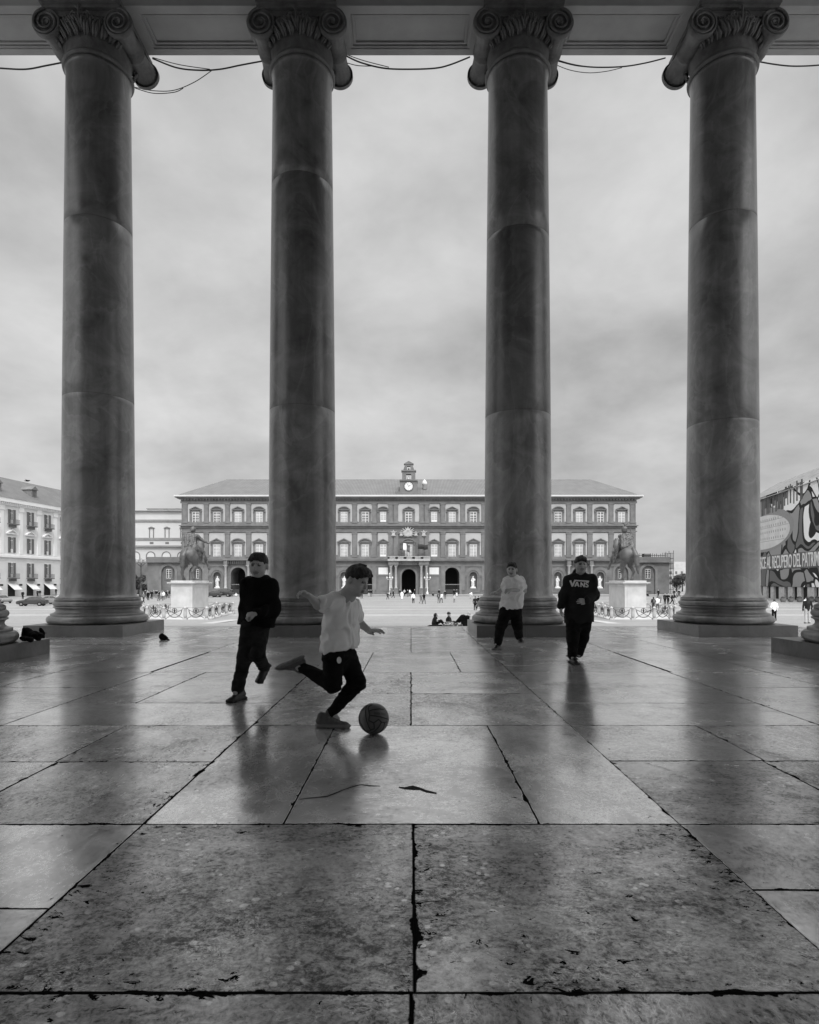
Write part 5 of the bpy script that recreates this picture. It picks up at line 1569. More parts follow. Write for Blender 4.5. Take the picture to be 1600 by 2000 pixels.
# roof and clock tower
rf = MB()
ze, zr = fz(968.1), EYE + 200.6/F*175.5
e0, e1, yr = wl_ - 1.0, wr_ + 1.0, YF + 12.0
ra, rb = (443 - VX)/F*175, (1154 - VX)/F*175
rf.add([(e0, YF - 1.0, ze), (e1, YF - 1.0, ze), (e1, YF + 25, ze), (e0, YF + 25, ze), (ra, yr, zr), (rb, yr, zr)], [(0, 1, 5, 4), (1, 2, 5), (2, 3, 4, 5), (3, 0, 4), (3, 2, 1, 0)])
loc(rf).build('roof', M_ROOF, pal)
ct = MB(); yt = YF - .2
def tz(py): return EYE - (py - VY)/F*yt
def tx(px): return (px - VX)/F*yt
ct.box(tx(772), tx(822), yt, yt + 6, tz(969) , tz(960)); ct.box(tx(781.5), tx(815), yt + .1, yt + 5, tz(960) + .002, tz(939))
ct.box(tx(780.5), tx(816), yt - .3, yt + 5.2, tz(939) + .002, tz(937))
for a_, b_ in ((785.5, 793.5), (803.5, 811.5)): ct.box(tx(a_), tx(b_), yt + .3, yt + 2.2, tz(937) + .002, tz(920))
ct.box(tx(793.5) + .002, tx(803.5) - .002, yt + .3, yt + 2.2, tz(925.5), tz(920) - .004)
ct.box(tx(784), tx(813), yt + .0, yt + 2.5, tz(920) + .002, tz(917.6))
for a_, b_ in ((791, 795.3), (801.7, 806)): ct.box(tx(a_), tx(b_), yt + .5, yt + 1.9, tz(917.6) + .002, tz(906))
ct.box(tx(795.3) + .002, tx(801.7) - .002, yt + .5, yt + 1.9, tz(909.5), tz(906) - .004)
ct.prism([(tx(787.5), tz(917.5)), (tx(791) - .004, tz(917.5)), (tx(791) - .004, tz(908))], yt + .6, yt + 1.8); ct.prism([(tx(806) + .004, tz(917.5)), (tx(809.5), tz(917.5)), (tx(806) + .004, tz(908))], yt + .6, yt + 1.8)
ct.box(tx(789), tx(808), yt + .3, yt + 2.1, tz(906) + .002, tz(904.5)); ct.prism([(tx(789.5), tz(904.4)), (tx(807.5), tz(904.4)), (tx(798.5), tz(899.5))], yt + .4, yt + 2.0)
loc(ct)
ctw = ct.build('clock_tower', M_STONE2, pal)
ck = MB()
ck.lathe([(1.30, 0), (1.30, .12), (1.16, .14), (1.16, .08)], (0, 0, 0), 36, mi=1)
ck.lathe([(1.15, 0), (1.15, .09)], (0, 0, 0), 36)
for h in range(12):
    a = math.pi*h/6; M_ = Matrix.Rotation(a, 4, 'Z'); ck.box(-.04, .04, .88, 1.08, .092, .11, 1, M_)
ck.box(-.05, .05, -.1, .55, .095, .12, 1, Matrix.Rotation(-1.0, 4, 'Z')); ck.box(-.035, .035, -.1, .9, .095, .125, 1, Matrix.Rotation(.55, 4, 'Z'))
cko = ck.build('clock_face', [M_WHITEP, M_IRON], ctw)
cko.rotation_euler = (math.radians(90), 0, 0); cko.location = (tx(798.4) - XC, yt + .06 - YF, tz(949.7) - ZG)
for z_, s_ in ((931, 1.0), (913.5, .5)):
    m = MB(); m.lathe([(.02, .8*s_), (.2*s_, .78*s_), (.32*s_, .5*s_), (.36*s_, .2*s_), (.55*s_, 0)], (0, 0, 0), 18); o = m.build('bell', M_PED if s_ == 1 else M_IRON, ctw); o.location = (tx(798.5) - XC, yt + 1.1 - YF, tz(z_) - .6*s_ - ZG)
m = MB(); m.lathe([(.55, 0), (.55, 1.4), (.75, 1.45), (.75, 1.7), (.62, 2.2), (.3, 2.6), (.05, 2.9)], (0, 0, 0), 16)
o = m.build('roof_lantern', M_CREAM, pal); o.location = (tx(830) - XC, 3.5, fz(952.5) - ZG)

# flags on the balcony
def flag(name, label, x, z, cols, w_, h_, droop, ph):
    me = MB(); nx, nz = 18, 10; vs = []; 
    for i in range(nx + 1):
        for j in range(nz + 1):
            u, v = i/nx, j/nz
            vs.append((u*w_, .22*math.sin(u*7 + v*2 + ph)*u + .1*math.sin(v*6 + ph), -v*h_ - droop*u*u - .12*math.sin(u*9 + ph)*u))
    fs = []; ms = []
    for i in range(nx):
        for j in range(nz):
            a = i*(nz+1) + j; me_i = min(len(cols)-1, int(i/nx*len(cols)))
            me.v = vs; me.f.append((a, a+nz+1, a+nz+2, a+1)); me.m.append(me_i); me.sm.append(True)
    t = thing(name, label, 'flag', (x, YF - 2.1, z))
    o = me.build('cloth', cols, t); o.modifiers.new('thick', 'SOLIDIFY').thickness = .03
    p = MB(); p.tube([(0, 1.0, -h_ - .6), (-.06, -.05, .25)], .04); p.build('pole', M_IRON, t)
fgm, fwm, frm = mat('flag_green', .06, .8, .1), mat('flag_white', .7, .8, .05), mat('flag_red', .09, .8, .1)
flag('flag', 'drooping three-striped flag on the palace balcony left of the centre window', fx(781.5), fz(1061.5), [fgm, fwm, frm], 2.7, 1.9, .6, 0)
flag('flag', 'dark flag on the palace balcony right of the centre window', fx(817), fz(1064), [mat('flag_navy', .02, .8, .1)], 2.6, 1.3, .25, 2)

# niche statues, each a robed figure on a low base
def niche_statue(v):
    S = SDF(.055, .09); rr = random.Random(v)
    S.cap((0, 0, .25), (.05, 0, 1.7), .42, .30, flat=((0, 1, 0), 1.2)); S.cap((.04, 0, 1.6), (0, 0, 2.55), .32, .36, flat=((0, 1, 0), 1.4)); S.cap((0, 0, 2.6), (0, -.02, 2.95), .13, .12); S.ell((0, -.03, 3.14), (.17, .2, .23))
    S.cap((.34, 0, 2.6), (.5, -.1, 2.05), .13, .1)
    if v % 3 == 0: S.cap((.5, -.1, 2.05), (.25, -.4, 1.95), .1, .08)
    if v % 3 == 1: S.cap((.5, -.1, 2.05), (.62, -.3, 2.5), .1, .08)
    if v % 3 == 2: S.cap((.5, -.1, 2.05), (.5, -.15, 1.5), .1, .08)
    S.cap((-.34, 0, 2.6), (-.5, -.05, 2.05), .13, .1)
    if v % 2: S.cap((-.5, -.05, 2.05), (-.62, -.25, 2.75), .1, .07)
    else: S.cap((-.5, -.05, 2.05), (-.45, -.35, 1.7), .1, .08); S.cap((-.45, -.4, 1.8), (-.5, -.4, .2), .05, .04)
    S.cap((-.3, .05, .3), (-.35, .05, 2.3), .2, .16); S.ell((0, 0, .12), (.7, .45, .16))
    if v % 4 == 3: S.ell((0, 0, 3.34), (.12, .12, .1))
    return S.mesh('statue', M_NICHE, folds(.05, 9, v, (0, 0, 1), .3))
side_n = {3: 'nearest the main portal', 5: 'second out from the main portal', 7: 'third out from the main portal', 9: 'farthest from the main portal'}
for j, (bx, k, lf) in enumerate(niches):
    me = niche_statue(j)
    b_ = MB(); b_.box(-.75, .75, -.42, .42, 0, .3); 
    t = thing('statue', 'white robed statue in the %s palace niche, %s' % ('left-hand' if lf else 'right-hand', side_n[k]), 'statue', (bx, YF + .45, fz(1149)), 0, 'statues in the palace niches')
    o = link('figure', me, t); o.location = (0, 0, .25); o.scale = (.95, .95, .92)
    b_.build('base', M_NICHE, t)
# two candelabra by the main portal
for x, sd in ((762.5, 'left'), (834, 'right')):
    t = thing('street_lamp', 'ornate white lamp standard at the %s side of the palace portal' % sd, 'street lamp', (fx(x), YF - 4.5, ZG), 0, 'lamps flanking the palace portal')
    m = MB(); m.lathe([(.35, 0), (.35, .5), (.2, .7), (.1, 1.2), (.08, 5.2), (.14, 5.3)], (0, 0, 0), 12)
    for a in range(4):
        an = a*math.pi/2; dx, dy = math.cos(an), math.sin(an)
        m.tube([(0, 0, 4.2), (dx*.4, dy*.4, 4.05), (dx*.75, dy*.75, 4.3)], .05)
    m.build('post', M_CREAM2, t)
    for a in range(5):
        an = a*math.pi/2; rr_ = .75 if a < 4 else 0
        g_ = MB(); g_.lathe([(.05, 0), (.2, .15), (.22, .3), (.1, .5), (.03, .6)], (0, 0, 0), 10); o = g_.build('lantern', M_WHITEP, t); o.location = (math.cos(an)*rr_, math.sin(an)*rr_, 4.3 if a < 4 else 5.3)

# ---------------------------------------------------------------- white theatre building left of the palace
YW = 178.0
def wx(px): return (px - VX)/F*YW
def wz(py): return EYE - (py - VY)/F*YW
th = thing('theatre_building', 'white rendered building with arched loggia and flat roof left of the palace', 'building', (wx(300), YW, -2.4))
TO = Vector((wx(300), YW, -2.4))
def tl(mb): mb.v = [tuple(Vector(v) - TO) for v in mb.v]; return mb
x0, x1 = wx(205), wx(392)
m = MB(); m.box(x0, x1, YW, YW + 20, -2.4, wz(999)); m.box(wx(282), x1, YW + 2, YW + 12, wz(999) + .003, wz(993)); tl(m).build('wall', M_WHITEW, th)
m = MB(); m.box(x0, x1, YW - .8, YW - .001, wz(999), wz(997.5)); m.box(x0, x1, YW - .35, YW - .001, wz(1019), wz(1015)); m.box(wx(281), x1, YW + 1.6, YW + 12.5, wz(993) + .003, wz(991.3))
m.box(x0, x1, YW - .25, YW - .001, wz(1055), wz(1050.5)); m.box(x0, x1, YW - .7, YW - .001, wz(1069), wz(1065.5)); m.box(x0, x1, YW - .3, YW - .001, wz(1098), wz(1093)); tl(m).build('cornice', mat('theatre_cornice', .22, .85, .2, .5), th)
m = MB(); m.box(x0, x1, YW - .5, YW - .001, -2.4, wz(1100)); tl(m).build('ground_floor', M_STONE, th)
for px in (235, 265.5 + 30.7, 326.5, 357):
    m = MB(); a_ = wx(px); m.box(a_ - .7, a_ - .5, YW - .2, YW - .001, wz(1050.4), wz(1032)); m.box(a_ + .5, a_ + .7, YW - .2, YW - .001, wz(1050.4), wz(1032)); m.box(a_ - .9, a_ + .9, YW - .3, YW - .001, wz(1032) + .002, wz(1031))
    m.prism([(a_ - .95, wz(1031) + .004), (a_ + .95, wz(1031) + .004), (a_, wz(1028.6))], YW - .3, YW - .001)
    m.box(a_ - .55, a_ + .55, YW - .06, YW - .001, wz(1062.5), wz(1058.5), 1)
    tl(m).build('window', [M_STONE2, M_STONE], th)
for px in (235, 265, 294.5, 325, 355.5):
    m = MB(); a_ = wx(px); archivolt(m, a_, 1.15, wz(1086), YW - .12, YW - .001, .25, legs=wz(1092.5))
    m.add([(a_ + 1.14*math.cos(t_), YW - .02, wz(1086) + 1.14*math.sin(t_)) for t_ in [math.pi*i/12 for i in range(13)]] + [(a_ - 1.14, YW - .02, wz(1092.5)), (a_ + 1.14, YW - .02, wz(1092.5))], [tuple(range(15))], 1)
    tl(m).build('loggia_arch', [M_STONE2, M_CREAM], th)
cf = thing('cafe_awning', 'low white cafe canopies at the foot of the theatre building', 'awning', (wx(265), YW - 8, -2.39))
m = MB()
for i in range(5):
    x = -3.5 + i*2.1
    m.box(x - .04, x + .04, -.04, .04, 0, 2.4, 1); m.add([(x-1, -1, 2.3), (x+1, -1, 2.3), (x+1, 1, 2.3), (x-1, 1, 2.3), (x, 0, 3.0)], [(0, 1, 4), (1, 2, 4), (2, 3, 4), (3, 0, 4), (3, 2, 1, 0)])
m.build('canopies', [M_WHITEP, M_IRON], cf)
# distant block left of the theatre seen under the arcade level is hidden by the first column

# ---------------------------------------------------------------- flanking buildings
def plane_building(name, label, P1, P2, zg, ztop, t0, t1, cat='building', flip=1):
    """returns root and helpers for a facade running P1 -> P2; u metres along, z up, n outwards"""
    a, b = Vector((P1[0], P1[1], 0)), Vector((P2[0], P2[1], 0))
    d = (b - a).normalized(); L = (b - a).length
    nrm = Vector((-d.y, d.x, 0))*flip
    root = thing(name, label, cat, (a.x, a.y, zg))
    Mx = Matrix.Identity(4)
    Mx[0][0], Mx[1][0] = d.x, d.y; Mx[0][1], Mx[1][1] = -nrm.x, -nrm.y
    if flip*1 > 0 and (d.x*(-nrm.y) - d.y*(-nrm.x)) < 0: pass
    root.matrix_world = Matrix.Translation((a.x, a.y, zg)) @ Mx
    return root, d, nrm, L
def u_at(px, P1, d):
    k = (px - VX)/F
    # X = k*Y ; P1.x + t d.x = k (P1.y + t d.y)
    return (k*P1[1] - P1[0])/(d.x - k*d.y)

# left: stately residence with shutters and awnings
P1, P2 = (-98.9, 143.3), (-96.4, 162.9)
d_ = (Vector(P2 + (0,)) - Vector(P1 + (0,))).normalized()
lb, d, nrm, L = plane_building('residential_palace', 'pale three-storey palazzo with dark shutters and white awnings at the left edge', P1, P2, -2.4, 21.6, 0, 1, flip=-1)
HZ = lambda z: z + 2.4
m = MB(); m.box(-22, 48, 0, 20, 0, HZ(20.6)); m.build('wall', M_CREAM, lb)
m = MB(); m.box(-22.5, 48, -.9, 0.0, HZ(20.6), HZ(21.6)); m.box(-22.2, 48, -.4, -.001, HZ(19.9), HZ(20.59)); m.box(-22, 48, -.45, -.001, HZ(7.2), HZ(7.7)); m.box(-22, 48, -.15, -.001, HZ(7.71), HZ(8.1))
for i in range(120): m.box(-22 + i*.58, -21.8 + i*.58, -.75, -.401, HZ(20.2), HZ(20.59))
m.build('cornice', M_CREAM2, lb)
m = MB()
m.add([(-22.8, -1.0, HZ(21.61)), (48, -1.0, HZ(21.61)), (48, 20, HZ(21.61)), (-22.8, 20, HZ(21.61)), (-14, 8.0, HZ(28.2)), (42, 8.0, HZ(28.2))], [(0, 1, 5, 4), (1, 2, 5), (2, 3, 4, 5), (3, 0, 4), (3, 2, 1, 0)])
rfo = m.build('roof', M_ROOF, lb)
for u in (u_at(5.5, P1, d_), u_at(75, P1, d_)):
    m = MB(); m.box(u - .9, u + .9, 1.2, 4.5, HZ(23), HZ(25.2)); m.prism([(u - 1.2, HZ(25.21)), (u + 1.2, HZ(25.21)), (u, HZ(26.2))], .9, 4.6); m.box(u - .4, u + .4, 1.15, 1.2, HZ(23.6), HZ(24.9), 1); m.build('dormer', [M_STONE2, M_SHUT], lb)
m = MB(); u = u_at(12.3, P1, d_); m.tube([(u, 8, HZ(28)), (u, 8, HZ(33))], .05); m.box(u - .15, u + .15, 7.85, 8.15, HZ(28.1), HZ(29.5)); m.build('aerial', M_IRON, lb)
m = MB()
for i in range(12): m.box(-22, 48, -.025, -.001, HZ(-1.6 + i*.72), HZ(-.95 + i*.72)) if HZ(-.95 + i*.72) < HZ(7.1) else None
m.build('rusticated_courses', M_CREAM, lb)
u1, u2, u3 = [u_at(p, P1, d_) for p in (22, 58.4, 91.8)]
bs = (u3 - u1)/2
wu = [u1 + bs*i for i in range(-3, 8)]
def lb_window(kind):
    z0, z1 = {'top': (15.6, 19.0), 'mid': (8.4, 12.2), 'low': (2.3, 5.9)}[kind]
    m = MB(); m.box(-.95, .95, -.08, -.001, HZ(z0), HZ(z1), 0)
    if kind == 'mid':
        m.box(-1.7, 1.7, -.5, -.001, HZ(z1 + .75), HZ(z1 + .95)); m.prism([(-1.75, HZ(z1 + .96)), (-1.4, HZ(z1 + .96)), (0, HZ(z1 + 1.7)), (1.4, HZ(z1 + .96)), (1.75, HZ(z1 + .96)), (0, HZ(z1 + 2.0))], -.5, -.001)
    m.box(-1.15, 1.15, -.12, -.001, HZ(z1) + .002, HZ(z1) + .25)
    w_ = m.build('window', M_CREAM2)
    g_ = MB(); g_.box(-.42, .42, -.11, -.081, HZ(z0), HZ(z1 - .1)); g_.build('pane', M_GLASS, w_)
    f_ = MB(); f_.box(-.42, -.32, -.14, -.111, HZ(z0), HZ(z1 - .1)); f_.box(.32, .42, -.14, -.111, HZ(z0), HZ(z1 - .1)); f_.box(-.05, .05, -.14, -.111, HZ(z0), HZ(z1 - .1)); f_.box(-.32, .32, -.135, -.111, HZ(z1 - .9), HZ(z1 - .8)); f_.box(-.32, .32, -.135, -.111, HZ(z0), HZ(z0 + .9)); f_.build('frame', M_WHITEP, w_)
    for s_ in (-1, 1):
        s2 = MB(); a_, b_ = sorted((s_*.45, s_*1.12)); s2.box(a_, b_, -.26, -.14, HZ(z0), HZ(z1)); s2.build('shutter', M_SHUT, w_)
    if kind != 'mid':
        b2 = MB(); b2.box(-1.5, 1.5, -1.1, -.27, HZ(z0 - .35), HZ(z0 - .12)); b2.box(-.9, .9, -.7, -.001, HZ(z0 - 1.0), HZ(z0 - .36))
        for i in range(19): x = -1.45 + 2.9*i/18; b2.box(x - .02, x + .02, -1.08, -1.04, HZ(z0 - .12), HZ(z0 + .85))
        b2.box(-1.5, 1.5, -1.1, -1.02, HZ(z0 + .85), HZ(z0 + .92)); b2.build('balcony', M_STONE, w_)
    return w_
for kind in ('top', 'mid', 'low'):
    pr = lb_window(kind)
    for i, u in enumerate(wu):
        o = pr if i == 0 else copy_tree(pr)
        o.parent = lb; o.location = (u, 0, 0)
m = MB()
for i in range(len(wu) - 1):
    u = (wu[i] + wu[i+1])/2
    m.box(u - .55, u + .55, -.2, -.001, HZ(8.11), HZ(18.7)); m.box(u - .75, u + .75, -.35, -.001, HZ(18.71), HZ(19.85))
m.build('pilasters', M_CREAM2, lb)
for i, u in enumerate(wu):
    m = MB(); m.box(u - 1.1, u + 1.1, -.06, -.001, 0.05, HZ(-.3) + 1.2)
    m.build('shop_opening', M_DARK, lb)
    m = MB(); z1 = HZ(-.3) + 1.15
    m.add([(u - 1.3, -.1, z1), (u + 1.3, -.1, z1), (u + 1.3, -2.0, z1 - 1.55), (u - 1.3, -2.0, z1 - 1.55), (u - 1.3, -.1, z1 - .06), (u + 1.3, -.1, z1 - .06), (u + 1.3, -2.0, z1 - 1.61), (u - 1.3, -2.0, z1 - 1.61)],
          [(0, 1, 2, 3), (7, 6, 5, 4), (3, 2, 6, 7), (0, 3, 7, 4), (1, 5, 6, 2)])
    m.build('awning', M_WHITEP, lb)
    if i < len(wu) - 1: m = MB(); m.box(u + bs*.5 - .5, u + bs*.5 + .5, -.05, -.001, HZ(-.3) + .5, HZ(-.3) + .95); m.build('shop_sign', M_DARK, lb)

# right: building wrapped in a printed scaffold cover
Q1, Q2 = (74.2, 108.0), (78.9, 133.6)
dq = (Vector(Q2 + (0,)) - Vector(Q1 + (0,))).normalized()
rb_ = thing('wrapped_building', 'building at the right edge wrapped in a printed scaffold cover with pale and dark shapes', 'building', (Q1[0], Q1[1], -2.4))
ang = math.atan2(dq.y, dq.x)
# local x runs from far to near so that lettering reads from the square; local -y faces the square
rb_.rotation_euler = (0, 0, ang + math.pi)
# far end of facade at x=-27, near end x=0.. +18
m = MB(); m.box(-44, 16, .6, 20, 0, 22); m.build('wall', M_CREAM, rb_)
m = MB(); m.add([(-44.5, -.6, 22.01), (16.5, -.6, 22.01), (16.5, 20.5, 22.01), (-44.5, 20.5, 22.01), (-38, 8, 27.5), (10, 8, 27.5)], [(0, 1, 5, 4), (1, 2, 5), (2, 3, 4, 5), (3, 0, 4), (3, 2, 1, 0)]); m.build('roof', mat('grey_roof', .22, .85, .3, .8), rb_)
m = MB(); m.tube([(-2.4, 8, 27.4), (-2.4, 8, 30.4)], .05); m.tube([(-9, 7.5, 26.8), (2, 7.5, 28.4)], .12); m.build('aerial', M_IRON, rb_)
def wrap_mat():
    mm, N, Lk, b = node_mat('printed_cover')
    tc = N.new('ShaderNodeTexCoord')
    nz = N.new('ShaderNodeTexNoise'); nz.inputs['Scale'].default_value = .13; nz.inputs['Detail'].default_value = .5
    Lk.new(tc.outputs['Object'], nz.inputs[0])
    ad = N.new('ShaderNodeVectorMath'); ad.operation = 'MULTIPLY_ADD'; ad.inputs[1].default_value = (13, 0, 13)
    Lk.new(nz.outputs['Color'], ad.inputs[0]); Lk.new(tc.outputs['Object'], ad.inputs[2])
    sc = N.new('ShaderNodeVectorMath'); sc.operation = 'MULTIPLY'; sc.inputs[1].default_value = (.20, 0, .25); Lk.new(ad.outputs[0], sc.inputs[0])
    v1 = N.new('ShaderNodeTexVoronoi'); v1.feature = 'DISTANCE_TO_EDGE'; v1.inputs['Scale'].default_value = 1.0; Lk.new(sc.outputs[0], v1.inputs[0])
    v2 = N.new('ShaderNodeTexVoronoi'); v2.feature = 'F1'; v2.inputs['Scale'].default_value = 1.0; Lk.new(sc.outputs[0], v2.inputs[0])
    sx = N.new('ShaderNodeSeparateColor'); Lk.new(v2.outputs['Color'], sx.inputs[0])
    cr = N.new('ShaderNodeValToRGB'); cr.color_ramp.interpolation = 'CONSTANT'; e = cr.color_ramp.elements
    e[0].position = 0; e[0].color = (.13, .13, .13, 1); e[1].position = .60; e[1].color = (.80, .80, .80, 1)
    q = e.new(.28); q.color = (.28, .28, .28, 1)
    Lk.new(sx.outputs[0], cr.inputs[0])
    ed = N.new('ShaderNodeValToRGB'); ed.color_ramp.interpolation = 'CONSTANT'; e = ed.color_ramp.elements
    e[0].position = 0; e[0].color = (.0, .0, .0, 1); e[1].position = .06; e[1].color = (1, 1, 1, 1)
    nw = N.new('ShaderNodeTexNoise'); nw.inputs['Scale'].default_value = .35; Lk.new(tc.outputs['Object'], nw.inputs[0])
    mw = N.new('ShaderNodeMath'); mw.operation = 'MULTIPLY_ADD'; Lk.new(nw.outputs['Fac'], mw.inputs[0]); mw.inputs[1].default_value = -.12; Lk.new(v1.outputs[0], mw.inputs[2])
    aw = N.new('ShaderNodeMath'); aw.operation = 'ADD'; Lk.new(mw.outputs[0], aw.inputs[0]); aw.inputs[1].default_value = .055
    Lk.new(aw.outputs[0], ed.inputs[0])
    mu = N.new('ShaderNodeMix'); mu.data_type = 'RGBA'; mu.blend_type = 'MULTIPLY'; mu.inputs[0].default_value = 1
    Lk.new(cr.outputs[0], mu.inputs[6]); Lk.new(ed.outputs[0], mu.inputs[7]); Lk.new(mu.outputs[2], b.inputs['Base Color'])
    b.inputs['Roughness'].default_value = .7
    return mm
m = MB(); m.box(-43, 15, -.2, .3, 2.6, 22.6); cov = m.build('printed_cover', wrap_mat(), rb_)
hm = mat('hoarding', .45, .8, .2, 2)
for i in range(14):
    x = -42 + 4.2*i; m = MB(); m.box(x, x + 2.6 - (i % 3)*.5, -.1, .35, 0.02, 2.55); m.build('hoarding_panel', hm, rb_)
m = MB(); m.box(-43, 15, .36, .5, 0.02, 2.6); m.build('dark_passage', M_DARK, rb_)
def uq(px): return -u_at(px, Q1, dq)     # local x of a picture column
tm = text_mesh('ISCE AL RECUPERO DEL PATRIMONIO', 4.1, .03, .02)
xs_ = [v.co.x for v in tm.vertices]; x_at = lambda f_: min(xs_) + f_*(max(xs_) - min(xs_))
ul, ur = uq(1486), uq(1600)     # 'ISCE AL RECUPERO DEL PATRIM' spans these
frac = 25.6/31.
sx_ = (ur - ul)/((max(xs_) - min(xs_))*frac)
for v in tm.vertices: v.co = Vector((ul + (v.co.x - min(xs_))*sx_, v.co.z*1.0 - .24, 6.5 + v.co.y*.92))
tm.materials.append(M_CREAM2); link('lettering', tm, cov)
m = MB(); m.box(-43, 15, -.215, -.201, 6.2, 9.3); m.build('text_band', mat('band_print', .12, .8, .5, .22), cov)
# heavy dark letters high on the cover
m = MB(); rr = random.Random(8); x = uq(1486)
while x < uq(1566):
    w_ = rr.uniform(.8, 1.5); z0 = 18.3 + rr.uniform(-.3, .3) + (x - uq(1486))*.05
    m.box(x, x + w_*.38, -.26, -.205, z0, z0 + rr.uniform(3.0, 4.0)); m.box(x + w_*.38 + .003, x + w_, -.26, -.205, z0 + rr.choice([0, 1.4, 3.0]), z0 + rr.choice([3.4, 3.8])); x += w_ + .25
m.build('upper_lettering', mat('dark_print', .10, .8, .3, .5), cov)
# round print of a facade
cxu, czu = uq(1493), HZ(EYE - (1040 - VY)/F*131)
m = MB(); seg = 40
ru = (uq(1546) - uq(1493)); rz = 33/F*125*1.05
m.add([(cxu + (ru + 1.6)*math.cos(2*math.pi*i/seg), -.23, czu + .5 + (rz + 1.1)*math.sin(2*math.pi*i/seg)) for i in range(seg)], [tuple(range(seg))], 0)
m.add([(cxu + ru*math.cos(2*math.pi*i/seg), -.25, czu + rz*math.sin(2*math.pi*i/seg)) for i in range(seg)], [tuple(range(seg))], 1)
for r_ in range(4):
    z = czu - rz*.45 + r_*rz*.36
    for c_ in range(24):
        x = cxu - ru + c_*ru/12
        if ((x - cxu)/ru)**2 + ((z - czu)/rz)**2 < .8: m.box(x - .16, x + .16, -.262, -.252, z, z + .5, 2)
for z in (czu - rz*.55, czu + rz*.22, czu + rz*.62):
    hw_ = ru*math.sqrt(max(0, 1 - ((z-czu)/rz)**2))*.97; m.box(cxu - hw_, cxu + hw_, -.262, -.252, z, z + .08, 2)
m.build('round_print', [mat('mid_print', .26, .8, .1), mat('pale_print_disc', .60, .8, .12, .4), mat('window_print', .28, .8, .2)], cov)
# stone planters in front
for i, px in enumerate((1530, 1545, 1562, 1585, 1597)):
    dd = 3.52*F/(1176 - VY); p = P(px, 1176, dd); p.z = -2.4
    m = MB(); m.lathe([(.3, 0), (.42, .15), (.5, .5), (.48, .62), (.4, .64), (.3, .55)], (0, 0, 0), 16)
    t = thing('planter', 'round dark stone planter before the wrapped building, %s of five from the left' % ('first', 'second', 'third', 'fourth', 'fifth')[i], 'planter', p, 0, 'planters before the wrapped building'); m.build('bowl', M_STONE, t)
    S = SDF(.08, .1); S.ell((0, 0, .75), (.36, .36, .28)); link('shrub', S.mesh('shrub', mat('shrub_leaf', .06, .9, .5, 6) if i == 0 else bpy.data.materials['shrub_leaf'], folds(.08, 14, i)), t)

# ---------------------------------------------------------------- scaffold tower, trees and haze-pale quay beyond the palace
def tube_scaffold(name, label, x0, x1, y0, y1, z0, z1, nx, nz, cat='scaffold'):
    t = thing(name, label, cat, ((x0+x1)/2, y0, z0))
    O = Vector(((x0+x1)/2, y0, z0)); m = MB()
    for i in range(nx + 1):
        x = x0 + (x1-x0)*i/nx
        for y in (y0, y1): m.box(x - .05, x + .05, y - .05, y + .05, z0, z1 + R.uniform(-.2, .8))
    for j in range(1, nz + 1):
        z = z0 + (z1-z0)*j/nz
        for y in (y0, y1): m.box(x0, x1, y - .04, y + .04, z - .04, z + .04)
    m.v = [tuple(Vector(v) - O) for v in m.v]; m.build('tubes', M_IRON, t)
    m = MB()
    for j in range(1, nz): z = z0 + (z1-z0)*j/nz; m.box(x0 + .1, x1 - .1, y0 + .06, y1 - .06, z - .15, z - .09)
    m.v = [tuple(Vector(v) - O) for v in m.v]; m.build('planks', M_STONE2, t)
tube_scaffold('scaffold_tower', 'narrow scaffold tower against the right end of the palace wing', fx(1310), fx(1319), YF + 1, YF + 3, ZG, fz(1080), 3, 8)
tube_scaffold('roof_scaffold', 'thin scaffold railing along the right-hand wing terrace', fx(1250), fx(1308), YF + 1.5, YF + 3, ZT + .1, fz(1084), 14, 2)
bx_ = MB(); bx_.box(-.95, .95, 0, 1.5, 0, .95); o = bx_.build('roof_box', M_STONE); o.location = (fx(1270), YF + 1.6, ZT + .96); tag(o, 'dark box on the terrace of the right-hand palace wing', 'box')
M_LEAF = mat('dark_foliage', .045, .9, .6, 1.2)
M_TRUNK = mat('tree_bark', .06, .9, .3, 3)
def tree(x, y, h, r, label, seed):
    t = thing('tree', label, 'tree', (x, y, -2.4), 0, 'trees beyond the palace')
    rr = random.Random(seed); m = MB()
    m.tube([(0, 0, 0), (.1, 0, h*.3), (.05, .05, h*.6)], [.28, .2, .1])
    for k in range(5):
        a = rr.uniform(0, 6.28); m.tube([(0, 0, h*.35), (math.cos(a)*r*.5, math.sin(a)*r*.5, h*.65)], [.12, .05])
    m.build('trunk', M_TRUNK, t)
    m = MB()
    cl = [(Vector((rr.gauss(0, .42)*r, rr.gauss(0, .42)*r, h*.62 + rr.gauss(0, .2)*h)), rr.uniform(.25, .5)*r) for _ in range(16)]
    for c_, cr_ in cl:
        for _ in range(150):
            v = Vector((rr.gauss(0, 1), rr.gauss(0, 1), rr.gauss(0, 1))).normalized()*cr_*rr.uniform(.6, 1.05) + c_
            a = Vector((rr.gauss(0, 1), rr.gauss(0, 1), rr.gauss(0, 1))).normalized()*.2; b2 = a.orthogonal().normalized()*.16
            m.quad(v - a, v - b2, v + a, v + b2)
    m.build('crown', M_LEAF, t)
for px, dd, h, r, lab in ((1322, 215, 6.4, 3.0, 'dark tree just right of the scaffold tower'), (1333, 222, 7.0, 3.4, 'dark tree beside the fourth column, right of the scaffold tower'), (1490, 150, 3.5, 1.6, 'small dark tree at the left foot of the wrapped building'), (270, 168, 5, 2.2, 'small dark tree behind the lamp post at the theatre corner')):
    tree((px - VX)/F*dd, dd, h, r, lab, int(px))
ph = thing('quay_building', 'pale hazy block beyond the trees right of the palace', 'building', ((1330 - VX)/F*420, 420, -2.4))
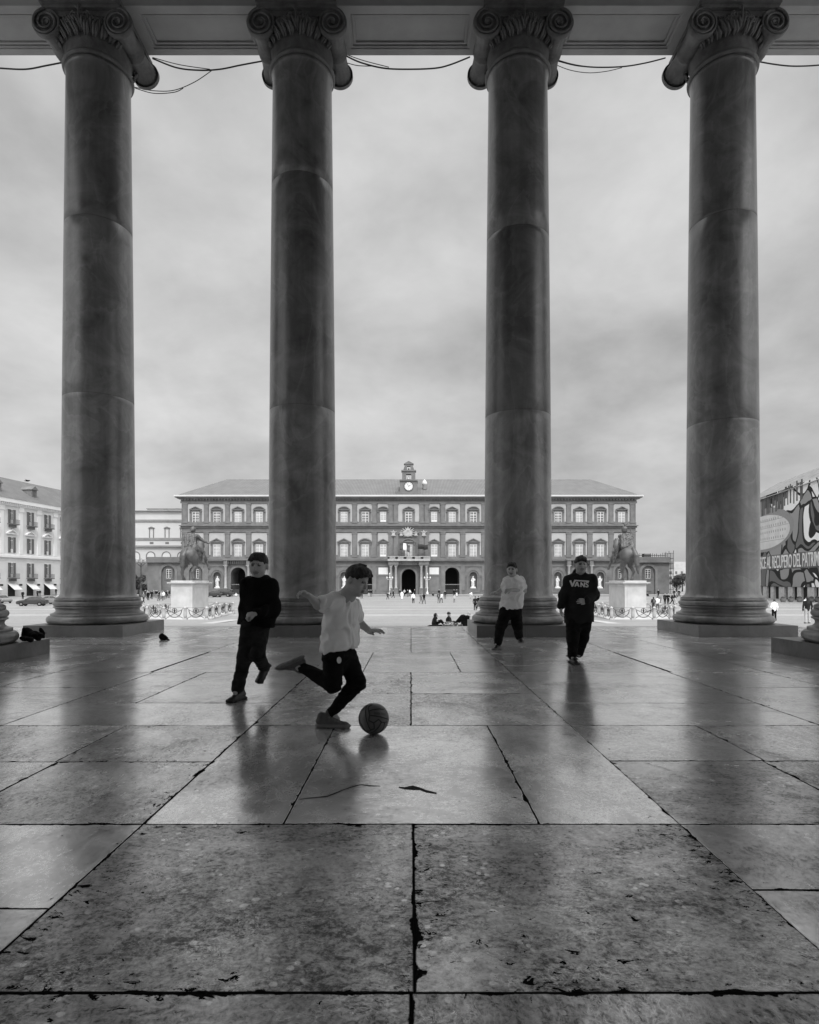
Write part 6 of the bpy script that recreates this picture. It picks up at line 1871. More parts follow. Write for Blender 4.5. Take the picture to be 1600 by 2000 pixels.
m = MB(); m.box(-9, 30, 0, 15, 0, 13); m.box(-4, 14, 2, 12, 13.002, 18); m.build('wall', mat('far_render', .42, .9, .2, .2), ph)
m = MB()
for i in range(9):
    for j in range(3): m.box(-8 + i*4, -6.5 + i*4, -.06, -.001, 2 + j*3.6, 4 + j*3.6)
m.build('windows', M_SHUT, ph)

# the ornate lamp at the theatre corner
t = thing('street_lamp', 'tall ornate dark lamp post with clustered lanterns near the theatre building', 'street lamp', ((275.5 - VX)/F*140, 140, -2.4))
m = MB(); m.lathe([(.5, 0), (.5, .5), (.32, .8), (.25, 2), (.12, 2.3), (.09, 7.8), (.15, 8)], (0, 0, 0), 14)
for a in range(6):
    an = a*math.pi/3; m.tube([(0, 0, 7.2), (math.cos(an)*.5, math.sin(an)*.5, 7.5), (math.cos(an)*1.0, math.sin(an)*1.0, 8.0)], .05)
m.build('post', M_IRON, t)
for a in range(7):
    an = a*math.pi/3; q = 1.0 if a < 6 else 0
    g_ = MB(); g_.lathe([(.04, 0), (.22, .2), (.25, .45), (.1, .7), (.03, .85)], (0, 0, 0), 10); o = g_.build('lantern', M_GLASSL, t); o.location = (math.cos(an)*q, math.sin(an)*q, 8.0 if a < 6 else 8.5)
# ---------------------------------------------------------------- equestrian statues, pedestals and their railings
def equestrian(mir, label):
    X_ = (lambda x: -x - .45) if mir else (lambda x: x)
    v = lambda x, y, z: (X_(x), y, z)
    t = thing('equestrian_statue', label, 'statue', (X_(-21.2), 57.5, 1.27), 0, 'equestrian statues in the piazza')
    O = Matrix.Translation((-X_(-21.2), -57.5, -1.27))
    S = SDF(.055, .16); c = lambda a, b, r1, r2, k=None: S.cap(v(*a), v(*b), r1, r2, k=k)
    S.ell(v(-21.25, 56.75, 3.82), (.70, .80, .66)); c((-21.22, 57.0, 3.78), (-21.15, 59.0, 3.85), .60, .62); S.ell(v(-21.15, 59.2, 3.8), (.55, .55, .7))
    for q in (-1, 1): S.ell(v(-21.25 + .33*q, 56.65, 3.62), (.42, .6, .68))
    c((-21.15, 59.2, 4.2), (-21.2, 60.0, 5.2), .46, .27); c((-21.2, 60.1, 5.3), (-21.24, 60.75, 4.72), .22, .13, .06); c((-21.2, 59.4, 4.7), (-21.2, 59.9, 5.45), .14, .12, .06)
    for q in (-.1, .1): c((-21.2 + q, 60.0, 5.4), (-21.2 + q*1.2, 60.0, 5.62), .06, .02, .03)
    # hind legs, hock pointing back
    legs = ((-21.72, 0), (-20.72, .1)) if not mir else ((-21.55, .2), (-20.95, 0))
    for i, (lx, dx) in enumerate(legs):
        lift = mir and i == 1
        y0 = 56.75
        if lift:
            c((lx, y0, 3.4), (lx + .1, 57.3, 2.7), .40, .26); c((lx + .1, 57.3, 2.7), (lx + .05, 57.6, 2.15), .22, .13, .06); c((lx + .05, 57.6, 2.15), (lx, 57.5, 1.6), .12, .09, .05); S.ell(v(lx, 57.55, 1.5), (.12, .16, .12), k=.04)
        else:
            c((lx, y0, 3.4), (lx - .02, 57.15, 2.72), .42, .27); c((lx - .02, 57.15, 2.72), (lx - .08, 56.45, 2.12), .22, .14, .06); c((lx - .08, 56.45, 2.12), (lx + .04, 56.5, 1.5), .125, .10, .05); c((lx + .04, 56.5, 1.5), (lx + .06, 56.6, 1.36), .14, .17, .03)
    c((-21.55, 59.3, 3.5), (-21.6, 59.35, 2.4), .28, .16, .08); c((-21.6, 59.35, 2.4), (-21.6, 59.35, 1.4), .12, .11, .04); S.ell(v(-21.6, 59.4, 1.36), (.15, .18, .1), k=.03)
    c((-20.85, 59.5, 3.7), (-20.80, 60.15, 3.42), .30, .19, .08); c((-20.80, 60.15, 3.42), (-20.48, 60.1, 2.62), .15, .10, .04); S.ell(v(-20.44, 60.1, 2.48), (.13, .15, .12), k=.03)
    # tail
    if not mir:
        c((-21.25, 56.1, 4.25), (-21.42, 55.85, 3.6), .12, .18, .05); c((-21.42, 55.85, 3.6), (-21.50, 55.85, 2.6), .19, .20, .05); c((-21.50, 55.85, 2.6), (-21.50, 55.95, 1.85), .17, .08, .05)
    else:
        c((-21.45, 56.1, 4.3), (-21.62, 55.85, 3.6), .16, .26, .05); c((-21.62, 55.85, 3.6), (-21.72, 55.85, 2.7), .26, .22, .05); c((-21.72, 55.85, 2.7), (-21.85, 55.9, 1.95), .2, .1, .05)
    me = S.mesh('horse', M_BRONZE, folds(.012, 12, 3 + mir)); me.transform(O); link('horse', me, t)
    S = SDF(.045, .10); c = lambda a, b, r1, r2, k=None: S.cap(v(*a), v(*b), r1, r2, k=k)
    c((-21.2, 57.7, 4.55), (-21.18, 57.75, 5.2), .34, .36); c((-21.62, 57.7, 5.55), (-20.8, 57.7, 5.55), .24, .24); c((-21.18, 57.7, 5.3), (-21.18, 57.7, 5.9), .34, .14)
    S.ell(v(-21.18, 57.72, 6.20), (.26, .30, .34), k=.04)
    if mir:
        S.ell(v(-21.18, 57.68, 6.32), (.26, .32, .26), k=.04)
        c((-21.18, 57.5, 6.6), (-21.0, 57.4, 6.82), .05, .04, .03); c((-21.0, 57.4, 6.82), (-20.6, 57.5, 6.86), .07, .04, .03); c((-21.18, 57.6, 6.6), (-21.45, 57.5, 6.85), .06, .04, .03)
    # right arm
    if not mir:
        c((-20.75, 57.7, 5.55), (-20.45, 57.95, 5.22), .20, .14); c((-20.45, 57.95, 5.22), (-19.95, 58.2, 4.98), .135, .10, .04); c((-19.95, 58.2, 4.98), (-19.68, 58.2, 4.96), .11, .07, .03)
        for f_ in range(4): c((-19.72, 58.14 + .05*f_, 4.96), (-19.5 + .03*abs(f_-1), 58.12 + .05*f_, 4.92), .03, .022, .01)
    else:
        c((-21.6, 57.7, 5.55), (-22.0, 57.8, 5.45), .20, .15); c((-22.0, 57.8, 5.45), (-21.95, 57.9, 6.0), .13, .10, .04); c((-21.95, 57.9, 6.0), (-21.85, 57.9, 6.3), .07, .04, .03)
    c((-21.6, 57.7, 5.5), (-21.75, 57.9, 5.05), .19, .14); c((-21.75, 57.9, 5.05), (-21.3, 58.5, 4.85), .13, .09, .04)
    for q in (-1, 1):
        c((-21.2 + .28*q, 57.8, 4.5), (-21.2 + .72*q, 58.6, 4.05), .27, .20, .06); c((-21.2 + .72*q, 58.6, 4.05), (-21.2 + .76*q, 58.35, 3.15), .17, .11, .05); c((-21.2 + .76*q, 58.3, 3.05), (-21.2 + .78*q, 58.75, 2.92), .11, .08, .04)
    me = S.mesh('rider', M_BRONZE, folds(.03, 18, 5 + mir)); me.transform(O); link('rider', me, t)
    S = SDF(.045, .10); c = lambda a, b, r1, r2, k=None: S.cap(v(*a), v(*b), r1, r2, k=k)
    c((-21.55, 57.35, 5.55), (-20.85, 57.35, 5.55), .24, .22)
    if not mir:
        for q, s_ in ((0, .28), (.2, .27), (.42, .26), (.62, .22)): c((-21.62 + q, 57.3, 5.45), (-21.50 + q*1.25, 56.95, 4.42 - q*.25), s_, s_*.85)
        c((-21.75, 57.45, 5.5), (-21.95, 57.4, 5.2), .16, .12); c((-20.75, 57.5, 4.4), (-20.6, 57.9, 3.6), .22, .12)
    else:
        for q, s_ in ((0, .28), (.2, .30), (.42, .30), (.66, .27)): c((-21.60 + q, 57.3, 5.45), (-21.58 + q*1.15, 56.95, 4.50), s_, s_*.95)
        c((-20.85, 57.4, 5.3), (-20.55, 57.9, 3.9), .24, .15); c((-20.55, 57.9, 3.9), (-20.45, 57.9, 3.2), .15, .08)
    me = S.mesh('cloak', M_BRONZE, folds(.08, 24, 8 + mir, (0, .2, 1), .12)); me.transform(O); link('cloak', me, t)
equestrian(False, 'bronze horse and rider with outstretched arm on the left white pedestal')
equestrian(True, 'bronze horse and helmeted rider on the right white pedestal')

for s_, lab in ((-1, 'left'), (1, 'right')):
    cx = s_*21.4 if s_ < 0 else 20.95
    t = thing('pedestal', 'white marble pedestal under the %s equestrian statue' % lab, 'pedestal', (cx, 57.5, -2.2), 0, 'white statue pedestals')
    b0 = -2.2
    m = MB(); m.box(-1.0, 1.0, -2.1, 2.3, .35, 3.13); m.box(-1.12, 1.12, -2.22, 2.42, .0, .345)
    m.box(-.78, .78, -2.125, -2.101, .7, 2.8); sgn = 1 if s_ < 0 else -1
    a_, b_ = sorted((1.001*sgn, 1.025*sgn)); m.box(a_, b_, -1.75, 1.95, .7, 2.8)
    m.build('die', M_PED, t, bevel=.02)
    m = MB(); m.box(-1.14, 1.14, -2.24, 2.44, 3.132, 3.2); m.box(-1.28, 1.28, -2.38, 2.58, 3.202, 3.30); m.box(-1.02, 1.02, -2.12, 2.32, 3.302, 3.465); m.build('cornice', M_PED, t, bevel=.015)
    pts = [(-21.9, 52.6), (-20.0, 52.6), (-18.1, 52.6), (-18.55, 55.6), (-18.9, 58.6), (-19.2, 61.7), (-19.4, 64.7), (-21.4, 65.4), (-23.6, 65.2), (-25.4, 63.2), (-25.7, 60.4), (-25.5, 57.6), (-24.9, 55.2), (-23.7, 53.3)]
    if s_ > 0: pts = [(-x - .35, y) for x, y in pts]
    t = thing('railing', 'low iron railing of circles between stone posts round the %s pedestal' % lab, 'railing', (pts[1][0], pts[1][1], -2.2), 0, 'railings round the statues')
    O = Vector((pts[1][0], pts[1][1], -2.2))
    for (x, y) in pts:
        m = MB(); m.box(-.17, .17, -.17, .17, -.02, .14); m.lathe([(.13, .141), (.16, .35), (.155, .6), (.12, .95), (.15, 1.0), (.15, 1.06), (.10, 1.12), (.03, 1.16)], (0, 0, 0), 12)
        o = m.build('post', M_STEP, t); o.location = Vector((x, y, -2.2)) - O
    for a, b in zip(pts, pts[1:] + pts[:1]):
        A, B = Vector((a[0], a[1], 0)), Vector((b[0], b[1], 0)); dd = (B - A); Ln = dd.length; dd.normalize()
        f = lambda u, z: A + dd*(Ln*.5 + u) + Vector((0, 0, z)) - Vector((O.x, O.y, 0))
        m = MB(); r = min(.62, Ln*.34)
        m.tube([f(r*math.cos(q), .82 + r*math.sin(q)) for q in [math.pi + math.pi*i/20 for i in range(21)]], .034)
        m.tube([f(.21*math.cos(q), .80 + .21*math.sin(q)) for q in [2*math.pi*i/16 for i in range(16)]], .028, closed=True)
        m.tube([f(0, .62), f(0, .72), f(0, .8), f(0, .88), f(0, .98)], [.02, .07, .09, .07, .02], seg=6)
        h = Ln/2 - .14
        m.tube([f(-h, 1.04), f(-r, .86), f(0, .55), f(h, .08)], .022); m.tube([f(h, 1.04), f(r, .86), f(0, .55), f(-h, .08)], .022); m.tube([f(-h, 1.06), f(h, 1.06)], .012)
        m.build('panel', M_IRON, t)
    pm = MB(); n = len(pts); cxy = (sum(p[0] for p in pts)/n, sum(p[1] for p in pts)/n)
    out = [(cxy[0] + (p[0]-cxy[0])*1.05, cxy[1] + (p[1]-cxy[1])*1.05) for p in pts]
    pm.add([(x - cxy[0], y - cxy[1], 0) for x, y in out] + [(x - cxy[0], y - cxy[1], -.4) for x, y in out], [tuple(range(n)) if s_ < 0 else tuple(range(n-1, -1, -1))] + [((i+1) % n, i, i + n, (i+1) % n + n) for i in range(n)])
    o = pm.build('statue_platform', M_PED); o.location = (cxy[0], cxy[1], -2.2); tag(o, kind='structure')

# ---------------------------------------------------------------- people in the piazza: one small figure per pose, copied
def fig(pose, vox=.032, hair=0):
    S = SDF(vox, .035); c = S.cap
    def leg(hip, kn, an, m=2):
        c(hip, kn, .10, .075, m=m); c(kn, an, .075, .055, m=m); c((an[0], an[1], an[2] - .02), (an[0], an[1] - .14, an[2] - .04), .055, .045, m=3)
    def arm(sh, el, wr, sk=False):
        c(sh, el, .068, .055, m=1); c(el, wr, .052, .042, m=0 if sk else 1); c(wr, (wr[0], wr[1] - .03, wr[2] - .08), .038, .03, m=0)
    T = {'stand': 0, 'walk': 0, 'stride': 0, 'backpack': 0}
    if pose in ('stand', 'walk', 'stride', 'backpack', 'arms'):
        c((0, 0, .92), (0, 0, 1.22), .155, .16, m=1, flat=((0, 1, 0), 1.4)); c((0, 0, 1.2), (0, .01, 1.36), .17, .15, m=1, flat=((0, 1, 0), 1.4)); c((-.16, 0, 1.40), (.16, 0, 1.40), .07, .07, m=1)
        c((0, 0, 1.42), (0, -.01, 1.52), .05, .05, m=0); S.ell((0, -.02, 1.62), (.078, .095, .115), m=0, k=.02); S.ell((0, .015, 1.66), (.088, .10, .09), m=3, k=.01)
        if hair: c((0, .05, 1.62), (0, .07, 1.32), .085, .07, m=3)
        if pose == 'stand': leg((-.09, 0, .88), (-.10, -.01, .48), (-.11, .02, .08)); leg((.09, 0, .88), (.11, -.01, .48), (.12, .02, .08)); arm((-.21, 0, 1.38), (-.27, .02, 1.10), (-.25, -.06, .84)); arm((.21, 0, 1.38), (.27, .02, 1.10), (.24, -.08, .86))
        if pose == 'arms': leg((-.09, 0, .88), (-.10, -.01, .48), (-.11, .02, .08)); leg((.09, 0, .88), (.10, -.01, .48), (.11, .02, .08)); arm((-.21, 0, 1.38), (-.29, -.02, 1.12), (-.06, -.22, 1.12)); arm((.21, 0, 1.38), (.29, -.02, 1.12), (.06, -.22, 1.16))
        if pose == 'walk': leg((-.08, 0, .88), (-.09, -.20, .50), (-.09, -.26, .08)); leg((.08, 0, .88), (.09, .06, .48), (.09, .34, .16)); arm((-.21, 0, 1.38), (-.25, .14, 1.12), (-.24, .10, .86)); arm((.21, 0, 1.38), (.25, -.12, 1.12), (.23, -.28, .92))
        if pose == 'stride': leg((-.07, 0, .88), (-.18, -.06, .48), (-.30, -.02, .08)); leg((.07, 0, .88), (.16, -.05, .50), (.30, .08, .10)); arm((-.21, 0, 1.38), (-.30, .04, 1.12), (-.36, -.08, .90)); arm((.21, 0, 1.38), (.30, .0, 1.12), (.34, -.10, .92))
        if pose == 'backpack': leg((-.09, 0, .88), (-.10, -.08, .48), (-.10, .0, .08)); leg((.09, 0, .88), (.10, .04, .48), (.12, .16, .10)); arm((-.21, 0, 1.38), (-.26, .02, 1.12), (-.20, -.16, 1.0)); arm((.21, 0, 1.38), (.26, .02, 1.12), (.20, -.16, 1.0)); S.ell((0, .22, 1.18), (.17, .13, .25), m=2)
    if pose == 'sit':
        c((0, 0, .14), (0, .05, .45), .15, .15, m=1, flat=((0, 1, 0), 1.3)); c((-.15, .05, .56), (.15, .05, .56), .07, .07, m=1); c((0, .05, .45), (0, .05, .62), .13, .05, m=1); S.ell((0, .02, .80), (.078, .095, .115), m=0, k=.02); S.ell((0, .05, .84), (.09, .10, .09), m=3, k=.01)
        leg((-.1, -.02, .12), (-.12, -.40, .32), (-.12, -.62, .08)); leg((.1, -.02, .12), (.13, -.38, .14), (.1, -.72, .07)); arm((-.2, .05, .54), (-.26, .0, .32), (-.18, -.2, .26)); arm((.2, .05, .54), (.26, .0, .30), (.2, -.18, .24))
        if hair: c((0, .10, .80), (0, .13, .5), .08, .06, m=3)
    if pose == 'bend':
        leg((-.1, .1, .85), (-.1, -.02, .46), (-.1, .05, .08)); leg((.1, .1, .85), (.1, 0, .46), (.12, .08, .08)); c((0, .1, .92), (0, -.28, 1.12), .15, .16, m=1); S.ell((0, -.46, 1.14), (.08, .1, .1), m=0); S.ell((0, -.44, 1.18), (.09, .1, .08), m=3)
        arm((-.16, -.26, 1.08), (-.18, -.34, .84), (-.14, -.4, .62)); arm((.16, -.26, 1.08), (.18, -.34, .84), (.14, -.4, .62))
    return S.mesh('person', [M_SKIN, M_BLACKC, M_JEAN, M_HAIR])
FIG = {}
TONE = {'black': M_BLACKC, 'dark': M_SWEAT, 'grey': mat('grey_cloth', .16, .9, .2, 6), 'pale': mat('pale_cloth', .45, .9, .1, 6), 'white': M_TEE2, 'denim': mat('mid_denim', .10, .9, .3, 8)}
def put(px, py, pose, top, bot, label, rz=0, h=1.0, group='people scattered about the piazza', dd=None):
    if dd is None:
        dd = 3.52*F/(py - VY)
        for _ in range(6): dd = (EYE - gz(dd))*F/(py - VY)
    key = (pose.split('+')[0], '+' in pose)
    if key not in FIG: FIG[key] = fig(key[0], .032, key[1])
    zz = gz(dd) if dd < 159.8 else -2.27
    o = link('person', FIG[key]); o.location = ((px - VX)/F*dd, dd, zz + .0); o.scale = (h, h, h); o.rotation_euler = (0, 0, math.radians(rz))
    for i, mt in ((1, TONE[top]), (2, TONE[bot])):
        o.material_slots[i].link = 'OBJECT'; o.material_slots[i].material = mt
    return tag(o, label, 'person', group)
PF = 1163.2     # foot line on the pavement before the palace
ppl = [
 # centre, left to right
 (703, 1168.5, 'walk', 'pale', 'grey', 'person in pale top walking just right of the kicking boy', 60),
 (707.5, 1168.8, 'arms', 'dark', 'denim', 'dark-coated person beside the pale-topped one, right of the kicking boy', 30),
 (720.6, 1165.8, 'stand', 'dark', 'pale', 'dark-topped person near the palace open arch, right of the kicking boy', 10),
 (724.8, 1165.8, 'stand', 'black', 'grey', 'black-coated person at the right foot of the arch near the kicking boy', 0),
 (757.6, 1171, 'stride', 'dark', 'black', 'small dark figure striding before the left portal columns', 0),
 (768, 1168, 'walk', 'black', 'black', 'black-clad person before the left portal columns', 90),
 (763, 1164.5, 'stand', 'grey', 'black', 'grey-topped person standing by the left portal lamp', 0),
 (785.4, 1171.6, 'stand', 'white', 'white', 'all-white figure walking out of the main portal', 0),
 (781, 1165, 'stand', 'dark', 'denim', 'dark-topped person at the left jamb of the main portal', 20),
 (790, 1164.6, 'arms', 'pale', 'black', 'pale-topped person in the main portal, left of centre', 0),
 (796.6, 1166, 'stand', 'black', 'denim', 'black-topped person in the middle of the main portal', 0),
 (800.5, 1164.8, 'walk', 'white', 'denim', 'white-topped person in the main portal, right of centre', 40),
 (810, 1164.6, 'stand', 'dark', 'black', 'dark-clad person at the right jamb of the main portal', 0),
 (807.4, 1178.4, 'stand', 'white', 'black', 'lone person in white top and dark trousers in mid piazza', 0),
 (822.5, 1179.2, 'walk', 'grey', 'grey', 'grey-coated left one of a walking pair in mid piazza', 150),
 (828.3, 1179.2, 'walk+', 'black', 'denim', 'black-coated right one of a walking pair in mid piazza', 150),
 (846, 1164.2, 'sit', 'black', 'black', 'black-clad person sitting against the palace right of the portal', 0),
 (857, 1178.2, 'backpack', 'dark', 'grey', 'dark-topped walker with backpack right of the walking pair', 170),
 (862, 1177.6, 'walk+', 'white', 'denim', 'long-haired walker in white top beside the backpack walker', 150),
 (857.8, 1165, 'stand', 'black', 'black', 'black-clad person standing beyond the backpack walker', 0),
 (869.4, 1169.6, 'stand', 'dark', 'denim', 'dark-clad person standing just left of the open arch, right of centre', 0),
 (887.4, 1177, 'stand', 'pale', 'grey', 'pale-topped child standing in front of the open arch right of centre', 0),
 (887, 1165, 'stand', 'black', 'black', 'black-clad person in the open arch right of centre', 0),
 (892.4, 1165, 'arms', 'black', 'white', 'black-topped person in white trousers in the open arch right of centre', 0),
 (919, 1168.6, 'bend', 'white', 'pale', 'white-clad person bending down left of the third column', 60),
 (928.5, 1192, 'stand', 'dark', 'black', 'person in dark coat with pale hem close to the third column', 180),
 (935.0, 1189.6, 'walk', 'black', 'black', 'black-clad person half hidden behind the third column base', 150),
 # left of the kicking boy
 (430, 1165.8, 'stand', 'pale', 'black', 'pale-topped person beside the dark car at the palace', 0),
 (461, 1164.6, 'sit', 'white', 'pale', 'white-clad person sitting by the arch left of the boy in black', 0),
 (453, 1164.6, 'arms', 'dark', 'black', 'dark-clad person standing by the arch left of the boy in black', 0),
 # right
 (1169.6, 1163.8, 'sit', 'grey', 'black', 'grey-clad person sitting right of the boy in the printed sweatshirt', 0),
 (1265, 1164.6, 'sit', 'black', 'black', 'black-clad person sitting at the wall just right of the right pedestal', 0),
 (1276.5, 1194, 'backpack+', 'dark', 'denim', 'long-haired person with backpack behind the right railing', 180),
 (1284, 1193, 'walk', 'white', 'denim', 'person in white shirt behind the right railing', 140),
 (1288.5, 1184, 'stand', 'grey', 'grey', 'grey-clad person half behind the white-shirted one at the right railing', 0),
 (1286, 1166, 'stand', 'black', 'black', 'black-clad person standing at the wing wall right of the right pedestal', 0),
 (1299, 1180.3, 'stand', 'dark', 'black', 'slim dark figure, left one of three between railing and fourth column', 0),
 (1305.3, 1180.6, 'arms', 'black', 'black', 'black-clad figure, middle one of three between railing and fourth column', 0),
 (1313, 1180.8, 'walk', 'black', 'black', 'black-coated one of a close pair left of the fourth column', 60),
 (1318.2, 1179.6, 'walk', 'dark', 'pale', 'dark-coated pale-trousered one of a close pair left of the fourth column', 60),
 (1317, 1166.5, 'stand', 'dark', 'denim', 'dark figure at the foot of the scaffold tower', 0),
 (1322.5, 1166, 'bend', 'pale', 'grey', 'pale figure bending down right of the scaffold tower', 0),
 (1326.5, 1166.5, 'stride', 'black', 'black', 'black-clad figure striding before the trees by the fourth column', 0),
 (1512.5, 1213, 'stand', 'white', 'black', 'person in white jacket and dark trousers right of the fourth column', 180),
 (1577.5, 1219, 'stand+', 'dark', 'pale', 'dark-topped bare-legged person beside the near right column', 175),
 (1574, 1178.5, 'sit', 'white', 'black', 'white-clad person sitting among the planters at the wrapped building', 0),
 # far left
 (44.5, 1170.5, 'stand', 'black', 'black', 'black-clad person standing left of the second awning at the palazzo', 0),
 (73.5, 1166.5, 'stand', 'dark', 'black', 'dark-clad person behind the dark car, left of a pair', 0),
 (78, 1166.0, 'stand', 'black', 'grey', 'black-topped person behind the dark car, right of a pair', 0),
 (109.5, 1162.5, 'stand', 'dark', 'black', 'dark figure at the left edge of the first whole column', 0),
]
for q in ppl: put(q[0], q[1], q[2], q[3], q[4], q[5], q[6], h=(.8 if 'child' in q[5] or 'small' in q[5] else 1.0))
# the crowd by the lamp post
rr = random.Random(12)
ORD = ['first', 'second', 'third', 'fourth', 'fifth', 'sixth', 'seventh', 'eighth', 'ninth', 'tenth', 'eleventh', 'twelfth', 'thirteenth', 'fourteenth', 'fifteenth', 'sixteenth']
for i in range(16):
    px = 284 + i*3.35 + rr.uniform(-.8, .8)
    top = rr.choice(['black', 'black', 'dark', 'grey', 'black', 'white'] if i % 4 else ['black', 'dark'])
    put(px, 1169 + rr.uniform(-2.2, 1.5), rr.choice(['stand', 'arms', 'backpack', 'stand+']), top, rr.choice(['black', 'denim', 'black', 'grey']),
        '%s-topped person, %s from left in back row of crowd beside left pedestal' % (top, ORD[i]), rr.uniform(-180, 180), group='crowd between the lamp post and the left pedestal')
for i, (px, py, top, bot) in enumerate(((280.5, 1177, 'grey', 'dark'), (289.5, 1172.5, 'black', 'black'), (309.5, 1173.6, 'black', 'grey'), (314.8, 1173, 'pale', 'grey'), (319.5, 1171.5, 'white', 'denim'))):
    bot = 'black' if bot == 'dark' else bot
    put(px, py, ('walk', 'stand', 'backpack', 'walk', 'stand')[i], top, bot, '%s-topped person, %s from left in front row of crowd beside left pedestal' % (top, ORD[i]), (60, 0, 170, 100, 0)[i], group='crowd between the lamp post and the left pedestal')

# ---------------------------------------------------------------- resting group beyond the portico edge
def rest(caps, label, base, mats_=None, vox=.018):
    S = SDF(vox, .03)
    for q in caps:
        if q[0] == 'e': S.ell(q[1], q[2], m=q[3], k=.02)
        else: S.cap(q[0], q[1], q[2], q[3], m=q[4])
    me = S.mesh('person', mats_ or [M_SKIN, M_SWEAT, M_BLACKC, M_HAIR], folds(.008, 30, 2)); me.transform(Matrix.Translation((-base[0], -base[1], -base[2])))
    o = link('person', me); o.location = base
    return tag(o, label, 'person', 'people resting beyond the portico edge')
dd = 30.6
def Q(X, Y, o=0.0): return tuple(P(820 + X/11.43, 1150 + Y/11.43, dd + o))
gzz = gz(30.6)
rest([(Q(330, 770), Q(345, 690), .15, .14, 1), (Q(345, 700), Q(352, 655), .15, .09, 1), (Q(348, 655, -.15), Q(348, 655, .15), .07, .07, 1), (Q(355, 645), Q(360, 620), .045, .045, 0), ('e', Q(368, 592), (.085, .08, .105), 0), ('e', Q(352, 582), (.095, .09, .10), 3), (Q(333, 590), Q(325, 650), .05, .03, 3),
      (Q(350, 680, -.16), Q(375, 730, -.2), .05, .04, 1), (Q(375, 730, -.2), Q(400, 690, -.2), .04, .03, 0), (Q(345, 775, -.1), Q(470, 715, -.1), .10, .07, 2), (Q(470, 715, -.1), Q(540, 800, -.1), .07, .05, 2), (Q(350, 780, .1), Q(480, 720, .1), .10, .07, 2), (Q(480, 720, .1), Q(560, 800, .1), .07, .05, 2)],
     'person with tied-back dark hair sitting on a dark mat facing right', (Q(345, 800)[0], dd, gzz))
dd = 31.4
rest([(Q(650, 790), Q(645, 690), .15, .15, 1), (Q(645, 700), Q(650, 650), .15, .09, 1), (Q(640, 650, -.15), Q(655, 650, .15), .075, .075, 1), (Q(652, 640), Q(654, 610), .045, .045, 0), ('e', Q(656, 575), (.085, .08, .11), 0), ('e', Q(648, 548), (.10, .09, .085), 3), (Q(650, 780, -.1), Q(760, 740, -.1), .09, .07, 2), (Q(655, 690, -.17), Q(690, 745, -.2), .05, .04, 1), (Q(690, 745, -.2), Q(730, 740, -.2), .04, .03, 0), (Q(655, 690, .17), Q(600, 760, .2), .05, .04, 1)],
     'person with short dark hair sitting behind the patterned bag', (Q(650, 800)[0], dd, gzz))
dd = 29.8
rest([(Q(1010, 870), Q(1045, 700), .20, .16, 1), (Q(1045, 700), Q(1060, 640), .16, .12, 1), (Q(1000, 860, -.1), Q(945, 625, -.1), .13, .10, 2), (Q(945, 625, -.1), Q(800, 760, -.1), .10, .06, 2), (Q(1010, 860, .1), Q(975, 620, .1), .13, .10, 2), (Q(975, 620, .1), Q(850, 770, .1), .10, .06, 2), (Q(1050, 650, -.2), Q(1010, 605, -.25), .06, .05, 1), (Q(1010, 615, -.25), Q(1100, 630, -.2), .055, .045, 1), (Q(1100, 630, -.2), Q(1140, 600, -.2), .035, .02, 0), (Q(800, 770, -.1), Q(770, 775, -.1), .05, .04, 3), ('e', Q(1100, 560, .3), (.085, .09, .11), 0), (Q(1060, 640, .1), Q(1095, 590, .25), .07, .05, 0)],
     'dark-clad person resting with knees up against the third column plinth', (Q(1010, 880)[0], dd, gzz), [M_SKIN, M_BLACKC, M_BLACKC, M_BLACKC])
def camo():
    m, N, L, b = node_mat('patterned_bag_cloth'); tc = N.new('ShaderNodeTexCoord')
    n = N.new('ShaderNodeTexNoise'); n.inputs['Scale'].default_value = 7; n.inputs['Detail'].default_value = 2; n.inputs['Distortion'].default_value = 1.5
    L.new(tc.outputs['Object'], n.inputs[0]); cr = N.new('ShaderNodeValToRGB'); cr.color_ramp.interpolation = 'CONSTANT'; e = cr.color_ramp.elements
    e[0].position = 0; e[0].color = (.03, .03, .03, 1); e[1].position = .5; e[1].color = (.2, .2, .2, 1); q = e.new(.58); q.color = (.6, .6, .6, 1); q = e.new(.66); q.color = (.08, .08, .08, 1)
    L.new(n.outputs['Fac'], cr.inputs[0]); L.new(cr.outputs[0], b.inputs['Base Color']); b.inputs['Roughness'].default_value = .8; return m
dd = 29.3
S = SDF(.025, .08); S.cap(Q(570, 830), Q(880, 835), .17, .16); S.cap(Q(600, 800, .1), Q(700, 790, .1), .17, .15); S.cap(Q(840, 800, .1), Q(900, 810), .13, .12)
me = S.mesh('holdall', camo(), folds(.02, 18, 4)); bq = (Q(720, 900)[0], dd, gz(dd)); me.transform(Matrix.Translation((-bq[0], -bq[1], -bq[2] - .02)))
o = link('holdall', me); o.location = bq; tag(o, 'large holdall with black and white camouflage pattern beside the third column', 'bag')
S = SDF(.03, .05); S.cap(Q(200, 838), Q(470, 828), .07, .08, flat=((0, 0, 1), 1.3)); S.cap(Q(230, 830, .5), Q(480, 822, .5), .07, .08, flat=((0, 0, 1), 1.3))
me = S.mesh('sitting_mat', M_BLACKC, folds(.01, 15, 4)); bq = (Q(340, 850)[0], dd + .2, gz(dd)); me.transform(Matrix.Translation((-bq[0], -bq[1], -bq[2])))
o = link('sitting_mat', me); o.location = bq; tag(o, 'flat dark mat on the ground under the person with tied-back hair', 'mat')

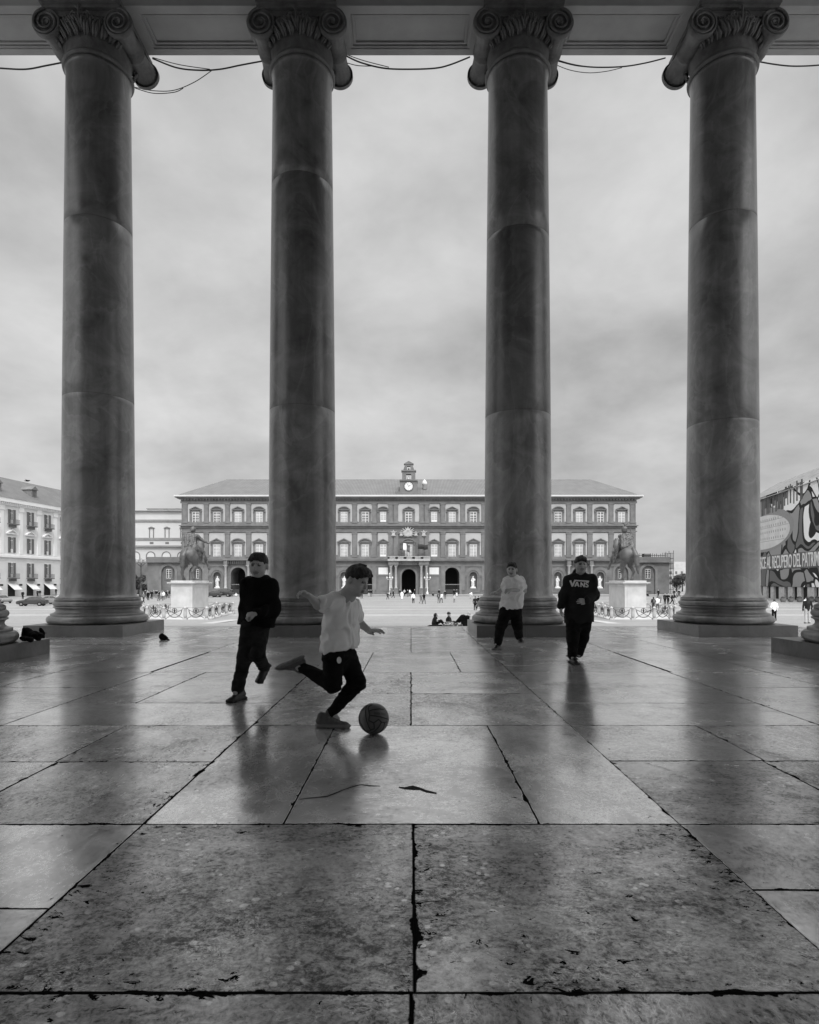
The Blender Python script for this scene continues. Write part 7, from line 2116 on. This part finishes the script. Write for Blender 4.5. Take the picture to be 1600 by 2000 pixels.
# ---------------------------------------------------------------- cars
def car(label, x, y, rz, paint, hatch=False, z=-2.4, sc=1.0):
    t = thing('parked_car', label, 'car', (x, y, z), rz, 'cars parked by the piazza'); t.scale = (sc, sc, sc)
    Lh, W = 2.1, .86
    low = [(-2.08, .38), (-2.1, .55), (-2.02, .80), (-1.55, .92), (-.95, .98), (1.6, 1.02), (2.0, .98), (2.1, .72), (2.08, .40), (1.75, .28), (-1.8, .28)]
    cab = [(-.98, .985), (-.25, 1.42), (.25, 1.50), (.95, 1.47), (1.62 if not hatch else 1.75, 1.03 if not hatch else 1.2), (1.7, 1.025)]
    m = MB(); m.prism(low[::1], -W, W); b_ = m.build('body', paint, t, bevel=.07)
    m = MB()
    n = len(cab); vs = [(x_, -W*.93 + (z_ - 1)*.28, z_) for x_, z_ in cab] + [(x_, W*.93 - (z_ - 1)*.28, z_) for x_, z_ in cab]
    m.add(vs, [tuple(range(n)), tuple(range(2*n-1, n-1, -1))] + [(i, i+n, (i+1) % n + n, (i+1) % n) for i in range(n)]); m.build('cabin', paint, t, bevel=.04)
    g_ = MB()
    for s_ in (-1, 1):
        q = [(-.72, 1.04), (-.15, 1.38), (.25, 1.43), (.30, 1.43), (.30, 1.04)]; q2 = [(.38, 1.04), (.38, 1.43), (.9, 1.40), (1.4, 1.1), (1.4, 1.04)]
        for qq in (q, q2):
            vs = [(a, s_*(W*.93 - (b2 - 1)*.28 + .006), b2) for a, b2 in qq]; g_.add(vs, [tuple(range(5)) if s_ > 0 else tuple(range(4, -1, -1))])
    g_.add([(-.95, -.68, 1.03), (-.95, .68, 1.03), (-.31, .6, 1.405), (-.31, -.6, 1.405)], [(0, 1, 2, 3)]); g_.build('windows', M_GLASS, t)
    for wx_ in (-1.32, 1.30):
        for s_ in (-1, 1):
            m = MB(); m.lathe([(.2, -.1), (.31, -.1), (.335, -.06), (.335, .06), (.31, .1), (.2, .1)], (0, 0, 0), 24); o = m.build('wheel', M_BLACKC, t); o.rotation_euler = (math.radians(90), 0, 0); o.location = (wx_, s_*(W - .07), .335)
            m = MB(); m.lathe([(.2, -.105), (.2, .105)], (0, 0, 0), 10); ro = m.build('rim', M_STONE2, o)
    for s_ in (-1, 1):
        m = MB(); m.box(-2.11, -1.95, s_*.62 - .16, s_*.62 + .16, .62, .76); m.build('headlight', M_GLASSL, t)
        m = MB(); m.box(2.0, 2.105, s_*.66 - .14, s_*.66 + .14, .74, .88); m.build('tail_light', M_STONE, t)
        m = MB(); m.box(-.75, -.6, s_*.93 - .06, s_*.93 + .06, 1.0, 1.12); m.build('mirror', paint, t)
PD = mat('dark_car_paint', .025, .3, .1, 3, spec=.6); PW = mat('white_car_paint', .7, .35, .05, 3); PG = mat('grey_car_paint', .2, .35, .1, 3)
def carp(px, py, **k):
    dd_ = 3.52*F/(py - VY); return (px - VX)/F*dd_, dd_
x, y = carp(63.5, 1183.5); car('dark crossover car parked left of the first whole column', x, y, math.radians(12), PD, sc=.92)
x, y = carp(80, 1181); car('grey car partly hidden behind the dark crossover', x, y + 1.5, math.radians(30), PG, True, sc=.92)
x, y = carp(97, 1180.5); car('white hatchback behind the grey car at the first whole column', x, y + 3.0, math.radians(15), PW, True, sc=.95)
x, y = carp(3, 1178); car('pale car cut off by the left picture edge', x, y, math.radians(150), PG, True, sc=.92)
x, y = carp(416, 1166.5); car('small dark car parked before the palace beside the left pedestal', x, y, 0.1, PD, True, z=gz(y))
x, y = carp(415, 1166.5); car('dark van-like car behind the small dark car near the left pedestal', x + 1.2, y + 3, 0.1, PD, True, z=gz(y), sc=1.25)

# a bird over the palazzo roof
S = SDF(.02, .03); S.ell((0, 0, 0), (.22, .08, .08)); S.cap((.05, 0, 0), (-.08, .3, .15), .05, .01); S.cap((.05, 0, 0), (-.08, -.3, .15), .05, .01); S.cap((.2, 0, .03), (.28, 0, .05), .05, .02); S.cap((-.2, 0, 0), (-.34, 0, 0), .03, .02)
o = link('bird', S.mesh('bird', M_BLACKC)); o.location = P(53.5, 939, 60); tag(o, 'small dark bird in the sky above the palazzo roof at left', 'bird')
